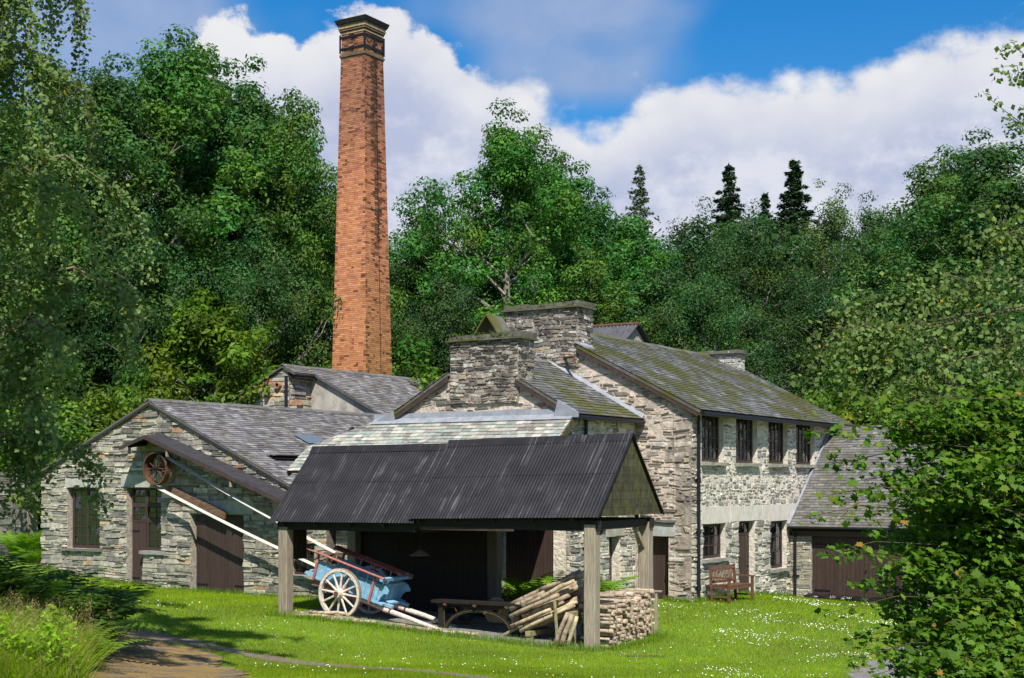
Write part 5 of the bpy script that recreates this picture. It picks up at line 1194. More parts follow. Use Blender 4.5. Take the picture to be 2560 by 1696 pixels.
# ------------------------------------------------------------------ cast iron saw bench
def saw_bench():
    p = sw(-2.95, .62); z0 = sg(-2.95, .62); t = thing('saw_bench', 'dark cast iron saw bench with arched sides and yellow lining', 'saw bench', (p[0], p[1], z0), -S_ANG)
    iron, yel = MAT['iron_frame'], MAT['yellow_line']
    def part(nm, mat, f, par=t): m = MB(); f(m); return m.build(nm, mat, par)
    L, Ht = 1.05, .60
    for y in (0, .85):
        # side frame as an extruded outline with three openings: arch below, two triangles above it
        m = MB(); d = .05
        def ext(pl): n = len(pl); m.add([(a, y - d / 2, b_) for a, b_ in pl] + [(a, y + d / 2, b_) for a, b_ in pl], [tuple(range(n)), tuple(range(2 * n - 1, n - 1, -1))] + [(i, (i + 1) % n, n + (i + 1) % n, n + i) for i in range(n)])
        ext([(-L, .53), (L, .53), (L, .60), (-L, .60)])
        for s in (-1, 1): ext([(s * .98, -.05), (s * .80, -.05), (s * .86, .53), (s * .98, .53)])
        n = 14; arc = [(.76 * math.cos(math.pi * i / n), .42 * math.sin(math.pi * i / n)) for i in range(n + 1)]; arc2 = [(.84 * math.cos(math.pi * i / n), .50 * math.sin(math.pi * i / n) - .0) for i in range(n + 1)]
        for i in range(n): ext([arc[i], arc2[i], arc2[i + 1], arc[i + 1]])
        ext([(-.30, .44), (.30, .44), (.42, .53), (-.42, .53)])
        fr = m.build('side_frame', iron, t)
        if y == 0:
            part('yellow_lining', yel, lambda q: [q.tube([(a * 1.05, y - d / 2 - .004, b_ * 1.09) for a, b_ in arc[1:-1]], .006, 5)], fr)
            for s in (-1, 1):
                part('yellow_lining', yel, lambda q: q.tube([(s * .52, y - .03, .42), (s * .56, y - .03, .50), (s * .82, y - .03, .50), (s * .83, y - .03, .20), (s * .80, y - .03, .02)], .006, 5), fr)
            for x in (-.78, -.05, .72): part('bolt_boss', MAT['rust'], lambda q: (q.tube([(x, y - .09, .565), (x, y - .02, .565)], .042, 12), q.tube([(x, y - .105, .565), (x, y - .09, .565)], .022, 8)), fr)
    part('table_top', iron, lambda q: q.box(-1.14, 1.14, -.08, .93, .604, .645))
    part('table_edge', iron, lambda q: q.box(-1.12, 1.12, -.095, -.082, .59, .64))
    part('saw_blade', MAT['pale_rust'], lambda q: q.ring((.2, .42, .42), (0, 1, 0), .03, .30, .004, 40))
    part('cross_rail', iron, lambda q: q.box(-.9, .9, .40, .46, .12, .18))
    part('drive_shaft', MAT['rust'], lambda q: q.tube([(.2, -.1, .42), (.2, .95, .42)], .025, 8))
saw_bench()

# ------------------------------------------------------------------ logs
def log_mesh(name, L, r0, r1, seed, n=9):
    rng = random.Random(seed); m = MB(); k = 5; pts = []; rad = []
    for i in range(k):
        t_ = i / (k - 1); pts.append((t_ * L, rng.uniform(-.012, .012) * (L if 0 < i < k - 1 else .3), rng.uniform(-.012, .012) * (L if 0 < i < k - 1 else .3))); rad.append((r0 + (r1 - r0) * t_) * rng.uniform(.94, 1.06))
    tk = rng.uniform(.58, 1.02); m.tube(pts, rad, n, capmi=1, tint=(tk, tk * rng.uniform(.92, 1.02), tk * rng.uniform(.85, 1.0)))
    me = m.mesh(name); me.materials.append(MAT['bark_birch']); me.materials.append(MAT['log_end']); me.polygons.foreach_set('use_smooth', [len(p.vertices) == 4 for p in me.polygons]); return me
LOGS = [log_mesh('log', .62, r, r * rr_, i, 7 + i % 3) for i, (r, rr_) in enumerate(((.036, .95), (.045, 1.1), (.029, 1.0), (.050, .85), (.040, 1.15), (.033, 1.0), (.043, .9), (.038, 1.1)))]
POLES = [log_mesh('pole', 1.0, r, r * .8, 20 + i, 10) for i, r in enumerate((.050, .058, .044, .062))]

def put_log(me, x, y, z, yaw, pitch, label, group, cat='log', name='cut_log', roll=0.0, sc=1.0):
    p = sw(x, y); o = link(name, me, None, (p[0], p[1], z)); o.rotation_euler = (Matrix.Rotation(-S_ANG + yaw, 4, 'Z') @ Matrix.Rotation(-pitch, 4, 'Y') @ Matrix.Rotation(roll, 4, 'X')).to_euler()
    o.scale = (sc, 1, 1); return tag(o, label, cat, group)

def firewood():
    rng = random.Random(12); x0 = -.36; y = .30; n = 0; cols = 27; sp = .087
    for c in range(cols):
        yy = .32 + c * sp; g = sg(0, yy) + .0; z = g + .045; top = .60 + .05 * math.sin(c * .9) + (.05 if c > 17 else 0) - (.05 if c < 3 else 0)
        while z < g + .93 * (top + .34) and n < 290:
            k = rng.randrange(8); put_log(LOGS[k], x0 + rng.uniform(-.08, .07), yy + rng.uniform(-.018, .018) + (.04 if int((z - g) / .075) % 2 else 0), z, rng.uniform(-.05, .05), rng.uniform(-.03, .03), 'short cut log in the neat firewood stack beside the right front post', 'logs in the firewood stack', roll=rng.uniform(0, 6)); n += 1; z += rng.uniform(.070, .084)
    for j in range(7):
        put_log(LOGS[(j * 3) % 8], x0 + rng.uniform(-.1, .05), .5 + j * .30, sg(0, .5 + j * .3) + 1.0 + rng.uniform(-.02, .03), rng.uniform(-.12, .12), rng.uniform(-.05, .05), 'short cut log lying loose on top of the firewood stack', 'loose logs on the firewood stack', roll=rng.uniform(0, 6))
    # board that edges the stack at the back
    t = thing('stack_stake', 'thin wooden stake holding the far end of the firewood stack', 'stake', (*sw(.18, 2.78), sg(.18, 2.78)), -S_ANG); MB().box(-.03, .03, -.03, .03, -.1, .92).build('stake', MAT['post_wood'], t); MB().box(-.25, .12, -.05, .05, .925, .955).build('crosspiece', MAT['post_wood'], t)
    # sloping pile of poles on a trestle
    pit = math.radians(25); up = V3(-math.sin(pit), 0, math.cos(pit)); n = 0
    for lay in range(8):
        for k in range(9):
            if lay > 5 and (k < 2): continue
            s = rng.uniform(.0, .85) ** 1.2; base = V3(-1.62, .34 + k * .112 + (.055 if lay % 2 else 0), -.02 + sg(-1, .6) + .30)
            L = min(rng.uniform(.8, 1.5), 1.75 - s)
            b0 = base + up * (lay * .090) + V3(math.cos(pit), 0, math.sin(pit)) * (s - .35)
            put_log(POLES[rng.randrange(4)], b0[0], b0[1] + rng.uniform(-.012, .012), b0[2], rng.uniform(-.09, .09), pit + rng.uniform(-.05, .05), 'birch pole in the sloping pile under the shed', 'poles in the sloping pile', 'pole', 'birch_pole', rng.uniform(0, 6), L); n += 1
    t = thing('log_trestle', 'rough wooden trestle with upright stakes carrying the sloping pole pile', 'trestle', (*sw(-1.0, .8), sg(-1.0, .8)), -S_ANG); W_ = MAT['trestle']
    for x, z in ((-.55, .13), (.42, .57)):
        for y in (-.50, .62): MB().beam((x, y, -.05), (x, y, z), .11, .11, (0, 1, 0)).build('leg', W_, t)
        MB().beam((x, -.58, z + .04), (x, .72, z + .04), .12, .10).build('crossbeam', W_, t)
    for x, z in ((-.80, .88), (.05, 1.28)):
        MB().tube([(x - .0, .78, .0), (x - .16, .80, z)], .035, 7).build('stake', W_, t)
    MB().tube([(.12, -.56, .0), (.06, -.58, .86)], .035, 7).build('stake', W_, t)
    MB().beam((-1.42, -.30, .02), (-.55, -.36, .42), .09, .05).build('skid_plank', W_, t)
    # poles leaning on the right post
    for i, (x, dx) in enumerate(((-.80, .34), (-.66, .34), (-.50, .24))):
        g = sg(x, -.05) - .02; put_log(POLES[i], x, -.12 + i * .02, g, .05 * i, math.radians(65 + 4 * i), ['leftmost of three short poles leaning by the right front post', 'middle one of three short poles leaning by the right front post', 'rightmost of three short poles leaning by the right front post'][i], None, 'pole', 'leaning_pole', i, .78 - .05 * i)
    # logs lying along the front edge
    spots = [(-7.35, .02, .02, .9, 'grey'), (-7.0, .16, .10, 1.0, ''), (-6.75, -.02, -.05, 1.1, ''), (-6.9, .0, .04, .95, 'up'), (-5.9, -.10, -.04, .9, ''), (-5.15, -.12, .02, .85, ''), (-4.45, -.16, -.06, .9, ''), (-3.7, -.10, .04, .62, 'thick'), (-3.3, .05, -.03, .7, ''), (-7.5, -.12, -.01, 1.2, ''), (-6.35, -.18, .03, .9, '')]
    names = ['grey split log lying against the left front post', 'peeling birch log behind the cart wheel', 'long pale log below the cart wheel', 'birch log lying on top of the logs by the wheel', 'flaky log on the grass edge right of the wheel', 'flat bark slab on the gravel edge below the shafts', 'thin pale log at the gravel edge in front of the shafts', 'short thick log under the shaft tips', 'thin log behind the shaft tips', 'long straight log at the lawn edge by the left post', 'half buried log at the lawn edge under the wheel']
    for (x, y, yaw, L, k), nm in zip(spots, names):
        put_log(POLES[hash_(x) % 4], x, y, sg(x + L / 2, y) + (.125 if k == 'up' else .042), yaw, 0, nm, None, 'log', 'fallen_log', x, L)
def hash_(x): return int(abs(x) * 100)
MAT['trestle'] = tinted('mossy rough timber', base=(.26, .235, .12), use_tint=False, rough=.85, bump=.5, bdist=.005, var=.35, vscale=9)
firewood()

# ------------------------------------------------------------------ garden bench and rubbish bags
def bench():
    p = bw(.62, 1.12); g = float(gz_grid(p[0], p[1])); t = thing('garden_bench', 'slatted brown wooden garden bench in front of the whitewashed house wall', 'bench', (p[0], p[1], g), -B_ANG + math.radians(90) - math.radians(6))
    Wd = MAT['bench_wood']; L = .60
    def part(nm, f): m = MB(); f(m); return m.build(nm, Wd, t)
    # local x along the bench, local -y is the front
    for s in (-1, 1):
        part('leg', lambda m: m.box(s * L - .03, s * L + .03, -.27, -.21, -.03, .60)); part('leg', lambda m: m.hexa([(s * L - .03, .20, -.03), (s * L + .03, .20, -.03), (s * L + .03, .26, -.03), (s * L - .03, .26, -.03), (s * L - .03, .27, .90), (s * L + .03, .27, .90), (s * L + .03, .32, .90), (s * L - .03, .32, .90)]))
        part('armrest', lambda m: m.box(s * L - .04, s * L + .04, -.31, .24, .605, .635)); part('side_rail', lambda m: m.box(s * L - .02, s * L + .02, -.21, .21, .34, .40)); part('stretcher', lambda m: m.box(s * L - .018, s * L + .018, -.21, .21, .12, .16))
    for k in range(6): part('seat_slat', lambda m: m.box(-L + .035, L - .035, -.24 + k * .078, -.175 + k * .078, .405, .43))
    part('apron', lambda m: m.box(-L + .035, L - .035, -.235, -.21, .33, .40)); part('apron', lambda m: m.box(-L + .035, L - .035, .20, .225, .33, .40))
    part('top_rail', lambda m: m.hexa([(-L + .03, .265, .80), (L - .03, .265, .80), (L - .03, .30, .80), (-L + .03, .30, .80), (-L + .03, .28, .89), (L - .03, .28, .89), (L - .03, .31, .89), (-L + .03, .31, .89)])); part('bottom_rail', lambda m: m.box(-L + .03, L - .03, .225, .26, .47, .53))
    for k in range(15):
        x = -L + .09 + k * (2 * L - .18) / 14; part('back_slat', lambda m: m.hexa([(x - .016, .238, .53), (x + .016, .238, .53), (x + .016, .25, .53), (x - .016, .25, .53), (x - .016, .277, .80), (x + .016, .277, .80), (x + .016, .289, .80), (x - .016, .289, .80)]))
bench()

def bags():
    for i in range(6):
        p = bw(.85 + i * .46, 6.38 - .02 * (i % 2)); g = float(gz_grid(p[0], p[1])); rng = random.Random(i); m = MB(); nu, nv = 14, 8; vs = []
        for a in range(nv + 1):
            th = math.pi * a / nv
            for b_ in range(nu):
                ph = 2 * math.pi * b_ / nu; r = 1 + .12 * math.sin(3 * ph + i) * math.sin(th) + rng.uniform(-.07, .07); vs.append((.27 * r * math.sin(th) * math.cos(ph), .15 * r * math.sin(th) * math.sin(ph), .085 + .095 * r * math.cos(th)))
        fs = [(a * nu + b_, a * nu + (b_ + 1) % nu, (a + 1) * nu + (b_ + 1) % nu, (a + 1) * nu + b_) for a in range(nv) for b_ in range(nu)]
        m.add(vs, fs); o = m.build('plastic_bag', MAT['bag'], None, (p[0], p[1], g)); o.rotation_euler = (0, 0, -B_ANG + rng.uniform(-.1, .1)); tag(o, ['crumpled black plastic bag at the left foot of the garage doors', 'second black plastic bag along the garage doors, from the left', 'third black plastic bag along the garage doors, from the left', 'fourth black plastic bag along the garage doors, from the left', 'fifth black plastic bag along the garage doors, behind the branches', 'rightmost black plastic bag along the garage doors, behind the branches'][i], 'bag', 'black bags along the garage doors')
bags()

# ------------------------------------------------------------------ vegetation
def unit(a): return a / (np.linalg.norm(a, axis=-1, keepdims=True) + 1e-9)

def quads(C, N, size, aspect, rng, droop=0.0):
    """diamond leaves: centres C, rough normals N"""
    n = len(C); N = unit(N); r = rng.normal(size=(n, 3)); r[:, 2] -= droop; A = unit(r - (r * N).sum(1, keepdims=True) * N); Bv = np.cross(N, A); L = size[:, None] * .5
    V = np.empty((n, 4, 3)); V[:, 0] = C - A * L; V[:, 1] = C + Bv * L * aspect - A * L * .15; V[:, 2] = C + A * L; V[:, 3] = C - Bv * L * aspect - A * L * .15
    return V.reshape(-1, 3), np.arange(4 * n, dtype=np.int32).reshape(n, 4)

def crown_mesh(name, clumps, nleaf, leaf, rng, mat, base, flat=.65, aspect=.55, droop=0.2, upb=.55, tvar=.46, spread=.55):
    """leaf clumps: array (x, y, z, r)"""
    cl = np.array(clumps); w = cl[:, 3] ** 2; cnt = np.maximum(8, (nleaf * w / w.sum()).astype(int)); idx_ = np.repeat(np.arange(len(cl)), cnt); n = len(idx_)
    d = unit(rng.normal(size=(n, 3))); rr = cl[idx_, 3] * (spread + (1 - spread) * rng.random(n) ** .6) * rng.uniform(.75, 1.15, n); off = d * rr[:, None]; off[:, 2] *= flat
    # each clump breaks into a few twigs
    C = cl[idx_, :3] + off; N = d * .95 + np.array([0, 0, upb]) + rng.normal(size=(n, 3)) * .38
    V, F = quads(C, N, leaf * rng.uniform(.5, 1.5, n), aspect, rng, droop)
    ct = 1 + rng.normal(0, tvar * .5, len(cl)); hue = rng.normal(0, .10, len(cl)); k = np.clip(ct[idx_], .5, 1.7) * rng.uniform(.75, 1.25, n); h = hue[idx_] + rng.normal(0, .05, n)
    col = np.array(base)[None, :] * k[:, None]; col[:, 0] *= 1 + h * 1.6; col[:, 2] *= 1 - h
    return np_mesh(name, V, F, np.repeat(np.clip(col, .002, 1), 4, 0), mat)

def broadleaf(seed, Ht=20., R=4.2, cb=.22, nl=30, nleaf=34000, leaf=.20, base=(.045, .098, .017), lean=(0, 0), shape=.5, dens=1.0, mat=None, bark=None, rclump=(.55, 1.15), subs=6, trunk_r=.26, flat=.65, droop=.2, name='tree', bk=(1, 1, 1)):
    rng = np.random.default_rng(seed); m = MB(); tp = []
    for i in range(7):
        t = i / 6; tp.append(np.array([lean[0] * t * t * Ht + rng.normal(0, .12) * (i > 0), lean[1] * t * t * Ht + rng.normal(0, .12) * (i > 0), t * Ht * .93]))
    m.tube(tp, [trunk_r * (1 - .88 * i / 6) for i in range(7)], 8, tint=bk); tp = np.array(tp); clumps = []
    def at(t): x = t * 6; i = min(5, int(x)); return tp[i] + (tp[i + 1] - tp[i]) * (x - i)
    for k in range(nl):
        t = cb + (1 - cb) * ((k + rng.random()) / nl) ** .85; q = (t - cb) / (1 - cb); env = R * max(.12, math.sin(math.pi * min(1, (q * (1 - shape * .35) + shape * .35))) ** .75) * rng.uniform(.72, 1.12)
        az = k * 2.39996 + rng.normal(0, .35); s0 = at(max(.08, t * .86 - .04)); rise = env * rng.uniform(.15, .75); tip = at(t) + np.array([math.cos(az) * env, math.sin(az) * env, rise * .5])
        mid = (s0 + tip) / 2 + rng.normal(0, .18, 3) + np.array([0, 0, -.12 * env * .3]); pts = [s0, s0 * .6 + mid * .4 + rng.normal(0, .08, 3), mid, mid * .5 + tip * .5 + rng.normal(0, .12, 3), tip]; r0 = trunk_r * .42 * (1 - .55 * q) + .012
        m.tube(pts, [r0, r0 * .75, r0 * .5, r0 * .32, .012], 5, caps=False, tint=bk)
        for j in range(subs):
            f = .32 + .68 * (j + rng.random()) / subs; x = f * 4; i = min(3, int(x)); p = pts[i] + (pts[i + 1] - pts[i]) * (x - i); dv = rng.normal(size=3); dv[2] = abs(dv[2]) * .6 + .1; dv = unit(dv + unit(tip - s0) * .9); e = p + dv * env * rng.uniform(.18, .42)
            m.tube([p, (p + e) / 2 + rng.normal(0, .06, 3), e], [r0 * .3 + .006, r0 * .18 + .005, .006], 4, caps=False, tint=bk); clumps.append((*e, rng.uniform(*rclump) * R / 4.2))
            if rng.random() < .35: clumps.append((*(e + rng.normal(0, .5, 3)), rng.uniform(*rclump) * .7 * R / 4.2))
    top = at(1.0)
    for _ in range(8): clumps.append((*(top + rng.normal(0, [.5, .5, .7])), rng.uniform(*rclump) * .8))
    clumps = [c for c in clumps for _ in range(1)]
    tm = m.mesh(name + '_trunk'); tm.materials.append(bark or MAT['trunk'])
    cm = crown_mesh(name + '_crown', clumps, nleaf, leaf, rng, mat or LEAF['ash'], base, flat, droop=droop)
    return tm, cm

def conifer(seed, Ht=18., R=2.2, nleaf=16000, base=(.034, .075, .028), droop=.25, tiers=46, cb=.12, sparse=1.0):
    rng = np.random.default_rng(seed); m = MB(); m.tube([(0, 0, 0), (0, 0, Ht * .5), (0, 0, Ht)], [.2, .11, .01], 7); C = []; N = []
    for k in range(tiers):
        t = cb + (1 - cb) * (k / tiers) ** .95; L = R * (1 - t) ** .8 * 1.15 + .12
        nb = 7 if t < .85 else 5
        for j in range(nb):
            az = 2 * math.pi * (j + rng.random() * .6) / nb + k * .7; l = L * rng.uniform(.55, 1.2); z0 = t * Ht + rng.normal(0, .16); d = np.array([math.cos(az), math.sin(az), 0]); dz = -droop * l + .12 * l
            m.tube([(0, 0, z0), tuple(d * l * .5 + np.array([0, 0, z0 - droop * .3 * l])), tuple(d * l + np.array([0, 0, z0 + dz]))], [.025, .016, .006], 3, caps=False)
            n = int(nleaf / (tiers * nb) * (l / (R * .55)) * sparse) + 6; f = rng.random(n) ** .7; c = d[None] * (f * l)[:, None]; c[:, 2] += z0 + (dz * f) + rng.normal(0, .07, n) - .06; w = .05 + .22 * l * (1 - f) * .6; side = np.array([-d[1], d[0], 0]); c += side[None] * (rng.normal(0, 1, n) * w)[:, None]
            C.append(c); N.append(rng.normal(size=(n, 3)) * .5 + np.array([0, 0, .8]) + d[None] * .3)
    C = np.concatenate(C); N = np.concatenate(N); V, F = quads(C, N, .27 * rng.uniform(.6, 1.3, len(C)), .38, rng, .3)
    col = np.array(base)[None] * rng.uniform(.6, 1.4, (len(C), 1)); tm = m.mesh('conifer_trunk'); tm.materials.append(MAT['trunk'])
    return tm, np_mesh('conifer_crown', V, F, np.repeat(col, 4, 0), LEAF['conifer'])

PROTO = {}
for i in range(5):
    PROTO['ash%d' % i] = (20., 4.2, broadleaf(100 + i, lean=[(0, 0), (.008, .0), (-.010, .004), (.0, .01), (.006, -.006)][i], shape=[.5, .35, .6, .45, .55][i], cb=[.2, .26, .16, .2, .14][i], nleaf=50000, leaf=.175, base=[(.070, .168, .030), (.062, .164, .040), (.078, .172, .030), (.058, .145, .032), (.070, .168, .034)][i]))
PROTO['ashbig'] = (20., 4.6, broadleaf(131, R=4.8, cb=.12, nl=38, nleaf=64000, leaf=.165, lean=(-.010, 0), shape=.55, subs=7, rclump=(.45, .95), base=(.070, .176, .030), trunk_r=.34))
PROTO['oak'] = (17., 4.6, broadleaf(140, Ht=17., R=4.8, cb=.12, nl=34, nleaf=50000, leaf=.155, base=(.050, .115, .030), shape=.6, rclump=(.6, 1.2)))
PROTO['birchy'] = (16., 3.4, broadleaf(150, Ht=16., R=3.6, cb=.15, nl=34, nleaf=34000, leaf=.14, base=(.11, .155, .052), shape=.5, rclump=(.5, .9), flat=1.0, droop=.8, bark=MAT['birch_trunk']))
PROTO['bush'] = (5., 2.6, broadleaf(160, Ht=5., R=2.8, cb=.05, nl=26, nleaf=20000, leaf=.14, base=(.11, .21, .022), shape=.75, rclump=(.5, .9), trunk_r=.08, mat=LEAF['lime']))
PROTO['maple'] = (8., 2.8, broadleaf(161, Ht=8., R=2.9, cb=.1, nl=26, nleaf=20000, leaf=.17, base=(.10, .205, .016), shape=.6, rclump=(.45, .95), trunk_r=.09, mat=LEAF['lime']))
PROTO['spruce'] = (18., 2.3, conifer(170, nleaf=30000))
PROTO['larch'] = (20., 2.6, conifer(171, 20., 2.9, 20000, (.075, .125, .045), .1, 40, .1, .9))

ZTOP = {}
for k_, (a_, b__, (t_m, c_m)) in PROTO.items():
    z_ = np.empty(len(c_m.vertices) * 3, np.float32); c_m.vertices.foreach_get('co', z_); ZTOP[k_] = float(np.percentile(z_[2::3], 99.93))
def X_of(u, Y): return (u - 1280) / 3500 * Y
def plant(kind, u, Y, top_v, label, cat='tree', name=None, rmul=1.0, rot=0.0, group='trees of the wood behind the mill', sink=.15):
    Ht, R, (tm, cm) = PROTO[kind]; x = X_of(u, Y); g = gz(x, Y); top = H_CAM + (1205 - top_v) / 3500 * Y; s = (top - g) / ZTOP[kind]
    t = thing(name or cat.replace(' ', '_'), label, cat, (x, Y, g - sink), rot, group); t.scale = (s * rmul, s * rmul, s)
    link('trunk', tm, t); link('crown', cm, t); return t

A = 'ash_tree'
plant('ash0', 440, 60, 62, 'tallest ash tree of the left wood, its crown rounded against the sky', 'ash tree', A, 1.09, .4)
plant('ash1', 600, 64, 145, 'ash tree with a ragged leaning top between the tallest ash and the chimney', 'ash tree', A, 0.98, 2.0)
plant('ash2', 745, 60, 212, 'slim ash tree standing immediately left of the brick chimney', 'ash tree', A, 0.83, 4.1)
plant('ash3', 285, 57, 118, 'ash tree behind the hanging birch, left of the tallest ash', 'ash tree', A, 1.09, 1.1)
plant('ash4', 120, 60, 150, 'broad dark tree at the upper left behind the birch branches', 'ash tree', A, 1.26, 5.2)
plant('ash2', -30, 52, 240, 'tree cut by the left edge of the view behind the birch', 'ash tree', A, 1.15, 3.0)
plant('oak', 640, 56, 545, 'lower spreading tree in front of the ashes, left of the chimney', 'tree', 'oak_tree', .9, .7)
plant('oak', 330, 54, 480, 'dark spreading tree below the ashes at the left', 'tree', 'oak_tree', .9, 2.6)
plant('oak', 130, 53, 560, 'dark tree above the left end of the workshop roof', 'tree', 'oak_tree', .9, 4.4)
plant('maple', 530, 51.5, 712, 'small bright green maple above the workshop ridge', 'maple tree', 'maple_tree', 1.0, .3)
plant('birchy', 920, 88, 545, 'pale feathery tree seen just right of the brick chimney', 'tree', 'birch_tree', 1.2, 1.0)
plant('ash3', 1060, 68, 480, 'rounded ash tree between the chimney and the big ash', 'ash tree', A, 1.15, 2.4)
plant('ashbig', 1262, 64, 268, 'big open-crowned ash tree rising in the middle behind the annex', 'ash tree', A, .98, 3.3)
plant('ash1', 1432, 67, 400, 'ash tree at the right shoulder of the big middle ash', 'ash tree', A, 1.09, .5)
plant('larch', 1600, 84, 412, 'slender pale larch with a pointed top behind the ashes', 'larch', 'larch_tree', 1.0, .2)
plant('ash4', 1580, 67, 530, 'leafy tree below the larch behind the house ridge', 'ash tree', A, 1.32, 1.9)
plant('oak', 1740, 72, 500, 'dark leafy tree between the larch and the left spruce', 'tree', 'oak_tree', 1.0, 1.2)
plant('spruce', 1822, 98, 412, 'left of the tall dark spruces on the skyline', 'spruce', 'spruce_tree', 1.45, .0, 'spruces on the skyline')
plant('spruce', 1912, 99, 482, 'smallest spruce top between the two tall spruces', 'spruce', 'spruce_tree', 1.2325, 1.0, 'spruces on the skyline')
plant('spruce', 1985, 97, 400, 'right of the tall dark spruces on the skyline', 'spruce', 'spruce_tree', 1.6674999999999998, 2.0, 'spruces on the skyline')
plant('oak', 1890, 76, 495, 'dark broad tree under the tall spruces', 'tree', 'oak_tree', 1.15, 3.6)
plant('birchy', 2075, 82, 445, 'pale grey-green birch on the skyline right of the spruces', 'birch tree', 'birch_tree', 1.25, 2.2)
plant('oak', 2200, 78, 480, 'rounded dark tree on the skyline right of the pale birch', 'tree', 'oak_tree', 1.05, 5.0)
plant('ash0', 2345, 63, 395, 'tall tree at the left of the right-hand wood edge', 'ash tree', A, 1.15, 2.9)
plant('ash3', 2490, 58, 305, 'tallest tree at the upper right edge of the view', 'ash tree', A, 1.32, 5.5)
plant('oak', 2050, 62, 650, 'dark spreading tree behind the right end of the house roof', 'tree', 'oak_tree', 1.05, 2.0)
plant('oak', 1770, 60, 640, 'dark spreading tree behind the middle of the house roof', 'tree', 'oak_tree', .95, 4.0)
plant('ash2', 1480, 60, 600, 'leafy tree directly behind the house chimney', 'ash tree', A, 1.15, 4.6)
plant('ash4', 2250, 58, 620, 'leafy tree behind the garage roof', 'ash tree', A, 1.26, 3.1)
plant('oak', 1130, 60, 640, 'leafy tree behind the annex chimney stack', 'tree', 'oak_tree', .9, 5.1)
plant('oak', 2450, 50, 640, 'dark tree behind the foreground birch at the right', 'tree', 'oak_tree', 1.1, 1.5)
plant('ash1', 860, 78, 470, 'hazy ash tree partly hidden behind the brick chimney', 'ash tree', A, 1.26, 3.7)
plant('ash0', 1355, 70, 355, 'ash tree filling the crown gap right of the big middle ash', 'ash tree', A, 1.03, 5.9)
plant('ash4', 520, 66, 110, 'ash tree set back between the tallest ash and the leaning one', 'ash tree', A, 1.09, 2.7)
plant('ash3', 690, 67, 230, 'ash tree set back behind the slim ash by the chimney', 'ash tree', A, 1.03, .9)
plant('ash1', 2420, 66, 330, 'tree on the rise between the two tall right-hand trees', 'ash tree', A, 1.15, 4.9)
plant('oak', 1660, 64, 620, 'dark leafy tree behind the house ridge, below the larch', 'tree', 'oak_tree', 1.0, 3.0)
plant('bush', 1035, 56.5, 835, 'bright green bush between the brick chimney and the annex stack', 'bush', 'bush', 1.1, .6, 'bushes behind the buildings')
plant('bush', 2085, 50, 905, 'bright green bush at the far end of the house roof', 'bush', 'bush', 1.0, 2.5, 'bushes behind the buildings')
plant('bush', 2215, 50, 860, 'tall green bush behind the garage ridge', 'bush', 'bush', .9, 4.4, 'bushes behind the buildings')
plant('bush', 330, 47, 900, 'green bush over the left slope of the workshop roof', 'bush', 'bush', 1.0, 3.4, 'bushes behind the buildings')
plant('bush', 150, 47.5, 880, 'green bush at the left end of the workshop roof, behind the birch', 'bush', 'bush', 1.2, 1.4, 'bushes behind the buildings')
plant('bush', 20, 50, 950, 'green bush above the dry stone wall at the far left', 'bush', 'bush', 1.3, 5.4, 'bushes behind the buildings')
plant('bush', 720, 58, 800, 'green bush left of the foot of the brick chimney', 'bush', 'bush', 1.0, 2.0, 'bushes behind the buildings')

def far_wood():
    """the wood on the hillside behind, one mass"""
    rng = np.random.default_rng(5); cl = []
    for i in range(1500):
        y = rng.uniform(72, 135); x = rng.uniform(-.46, .46) * y * 1.05; hgt = rng.uniform(1.0, 13.5); cl.append((x, y, gz(x, y) + hgt * (1 - .0 * abs(x) / y), rng.uniform(1.2, 2.4)))
    cl = np.array(cl); v = 1205 - 3500 * (cl[:, 2] + 1 - H_CAM) / cl[:, 1]; u = 1280 + 3500 * cl[:, 0] / cl[:, 1]
    lim = np.interp(u, [-600, 300, 760, 860, 980, 1100, 1500, 1700, 2100, 2200, 2300, 3200], [200, 230, 380, 640, 620, 520, 520, 560, 520, 560, 440, 380])
    cl = cl[v > lim]
    me = crown_mesh('far_wood', cl, 90000, .36, rng, LEAF['ash'], (.032, .068, .016), .7)
    tag(link('far_wood', me), 'dense green wood covering the hillside behind the trees', 'wood', kind='stuff')
    # undergrowth along the wood edge
    cl = []
    for i in range(420):
        y = rng.uniform(50, 62); x = rng.uniform(-.48, .48) * y
        if -20 < x < 14 and y < 55 + (0 if x > -8 else 0) and x > -12 and y < 54: continue
        cl.append((x, y, gz(x, y) + rng.uniform(.2, 3.2), rng.uniform(.7, 1.3)))
    me = crown_mesh('undergrowth', np.array(cl), 42000, .20, rng, LEAF['ash'], (.045, .092, .016), .7)
    tag(link('undergrowth', me), 'tangled green undergrowth along the edge of the wood', 'undergrowth', kind='stuff')
far_wood()

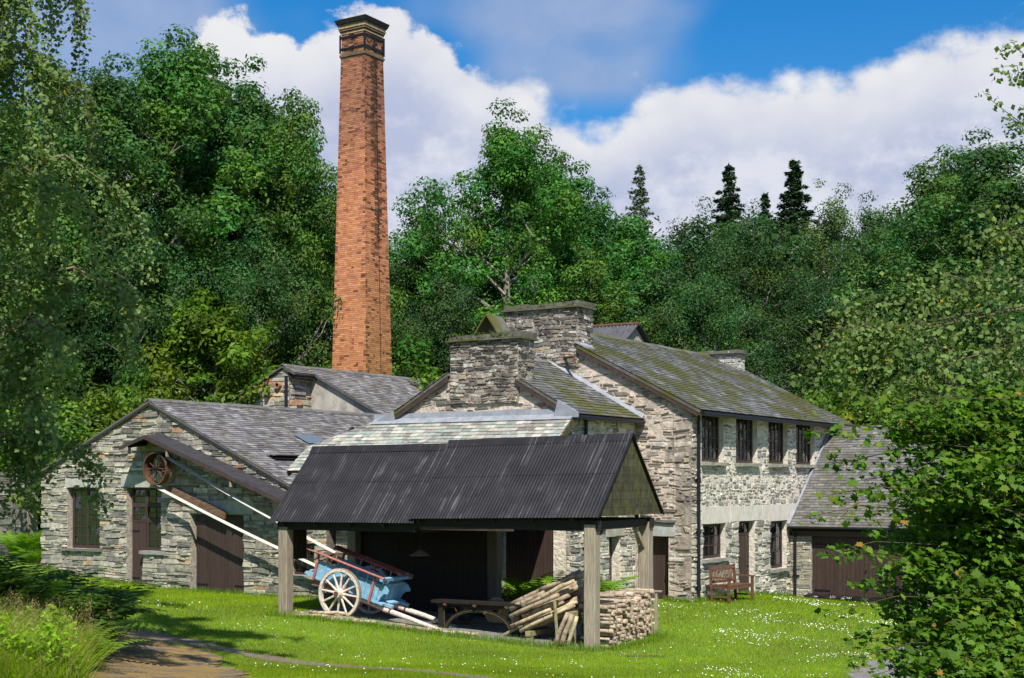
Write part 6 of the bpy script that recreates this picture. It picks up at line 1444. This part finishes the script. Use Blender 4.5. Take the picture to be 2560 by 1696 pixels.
# ---- foreground trees
def hanging_birch(name, label, base, Ht, R, seed, nleaf, leaf, cb, nl, trunk_r=.16, zmin=0.0, lean=(0, 0), col=(.075, .115, .035), strand=(1.0, 2.6), per=9):
    rng = np.random.default_rng(seed); g = gz(base[0], base[1]); t = thing(name, label, 'birch tree', (base[0], base[1], g - .1)); m = MB()
    tp = [np.array([lean[0] * (i / 7) ** 1.5 * Ht + rng.normal(0, .08) * (i > 0), lean[1] * (i / 7) ** 1.5 * Ht + rng.normal(0, .08) * (i > 0), Ht * i / 7]) for i in range(8)]; m.tube(tp, [trunk_r * (1 - .85 * i / 7) for i in range(8)], 9); C = []; N = []; K = []
    for k in range(nl):
        f = cb + (1 - cb) * (k + rng.random()) / nl; x = f * 7; i = min(6, int(x)); s0 = tp[i] + (tp[i + 1] - tp[i]) * (x - i); q = (f - cb) / (1 - cb); env = R * (math.sin(math.pi * (.25 + .7 * q)) ** .6) * rng.uniform(.65, 1.1); az = k * 2.39996 + rng.normal(0, .3); d = np.array([math.cos(az), math.sin(az), 0])
        pts = [s0, s0 + d * env * .35 + np.array([0, 0, env * .28]), s0 + d * env * .7 + np.array([0, 0, env * .38]), s0 + d * env + np.array([0, 0, env * .22])]; r0 = trunk_r * .35 * (1 - .6 * q) + .008; m.tube(pts, [r0, r0 * .7, r0 * .45, .006], 5, caps=False, tint=(.5, .42, .36))
        for j in range(per):
            ff = .2 + .8 * (j + rng.random()) / per; xx = ff * 3; ii = min(2, int(xx)); p = pts[ii] + (pts[ii + 1] - pts[ii]) * (xx - ii); L = rng.uniform(*strand); dv = d * rng.uniform(.1, .6) + rng.normal(0, .4, 3); dv[2] = -.1; end = p + unit(dv) * L * .45 + np.array([0, 0, -L * .8])
            if end[2] + g < zmin: end[2] = zmin - g + rng.uniform(0, .3)
            mid = p + unit(dv) * L * .3 + np.array([0, 0, -L * .15]); m.tube([p, mid, end], [.008, .005, .003], 3, caps=False, tint=(.35, .28, .24)); n = max(10, int(nleaf / (nl * per))); f2 = rng.random(n); pos_ = np.where(f2[:, None] < .5, p + (mid - p) * (f2[:, None] * 2), mid + (end - mid) * (f2[:, None] * 2 - 1)); pos_ = pos_ + rng.normal(0, .10, (n, 3)); C.append(pos_); N.append(rng.normal(size=(n, 3)) * .7 + np.array([.1, -.6, .6])); K.append(np.full(n, np.clip(1 + rng.normal(0, .18), .55, 1.5)))
    C = np.concatenate(C); N = np.concatenate(N); K = np.concatenate(K); V, F = quads(C, N, leaf * rng.uniform(.7, 1.3, len(C)), .75, rng, .6); c = np.array(col)[None] * (K * rng.uniform(.7, 1.3, len(C)))[:, None]; y = rng.random(len(C)) < .012; c[y] = (.35, .26, .03)
    tm = m.mesh('birch_trunk'); tm.materials.append(MAT['birch_trunk']); link('trunk', tm, t); link('crown', np_mesh('birch_crown', V, F, np.repeat(c, 4, 0), LEAF['birch']), t)
    return t
hanging_birch('birch_tree', 'foreground birch with long hanging leafy twigs at the left edge', (-10.1, 24.2), 15.0, 3.7, 301, 88000, .095, .12, 44, .17, zmin=2.1, strand=(.9, 2.4), col=(.15, .215, .062))
hanging_birch('birch_tree', 'birch tree just outside the view at the left whose shade dapples the track', (-7.4, 15.6), 15.5, 3.5, 302, 17000, .12, .54, 28, .17, zmin=8.8, lean=(.10, .05), strand=(.5, 1.2))

# sycamore scrub and birch at the right edge
SYC = [(math.cos(a) * r, math.sin(a) * r) for a, r in [(math.radians(d), r) for d, r in ((-90, .42), (-55, .34), (-38, .62), (-12, .44), (8, .82), (38, .50), (62, .72), (78, .62), (90, 1.0), (102, .62), (118, .72), (142, .50), (172, .82), (192, .44), (218, .62), (235, .34))]]
def lobed(C, N, size, rng, tip=None):
    n = len(C); N = unit(N); r = tip if tip is not None else rng.normal(size=(n, 3)); A = unit(r - (r * N).sum(1, keepdims=True) * N); Bv = np.cross(N, A); k = len(SYC); P = np.array(SYC) * .5
    V = C[:, None, :] + (Bv[:, None, :] * P[None, :, 0:1] + A[:, None, :] * P[None, :, 1:2]) * size[:, None, None] + N[:, None, :] * ((np.abs(P[:, 0]) * -.25)[None, :, None] * size[:, None, None])
    return V.reshape(-1, 3), np.arange(n * k, dtype=np.int32).reshape(n, k)

def right_scrub():
    rng = np.random.default_rng(77); base = np.array([6.55, 14.6]); g = gz(*base); t = thing('sycamore_sapling', 'leafy sycamore scrub with lobed leaves filling the lower right corner', 'sycamore', (base[0], base[1], g)); m = MB(); C = []; N = []; T = []
    def W3(u, v, Y): return np.array([X_of(u, Y) - base[0], Y - base[1], H_CAM - (v - 1205) / 3500 * Y - g])
    tips = [(2020, 1085, 14.2), (2065, 1240, 14.0), (2010, 1295, 13.8), (2055, 1385, 14.0), (2125, 1460, 14.3), (2060, 1535, 13.6), (2120, 1600, 13.8), (2125, 1650, 13.4), (2180, 1690, 13.2), (2080, 1160, 14.6), (2150, 1010, 15.0),
            (2200, 1130, 14.5), (2180, 1330, 14.6), (2230, 1240, 15.2), (2260, 1420, 14.2), (2210, 1520, 14.6), (2300, 1560, 13.8), (2280, 1660, 13.2), (2330, 1050, 15.2), (2350, 1180, 14.0), (2340, 1310, 14.8), (2380, 1460, 14.0), (2400, 1600, 13.6), (2430, 1700, 13.0),
            (2450, 1120, 14.6), (2460, 1260, 15.0), (2480, 1380, 14.2), (2500, 1530, 14.0), (2520, 1650, 13.4), (2560, 1200, 14.5), (2580, 1330, 14.0), (2590, 1460, 14.6), (2600, 1600, 13.6), (2420, 1000, 15.0), (2540, 1030, 15.4), (2640, 1100, 14.4), (2680, 1400, 14.2),
            (2310, 1720, 13.0), (2220, 1740, 12.8), (2500, 1760, 12.6), (2160, 1200, 14.8), (2280, 1330, 15.4), (2380, 1380, 15.6), (2290, 1480, 15.4), (2350, 1540, 15.2), (2260, 1080, 15.6), (2310, 1250, 15.8), (2240, 1360, 15.6), (2400, 1100, 15.8), (2470, 1200, 15.8), (2420, 1330, 15.9), (2500, 1450, 15.8), (2440, 1540, 15.6), (2380, 1640, 14.8), (2560, 1550, 15.4), (2540, 1250, 15.9), (2320, 1390, 15.9), (2250, 1590, 14.6), (2180, 1440, 15.0)] + [(2190 + 37 * (k % 4) + 13 * (k % 3), 1030 + 38 * k, 14.3 + .35 * (k % 5)) for k in range(18)]
    stems = [np.array([0, 0, 0.]), np.array([-.35, .2, 0.]), np.array([.3, -.3, 0.]), np.array([-.5, -.5, 0])]; hub = []
    for s in stems:
        e = s * 1.8 + np.array([rng.normal(-.2, .2), rng.normal(0, .2), 4.2 + rng.uniform(0, .8)]); pts = [s, s + (e - s) * .35 + rng.normal(0, .06, 3), s + (e - s) * .7 + rng.normal(0, .08, 3), e]; m.tube(pts, [.045, .036, .025, .012], 7, tint=(.35, .3, .25)); hub.append(pts)
    for (u, v, Y) in tips:
        tip = W3(u, v, Y); pts = hub[rng.integers(len(hub))]; f = np.clip((tip[2] - .5) / 4.6, .08, .95); x = f * 3; i = min(2, int(x)); s0 = pts[i] + (pts[i + 1] - pts[i]) * (x - i); L = np.linalg.norm(tip - s0); mid = s0 * .5 + tip * .5 + np.array([0, 0, .10 * L]) + rng.normal(0, .04, 3); m.tube([s0, s0 * .6 + mid * .4, mid, mid * .4 + tip * .6 + np.array([0, 0, .03 * L]), tip], [.013, .010, .008, .005, .003], 5, caps=False, tint=(.30, .27, .2))
        edge_ = u < 2240; n = int((16 + 28 * min(L, 3.0)) if edge_ else (95 + 180 * min(L, 3.0))); f2 = rng.random(n) ** .6; p = np.where(f2[:, None] < .5, s0 + (mid - s0) * f2[:, None] * 2, mid + (tip - mid) * (f2[:, None] * 2 - 1)); spread = (.05 + .04 * (1 - f2)) if edge_ else (.10 + .16 * (1 - f2)); off = rng.normal(size=(n, 3)) * spread[:, None]; off[:, 2] *= .8; dirv = unit(off + (tip - s0)[None] * .25); C.append(p + off); N.append(rng.normal(size=(n, 3)) * .42 + np.array([0.05, -.30, .85])); T.append(dirv + np.array([0, 0, -.35]))
        # side twigs
        for j in range(2 if edge_ else 8):
            f3 = rng.uniform(.3, .95); q0 = mid + (tip - mid) * (f3 * 2 - 1) if f3 > .5 else s0 + (mid - s0) * f3 * 2; q1 = q0 + unit(rng.normal(size=3) + (tip - s0) * .4) * rng.uniform(.18, .45); m.tube([q0, q1], [.005, .002], 4, caps=False, tint=(.30, .3, .18)); n = 14; ff = rng.random(n); C.append(q0 + (q1 - q0) * ff[:, None] + rng.normal(0, .07, (n, 3))); N.append(rng.normal(size=(n, 3)) * .42 + np.array([0.05, -.3, .85])); T.append(rng.normal(size=(n, 3)) + np.array([0, 0, -.3]))
    C = np.concatenate(C); N = np.concatenate(N); T = np.concatenate(T); sz = .125 * rng.uniform(.5, 1.35, len(C)); V, F = lobed(C, N, sz, rng, T); k = rng.uniform(.6, 1.35, len(C)); c = np.array([(.092, .195, .018)]) * k[:, None]; y = rng.random(len(C)) < .10; c[y] = np.array((.16, .24, .025)) * rng.uniform(.8, 1.2, (y.sum(), 1)); y = rng.random(len(C)) < .012; c[y] = (.30, .20, .04)
    tm = m.mesh('stems'); tm.materials.append(MAT['trunk']); link('stems', tm, t); link('leaves', np_mesh('leaves', V, F, np.repeat(c, len(SYC), 0), LEAF['sycamore']), t)
right_scrub()

def right_birch():
    rng = np.random.default_rng(88); base = np.array([8.6, 17.0]); g = gz(*base); t = thing('birch_tree', 'birch reaching in from the right edge with pale drooping leaf sprays', 'birch tree', (base[0], base[1], g - .1)); m = MB(); C = []; N = []
    def W3(u, v, Y): return np.array([X_of(u, Y) - base[0], Y - base[1], H_CAM - (v - 1205) / 3500 * Y - g])
    tp = [np.array([0, 0, 0.]), np.array([.05, .1, 3.]), np.array([-.05, .1, 6.]), np.array([.1, 0, 9.]), np.array([.3, .1, 12.])]; m.tube(tp, [.14, .12, .09, .06, .02], 9)
    tips = [(2060, 815, 15.2), (2100, 740, 15.5), (2150, 700, 16), (2190, 780, 15.5), (2050, 870, 15.0), (2130, 900, 15.4), (2230, 730, 16.2), (2280, 820, 15.5), (2210, 880, 15.8), (2320, 720, 16.4), (2370, 660, 16), (2400, 780, 15.6), (2430, 880, 15.4), (2340, 900, 15.8), (2480, 640, 16.2), (2520, 760, 15.8), (2500, 900, 15.6), (2560, 560, 16.4), (2580, 680, 16), (2600, 820, 15.6), (2450, 560, 16.6), (2500, 480, 16.4), (2260, 960, 15.6), (2380, 970, 15.4), (2150, 970, 15.2), (2480, 980, 15.2), (2580, 960, 15.4), (2300, 640, 16.6), (2020, 905, 15.0),
            (2475, 165, 16.0), (2500, 110, 16.2), (2455, 205, 15.8), (2530, 180, 16.1), (2530, 285, 15.8), (2550, 240, 16.0), (2545, 95, 16.3), (2580, 150, 16.2), (2590, 300, 16)]
    hubs = [W3(*h) for h in ((2430, 700, 16.2), (2310, 800, 15.9), (2500, 850, 16.0), (2520, 560, 16.5), (2330, 900, 15.7), (2200, 800, 15.7), (2600, 170, 16.3), (2620, 300, 16.1))]
    for k, h in enumerate(hubs):
        f = np.clip(h[2] / 12 + .03, .1, .98); x = f * 4; i = min(3, int(x)); s0 = tp[i] + (tp[i + 1] - tp[i]) * (x - i); m.tube([s0, (s0 + h) / 2 + np.array([0, 0, .15]) + rng.normal(0, .12, 3), h], [.022, .014, .008], 6, caps=False, tint=(.30, .24, .2))
    for (u, v, Y) in tips:
        tip = W3(u, v, Y); s0 = min(hubs, key=lambda h: np.linalg.norm(h - tip)); L = np.linalg.norm(tip - s0); mid = s0 * .5 + tip * .5 + np.array([0, 0, .06 * L]) + rng.normal(0, .10, 3); m.tube([s0, s0 * .5 + mid * .5 + rng.normal(0, .05, 3), mid, mid * .5 + tip * .5 + np.array([0, 0, .03 * L]) + rng.normal(0, .03, 3), tip], [.007, .006, .005, .003, .002], 5, caps=False, tint=(.28, .22, .18))
        few = v < 320; n = 30 if few else 170; lo = .35 if few else .05; ff = lo + (1 - lo) * rng.random(n) ** .8; p = np.where(ff[:, None] < .5, s0 + (mid - s0) * ff[:, None] * 2, mid + (tip - mid) * (ff[:, None] * 2 - 1)); sp = .05 if few else .17; off = rng.normal(size=(n, 3)) * sp; off[:, 2] = -np.abs(off[:, 2]) * 1.6 + .03; C.append(p + off); N.append(rng.normal(size=(n, 3)) * .7 + np.array([0, -.55, .4]))
    C = np.concatenate(C); N = np.concatenate(N); V, F = quads(C, N, .068 * rng.uniform(.65, 1.3, len(C)), .8, rng, .9); c = np.array([(.125, .185, .045)]) * rng.uniform(.55, 1.35, (len(C), 1)); y = rng.random(len(C)) < .010; c[y] = (.40, .27, .03)
    tm = m.mesh('birch_trunk'); tm.materials.append(MAT['birch_trunk']); link('trunk', tm, t); link('crown', np_mesh('birch_crown', V, F, np.repeat(c, 4, 0), LEAF['birch']), t)
right_birch()

# ---- ferns
def fern_arrays(rng, n_fr, L, base, up=.9, pin=22):
    Vs, Fs, Cs = [], [], []; nb = 0
    for k in range(n_fr):
        az = 2 * math.pi * (k + rng.random()) / n_fr; d = np.array([math.cos(az), math.sin(az), 0]); side = np.array([-d[1], d[0], 0]); l = L * rng.uniform(.7, 1.15); el0 = rng.uniform(.9, 1.35) * up; pts = []; p = np.array([0., 0, 0]); a = el0
        for i in range(pin + 1): pts.append(p.copy()); p = p + (d * math.cos(a) + np.array([0, 0, math.sin(a)])) * l / pin; a -= rng.uniform(.7, 1.2) * 1.5 / pin * up
        pts = np.array(pts); kk = rng.uniform(.75, 1.25)
        for i in range(2, pin):
            f = i / pin; w = l * .26 * math.sin(math.pi * min(1, (f * .92 + .1))) ** .8 * (1.15 - .45 * f) + .01; tdir = unit(pts[min(i + 1, pin)] - pts[i - 1])
            for s in (-1, 1):
                e = pts[i] + side * s * w + tdir * w * .35 - np.array([0, 0, w * .18]); b0 = pts[i] - tdir * l / pin * .42; b1 = pts[i] + tdir * l / pin * .42; m0 = (pts[i] + e) / 2
                Vs += [b0, m0 - tdir * l / pin * .35, e, m0 + tdir * l / pin * .38]; Fs.append((nb, nb + 1, nb + 2, nb + 3)); nb += 4; c = np.array(base) * kk * rng.uniform(.85, 1.15); Cs += [c] * 4
        for i in range(0, pin, 3):
            j = min(pin, i + 3); Vs += [pts[i] - side * .005, pts[j] - side * .004, pts[j] + side * .004, pts[i] + side * .005]; Fs.append((nb, nb + 1, nb + 2, nb + 3)); nb += 4; Cs += [np.array((.12, .13, .04))] * 4
    return np.array(Vs), np.array(Fs, np.int32), np.array(Cs)
_r = np.random.default_rng(4); FERN = []
for i in range(3):
    V, F, C = fern_arrays(_r, 12 + i, 1.0, (.16, .30, .02), 1.12); FERN.append(np_mesh('fern', V, F, C, LEAF['fern']))
def fern(x, y, s, k, label, rot, group=None):
    o = link('fern', FERN[k], None, (x, y, float(gz_grid(x, y)) - .03)); o.scale = (s, s, s); o.rotation_euler = (0, 0, rot); tag(o, label, 'fern', group)
for i, (bx_, by_, s, lab) in enumerate([(-2.75, -3.85, 1.3, 'leftmost fern in front of the brown boarded door'), (-2.15, -3.80, 1.8, 'tall fern at the right side of the brown boarded door'), (-1.40, -3.70, 1.85, 'fern at the annex corner below the downpipe'), (-1.10, -3.05, 1.6, 'fern against the annex wall behind the right front post'), (-.98, -2.35, 1.3, 'rightmost fern against the annex wall behind the firewood')]):
    p = bw(bx_, by_); fern(p[0], p[1], s, i % 3, lab, i * 1.3, 'ferns between the shed and the annex')
for i, (u, v, Y, s, lab) in enumerate([(50, 1395, 43.6, 1.5, 'left fern clump below the dry stone wall'), (88, 1380, 43.4, 1.75, 'tall fern clump at the corner of the workshop wall'), (82, 1405, 42.6, 1.1, 'low fern in front of the taller ferns at the workshop corner')]):
    fern(X_of(u, Y), Y, s, i % 3, lab, i * 2.1, 'ferns by the dry stone wall')

def bracken():
    rng = np.random.default_rng(31); VV, FF, CC = [], [], []; nb = 0
    for i in range(150):
        y = rng.uniform(18.5, 25.5); xr = -.292 * y - .15; x = rng.uniform(-.40 * y, xr)
        dark = y > 21.3; V, F, C = fern_arrays(rng, 6, rng.uniform(1.2, 1.75) if dark else rng.uniform(.7, 1.0), (.065, .135, .02) if dark else (.14, .24, .02), 1.05, 14); a = rng.uniform(0, 6); V = np.stack([V[:, 0] * math.cos(a) - V[:, 1] * math.sin(a), V[:, 0] * math.sin(a) + V[:, 1] * math.cos(a), V[:, 2]], -1); V += np.array([x, y, gz(x, y) - .03]); VV.append(V); FF.append(F + nb); CC.append(C); nb += len(V)
    tag(link('bracken', np_mesh('bracken', np.concatenate(VV), np.concatenate(FF), np.concatenate(CC), LEAF['fern'])), 'dense green bracken filling the lower left corner', 'bracken', kind='stuff')
bracken()

def blades(name, P, Hh, Wd, col, rng, bend=.35, mat='grass'):
    n = len(P); a = rng.uniform(0, 2 * math.pi, n); d = np.stack([np.cos(a), np.sin(a), np.zeros(n)], -1); b = rng.uniform(0, 2 * math.pi, n); ben = np.stack([np.cos(b), np.sin(b), np.zeros(n)], -1) * (Hh * bend * rng.random(n))[:, None]; V = np.empty((n, 3, 3)); V[:, 0] = P - d * Wd[:, None] / 2; V[:, 1] = P + d * Wd[:, None] / 2; V[:, 2] = P + ben + np.array([0, 0, 1.]) * Hh[:, None]
    return np_mesh(name, V.reshape(-1, 3), np.arange(3 * n, dtype=np.int32).reshape(n, 3), np.repeat(col, 3, 0), LEAF[mat])

def wave(x, y, s): return np.sin(x * s + 1.3 * np.sin(y * s * .7)) * np.sin(y * s * 1.1 + 1.7 * np.sin(x * s * .6 + 1)) * .5 + .5
B_FOOT = [[tuple(bw(*p)) for p in q] for q in ([(0.0, 0), (0.0, 6.72), (4.6, 6.72), (4.6, 13), (-9, 13), (-9, 0)], [(-1.55, -3.36), (-1.55, 0), (-6.7, 0), (-6.7, -3.36)], [(-19, -4.17), (-8.0, -4.17), (-8.0, 6), (-19, 6)])]
def lawn():
    rng = np.random.default_rng(9); n = 430000; y = 19.5 + 25 * rng.random(n) ** 1.25; x = rng.uniform(-.40, .40, n) * y
    ok = np.ones(n, bool)
    for q in B_FOOT + [FLOOR, ROAD, APRON, MUD]: ok &= ~in_poly(x, y, q)
    for q, keep in ((PATH, .05), (TRACK, .30)): i = in_poly(x, y, q); ok &= ~i | (rng.random(n) < keep)
    ok &= ~((x < -11) & (y > 40)); x, y = x[ok], y[ok]; z = gz_grid(x, y); n = len(x); k = (.62 + .42 * wave(x, y, .9) + .22 * wave(x + 3, y - 5, 2.7)) * rng.uniform(.75, 1.25, n); c = np.stack([.215 * k * rng.uniform(.75, 1.4, n), .335 * k, .012 * k], -1); dry = rng.random(n) < .04 + .22 * np.clip(wave(x - 4, y + 2, .75) - .72, 0, 1) * 3; c[dry] = np.array((.24, .20, .06))
    tr = in_poly(x, y, TRACK); c[tr] = np.array((.30, .19, .06)) * rng.uniform(.5, 1.3, (tr.sum(), 1))
    d = y / 25; hb = np.where(tr, .35, 1.0); me = blades('lawn_grass', np.stack([x, y, z], -1), rng.uniform(.022, .055, n) * np.clip(d, .9, 1.5) * hb, rng.uniform(.008, .016, n) * np.clip(d, 1, 1.6), c, rng); tag(link('lawn_grass', me), 'short bright green lawn grass in front of the buildings', 'grass', kind='stuff')
    # longer grass against walls and posts
    P = []
    def row(f, a, b, n): P.append(np.array([f(t) for t in rng.uniform(a, b, n)]))
    row(lambda t: (*bw(t, -4.17 - abs(rng.normal(.06, .06))),), -19, -8.2, 2600); row(lambda t: (*bw(.05 + abs(rng.normal(0, .08)), t),), 0, 6.7, 2200); row(lambda t: (*bw(t, -abs(rng.normal(.05, .06))),), -.7, 0, 300)
    row(lambda t: (*sw(rng.normal(.35, .12), t),), .1, 2.8, 900); row(lambda t: (*sw(t, rng.normal(-.30, .12)),), -7.8, .2, 2600); row(lambda t: (*sw(t, rng.normal(-.0, .18)),), -.25, .3, 260)
    P = np.concatenate(P); n = len(P); z = gz_grid(P[:, 0], P[:, 1]); k = rng.uniform(.7, 1.2, n); me = blades('tall_grass', np.column_stack([P, z]), rng.uniform(.06, .20, n), rng.uniform(.010, .020, n), np.stack([.15 * k, .27 * k, .02 * k], -1), rng, .7); tag(link('wall_grass', me), 'longer grass and weeds growing against walls and posts', 'grass', kind='stuff')
    # daisies and buttercups in drifts
    n = 95000; y = 20 + 22 * rng.random(n); x = rng.uniform(-.36, .36, n) * y; w = wave(x * 1.0, y * 1.0, 1.15) * .55 + wave(x + 9, y, 3.1) * .45; right = np.clip((x - 1.5) / 3, 0, 1); pr = np.clip((w - .56) * 2.4, .006, 1) * (.08 + .60 * right); ok = rng.random(n) < pr
    for q in B_FOOT + [FLOOR, ROAD, APRON, PATH, TRACK]: ok &= ~in_poly(x, y, q)
    x, y = x[ok], y[ok]; n = len(x); z = gz_grid(x, y) + rng.uniform(.035, .06, n); C = np.stack([x, y, z], -1); V, F = quads(C, rng.normal(size=(n, 3)) * .35 + np.array([0, -.45, .8]), rng.uniform(.014, .026, n) * np.clip(y / 26, 1, 1.4), .95, rng); c = np.full((n, 3), 1.0); yl = rng.random(n) < .05; c[yl] = (.95, .72, .06); tag(link('daisies', np_mesh('daisies', V, F, np.repeat(c, 4, 0), MAT['white_flower'])), 'white daisies and a few buttercups scattered over the lawn', 'daisies', kind='stuff')
lawn()

def meadow():
    """rough flowering bank at the lower left"""
    rng = np.random.default_rng(15); n = 36000; y = rng.uniform(15.2, 20.4, n); x = rng.uniform(-.41, -.318, n) * y + rng.normal(0, .10, n); z = gz(x, y); k = rng.uniform(.65, 1.3, n); c = np.stack([.24 * k, .36 * k, .014 * k], -1); dry = rng.random(n) < .12; c[dry] = np.array((.30, .24, .10)) * rng.uniform(.7, 1.2, (dry.sum(), 1)); h = rng.uniform(.15, .55, n) * (.7 + .6 * wave(x, y, 2.1)); h[dry] *= 1.4
    tag(link('meadow_grass', blades('meadow_grass', np.stack([x, y, z], -1), h, rng.uniform(.008, .018, n), c, rng, 1.5)), 'rough sunlit grass on the bank at the lower left', 'grass', kind='stuff')
    n = 17000; y = rng.uniform(15.4, 20.6, n); x = rng.uniform(-.41, -.318, n) * y + rng.normal(0, .10, n); C = np.stack([x, y, gz(x, y) + rng.uniform(.05, .62, n) * (.6 + .7 * wave(x, y, 3.0))], -1); V, F = quads(C, rng.normal(size=(n, 3)) * .6 + np.array([0, -.2, .8]), rng.uniform(.05, .12, n), .45, rng); k = rng.uniform(.5, 1.35, (n, 1)); c = np.array((.22, .37, .016)) * k; tag(link('meadow_leaves', np_mesh('meadow_leaves', V, F, np.repeat(c, 4, 0), LEAF['fern'])), 'low leafy weeds among the rough grass at the lower left', 'weeds', kind='stuff')
    # seed heads
    m = []; col = []; n = 90; y = rng.uniform(17.5, 20.8, n); x = rng.uniform(-.36, -.30, n) * y; z = gz(x, y); P = []; 
    for i in range(n):
        top = np.array([x[i] + rng.normal(0, .15), y[i] + rng.normal(0, .1), z[i] + rng.uniform(.5, .95)]); 
        for j in range(26): P.append(top + np.array([rng.normal(0, .025), rng.normal(0, .025), -.26 * rng.random()]))
    P = np.array(P); n = len(P); V, F = quads(P, rng.normal(size=(n, 3)), rng.uniform(.018, .04, n), .35, rng, -2); c = np.array((.36, .27, .13)) * rng.uniform(.7, 1.25, (n, 1)); tag(link('seed_heads', np_mesh('seed_heads', V, F, np.repeat(c, 4, 0), LEAF['grass'])), 'dry brown dock and grass seed heads on the bank', 'seed heads', kind='stuff')
    n = 60; y = rng.uniform(16.4, 20.0, n); x = rng.uniform(-.40, -.30, n) * y; C = np.stack([x, y, gz(x, y) + rng.uniform(.25, .55, n)], -1); V, F = quads(C, rng.normal(size=(n, 3)) * .4 + np.array([0, -.6, .6]), rng.uniform(.022, .04, n), .9, rng); c = np.where((rng.random(n) < .16)[:, None], np.array((.50, .06, .36)), np.array((.85, .62, .03))); tag(link('meadow_flowers', np_mesh('meadow_flowers', V, F, np.repeat(c, 4, 0), MAT['white_flower'])), 'yellow and pink wild flowers on the bank at the lower left', 'flowers', kind='stuff')
meadow()

def moss_tufts():
    """small plants rooted on the stack caps"""
    rng = np.random.default_rng(6); P = []
    for (x0, x1, y0, y1, z, n) in ((-5.4, -3.2, -.12, .1, 7.66, 500), (-4.9, -2.95, -3.5, -3.3, 6.58, 380)):
        for _ in range(n): w = bw(rng.uniform(x0, x1), rng.uniform(y0, y1)); P.append((w[0], w[1], z + rng.uniform(-.12, .06)))
    P = np.array(P); n = len(P); V, F = quads(P, rng.normal(size=(n, 3)) * .6 + np.array([0, -.4, .7]), rng.uniform(.02, .06, n), .6, rng); c = np.array((.10, .15, .02)) * rng.uniform(.5, 1.3, (n, 1)); tag(link('stack_moss', np_mesh('stack_moss', V, F, np.repeat(c, 4, 0), LEAF['fern'])), 'moss and tiny plants rooted along the stone stack caps', 'moss', kind='stuff')
moss_tufts()
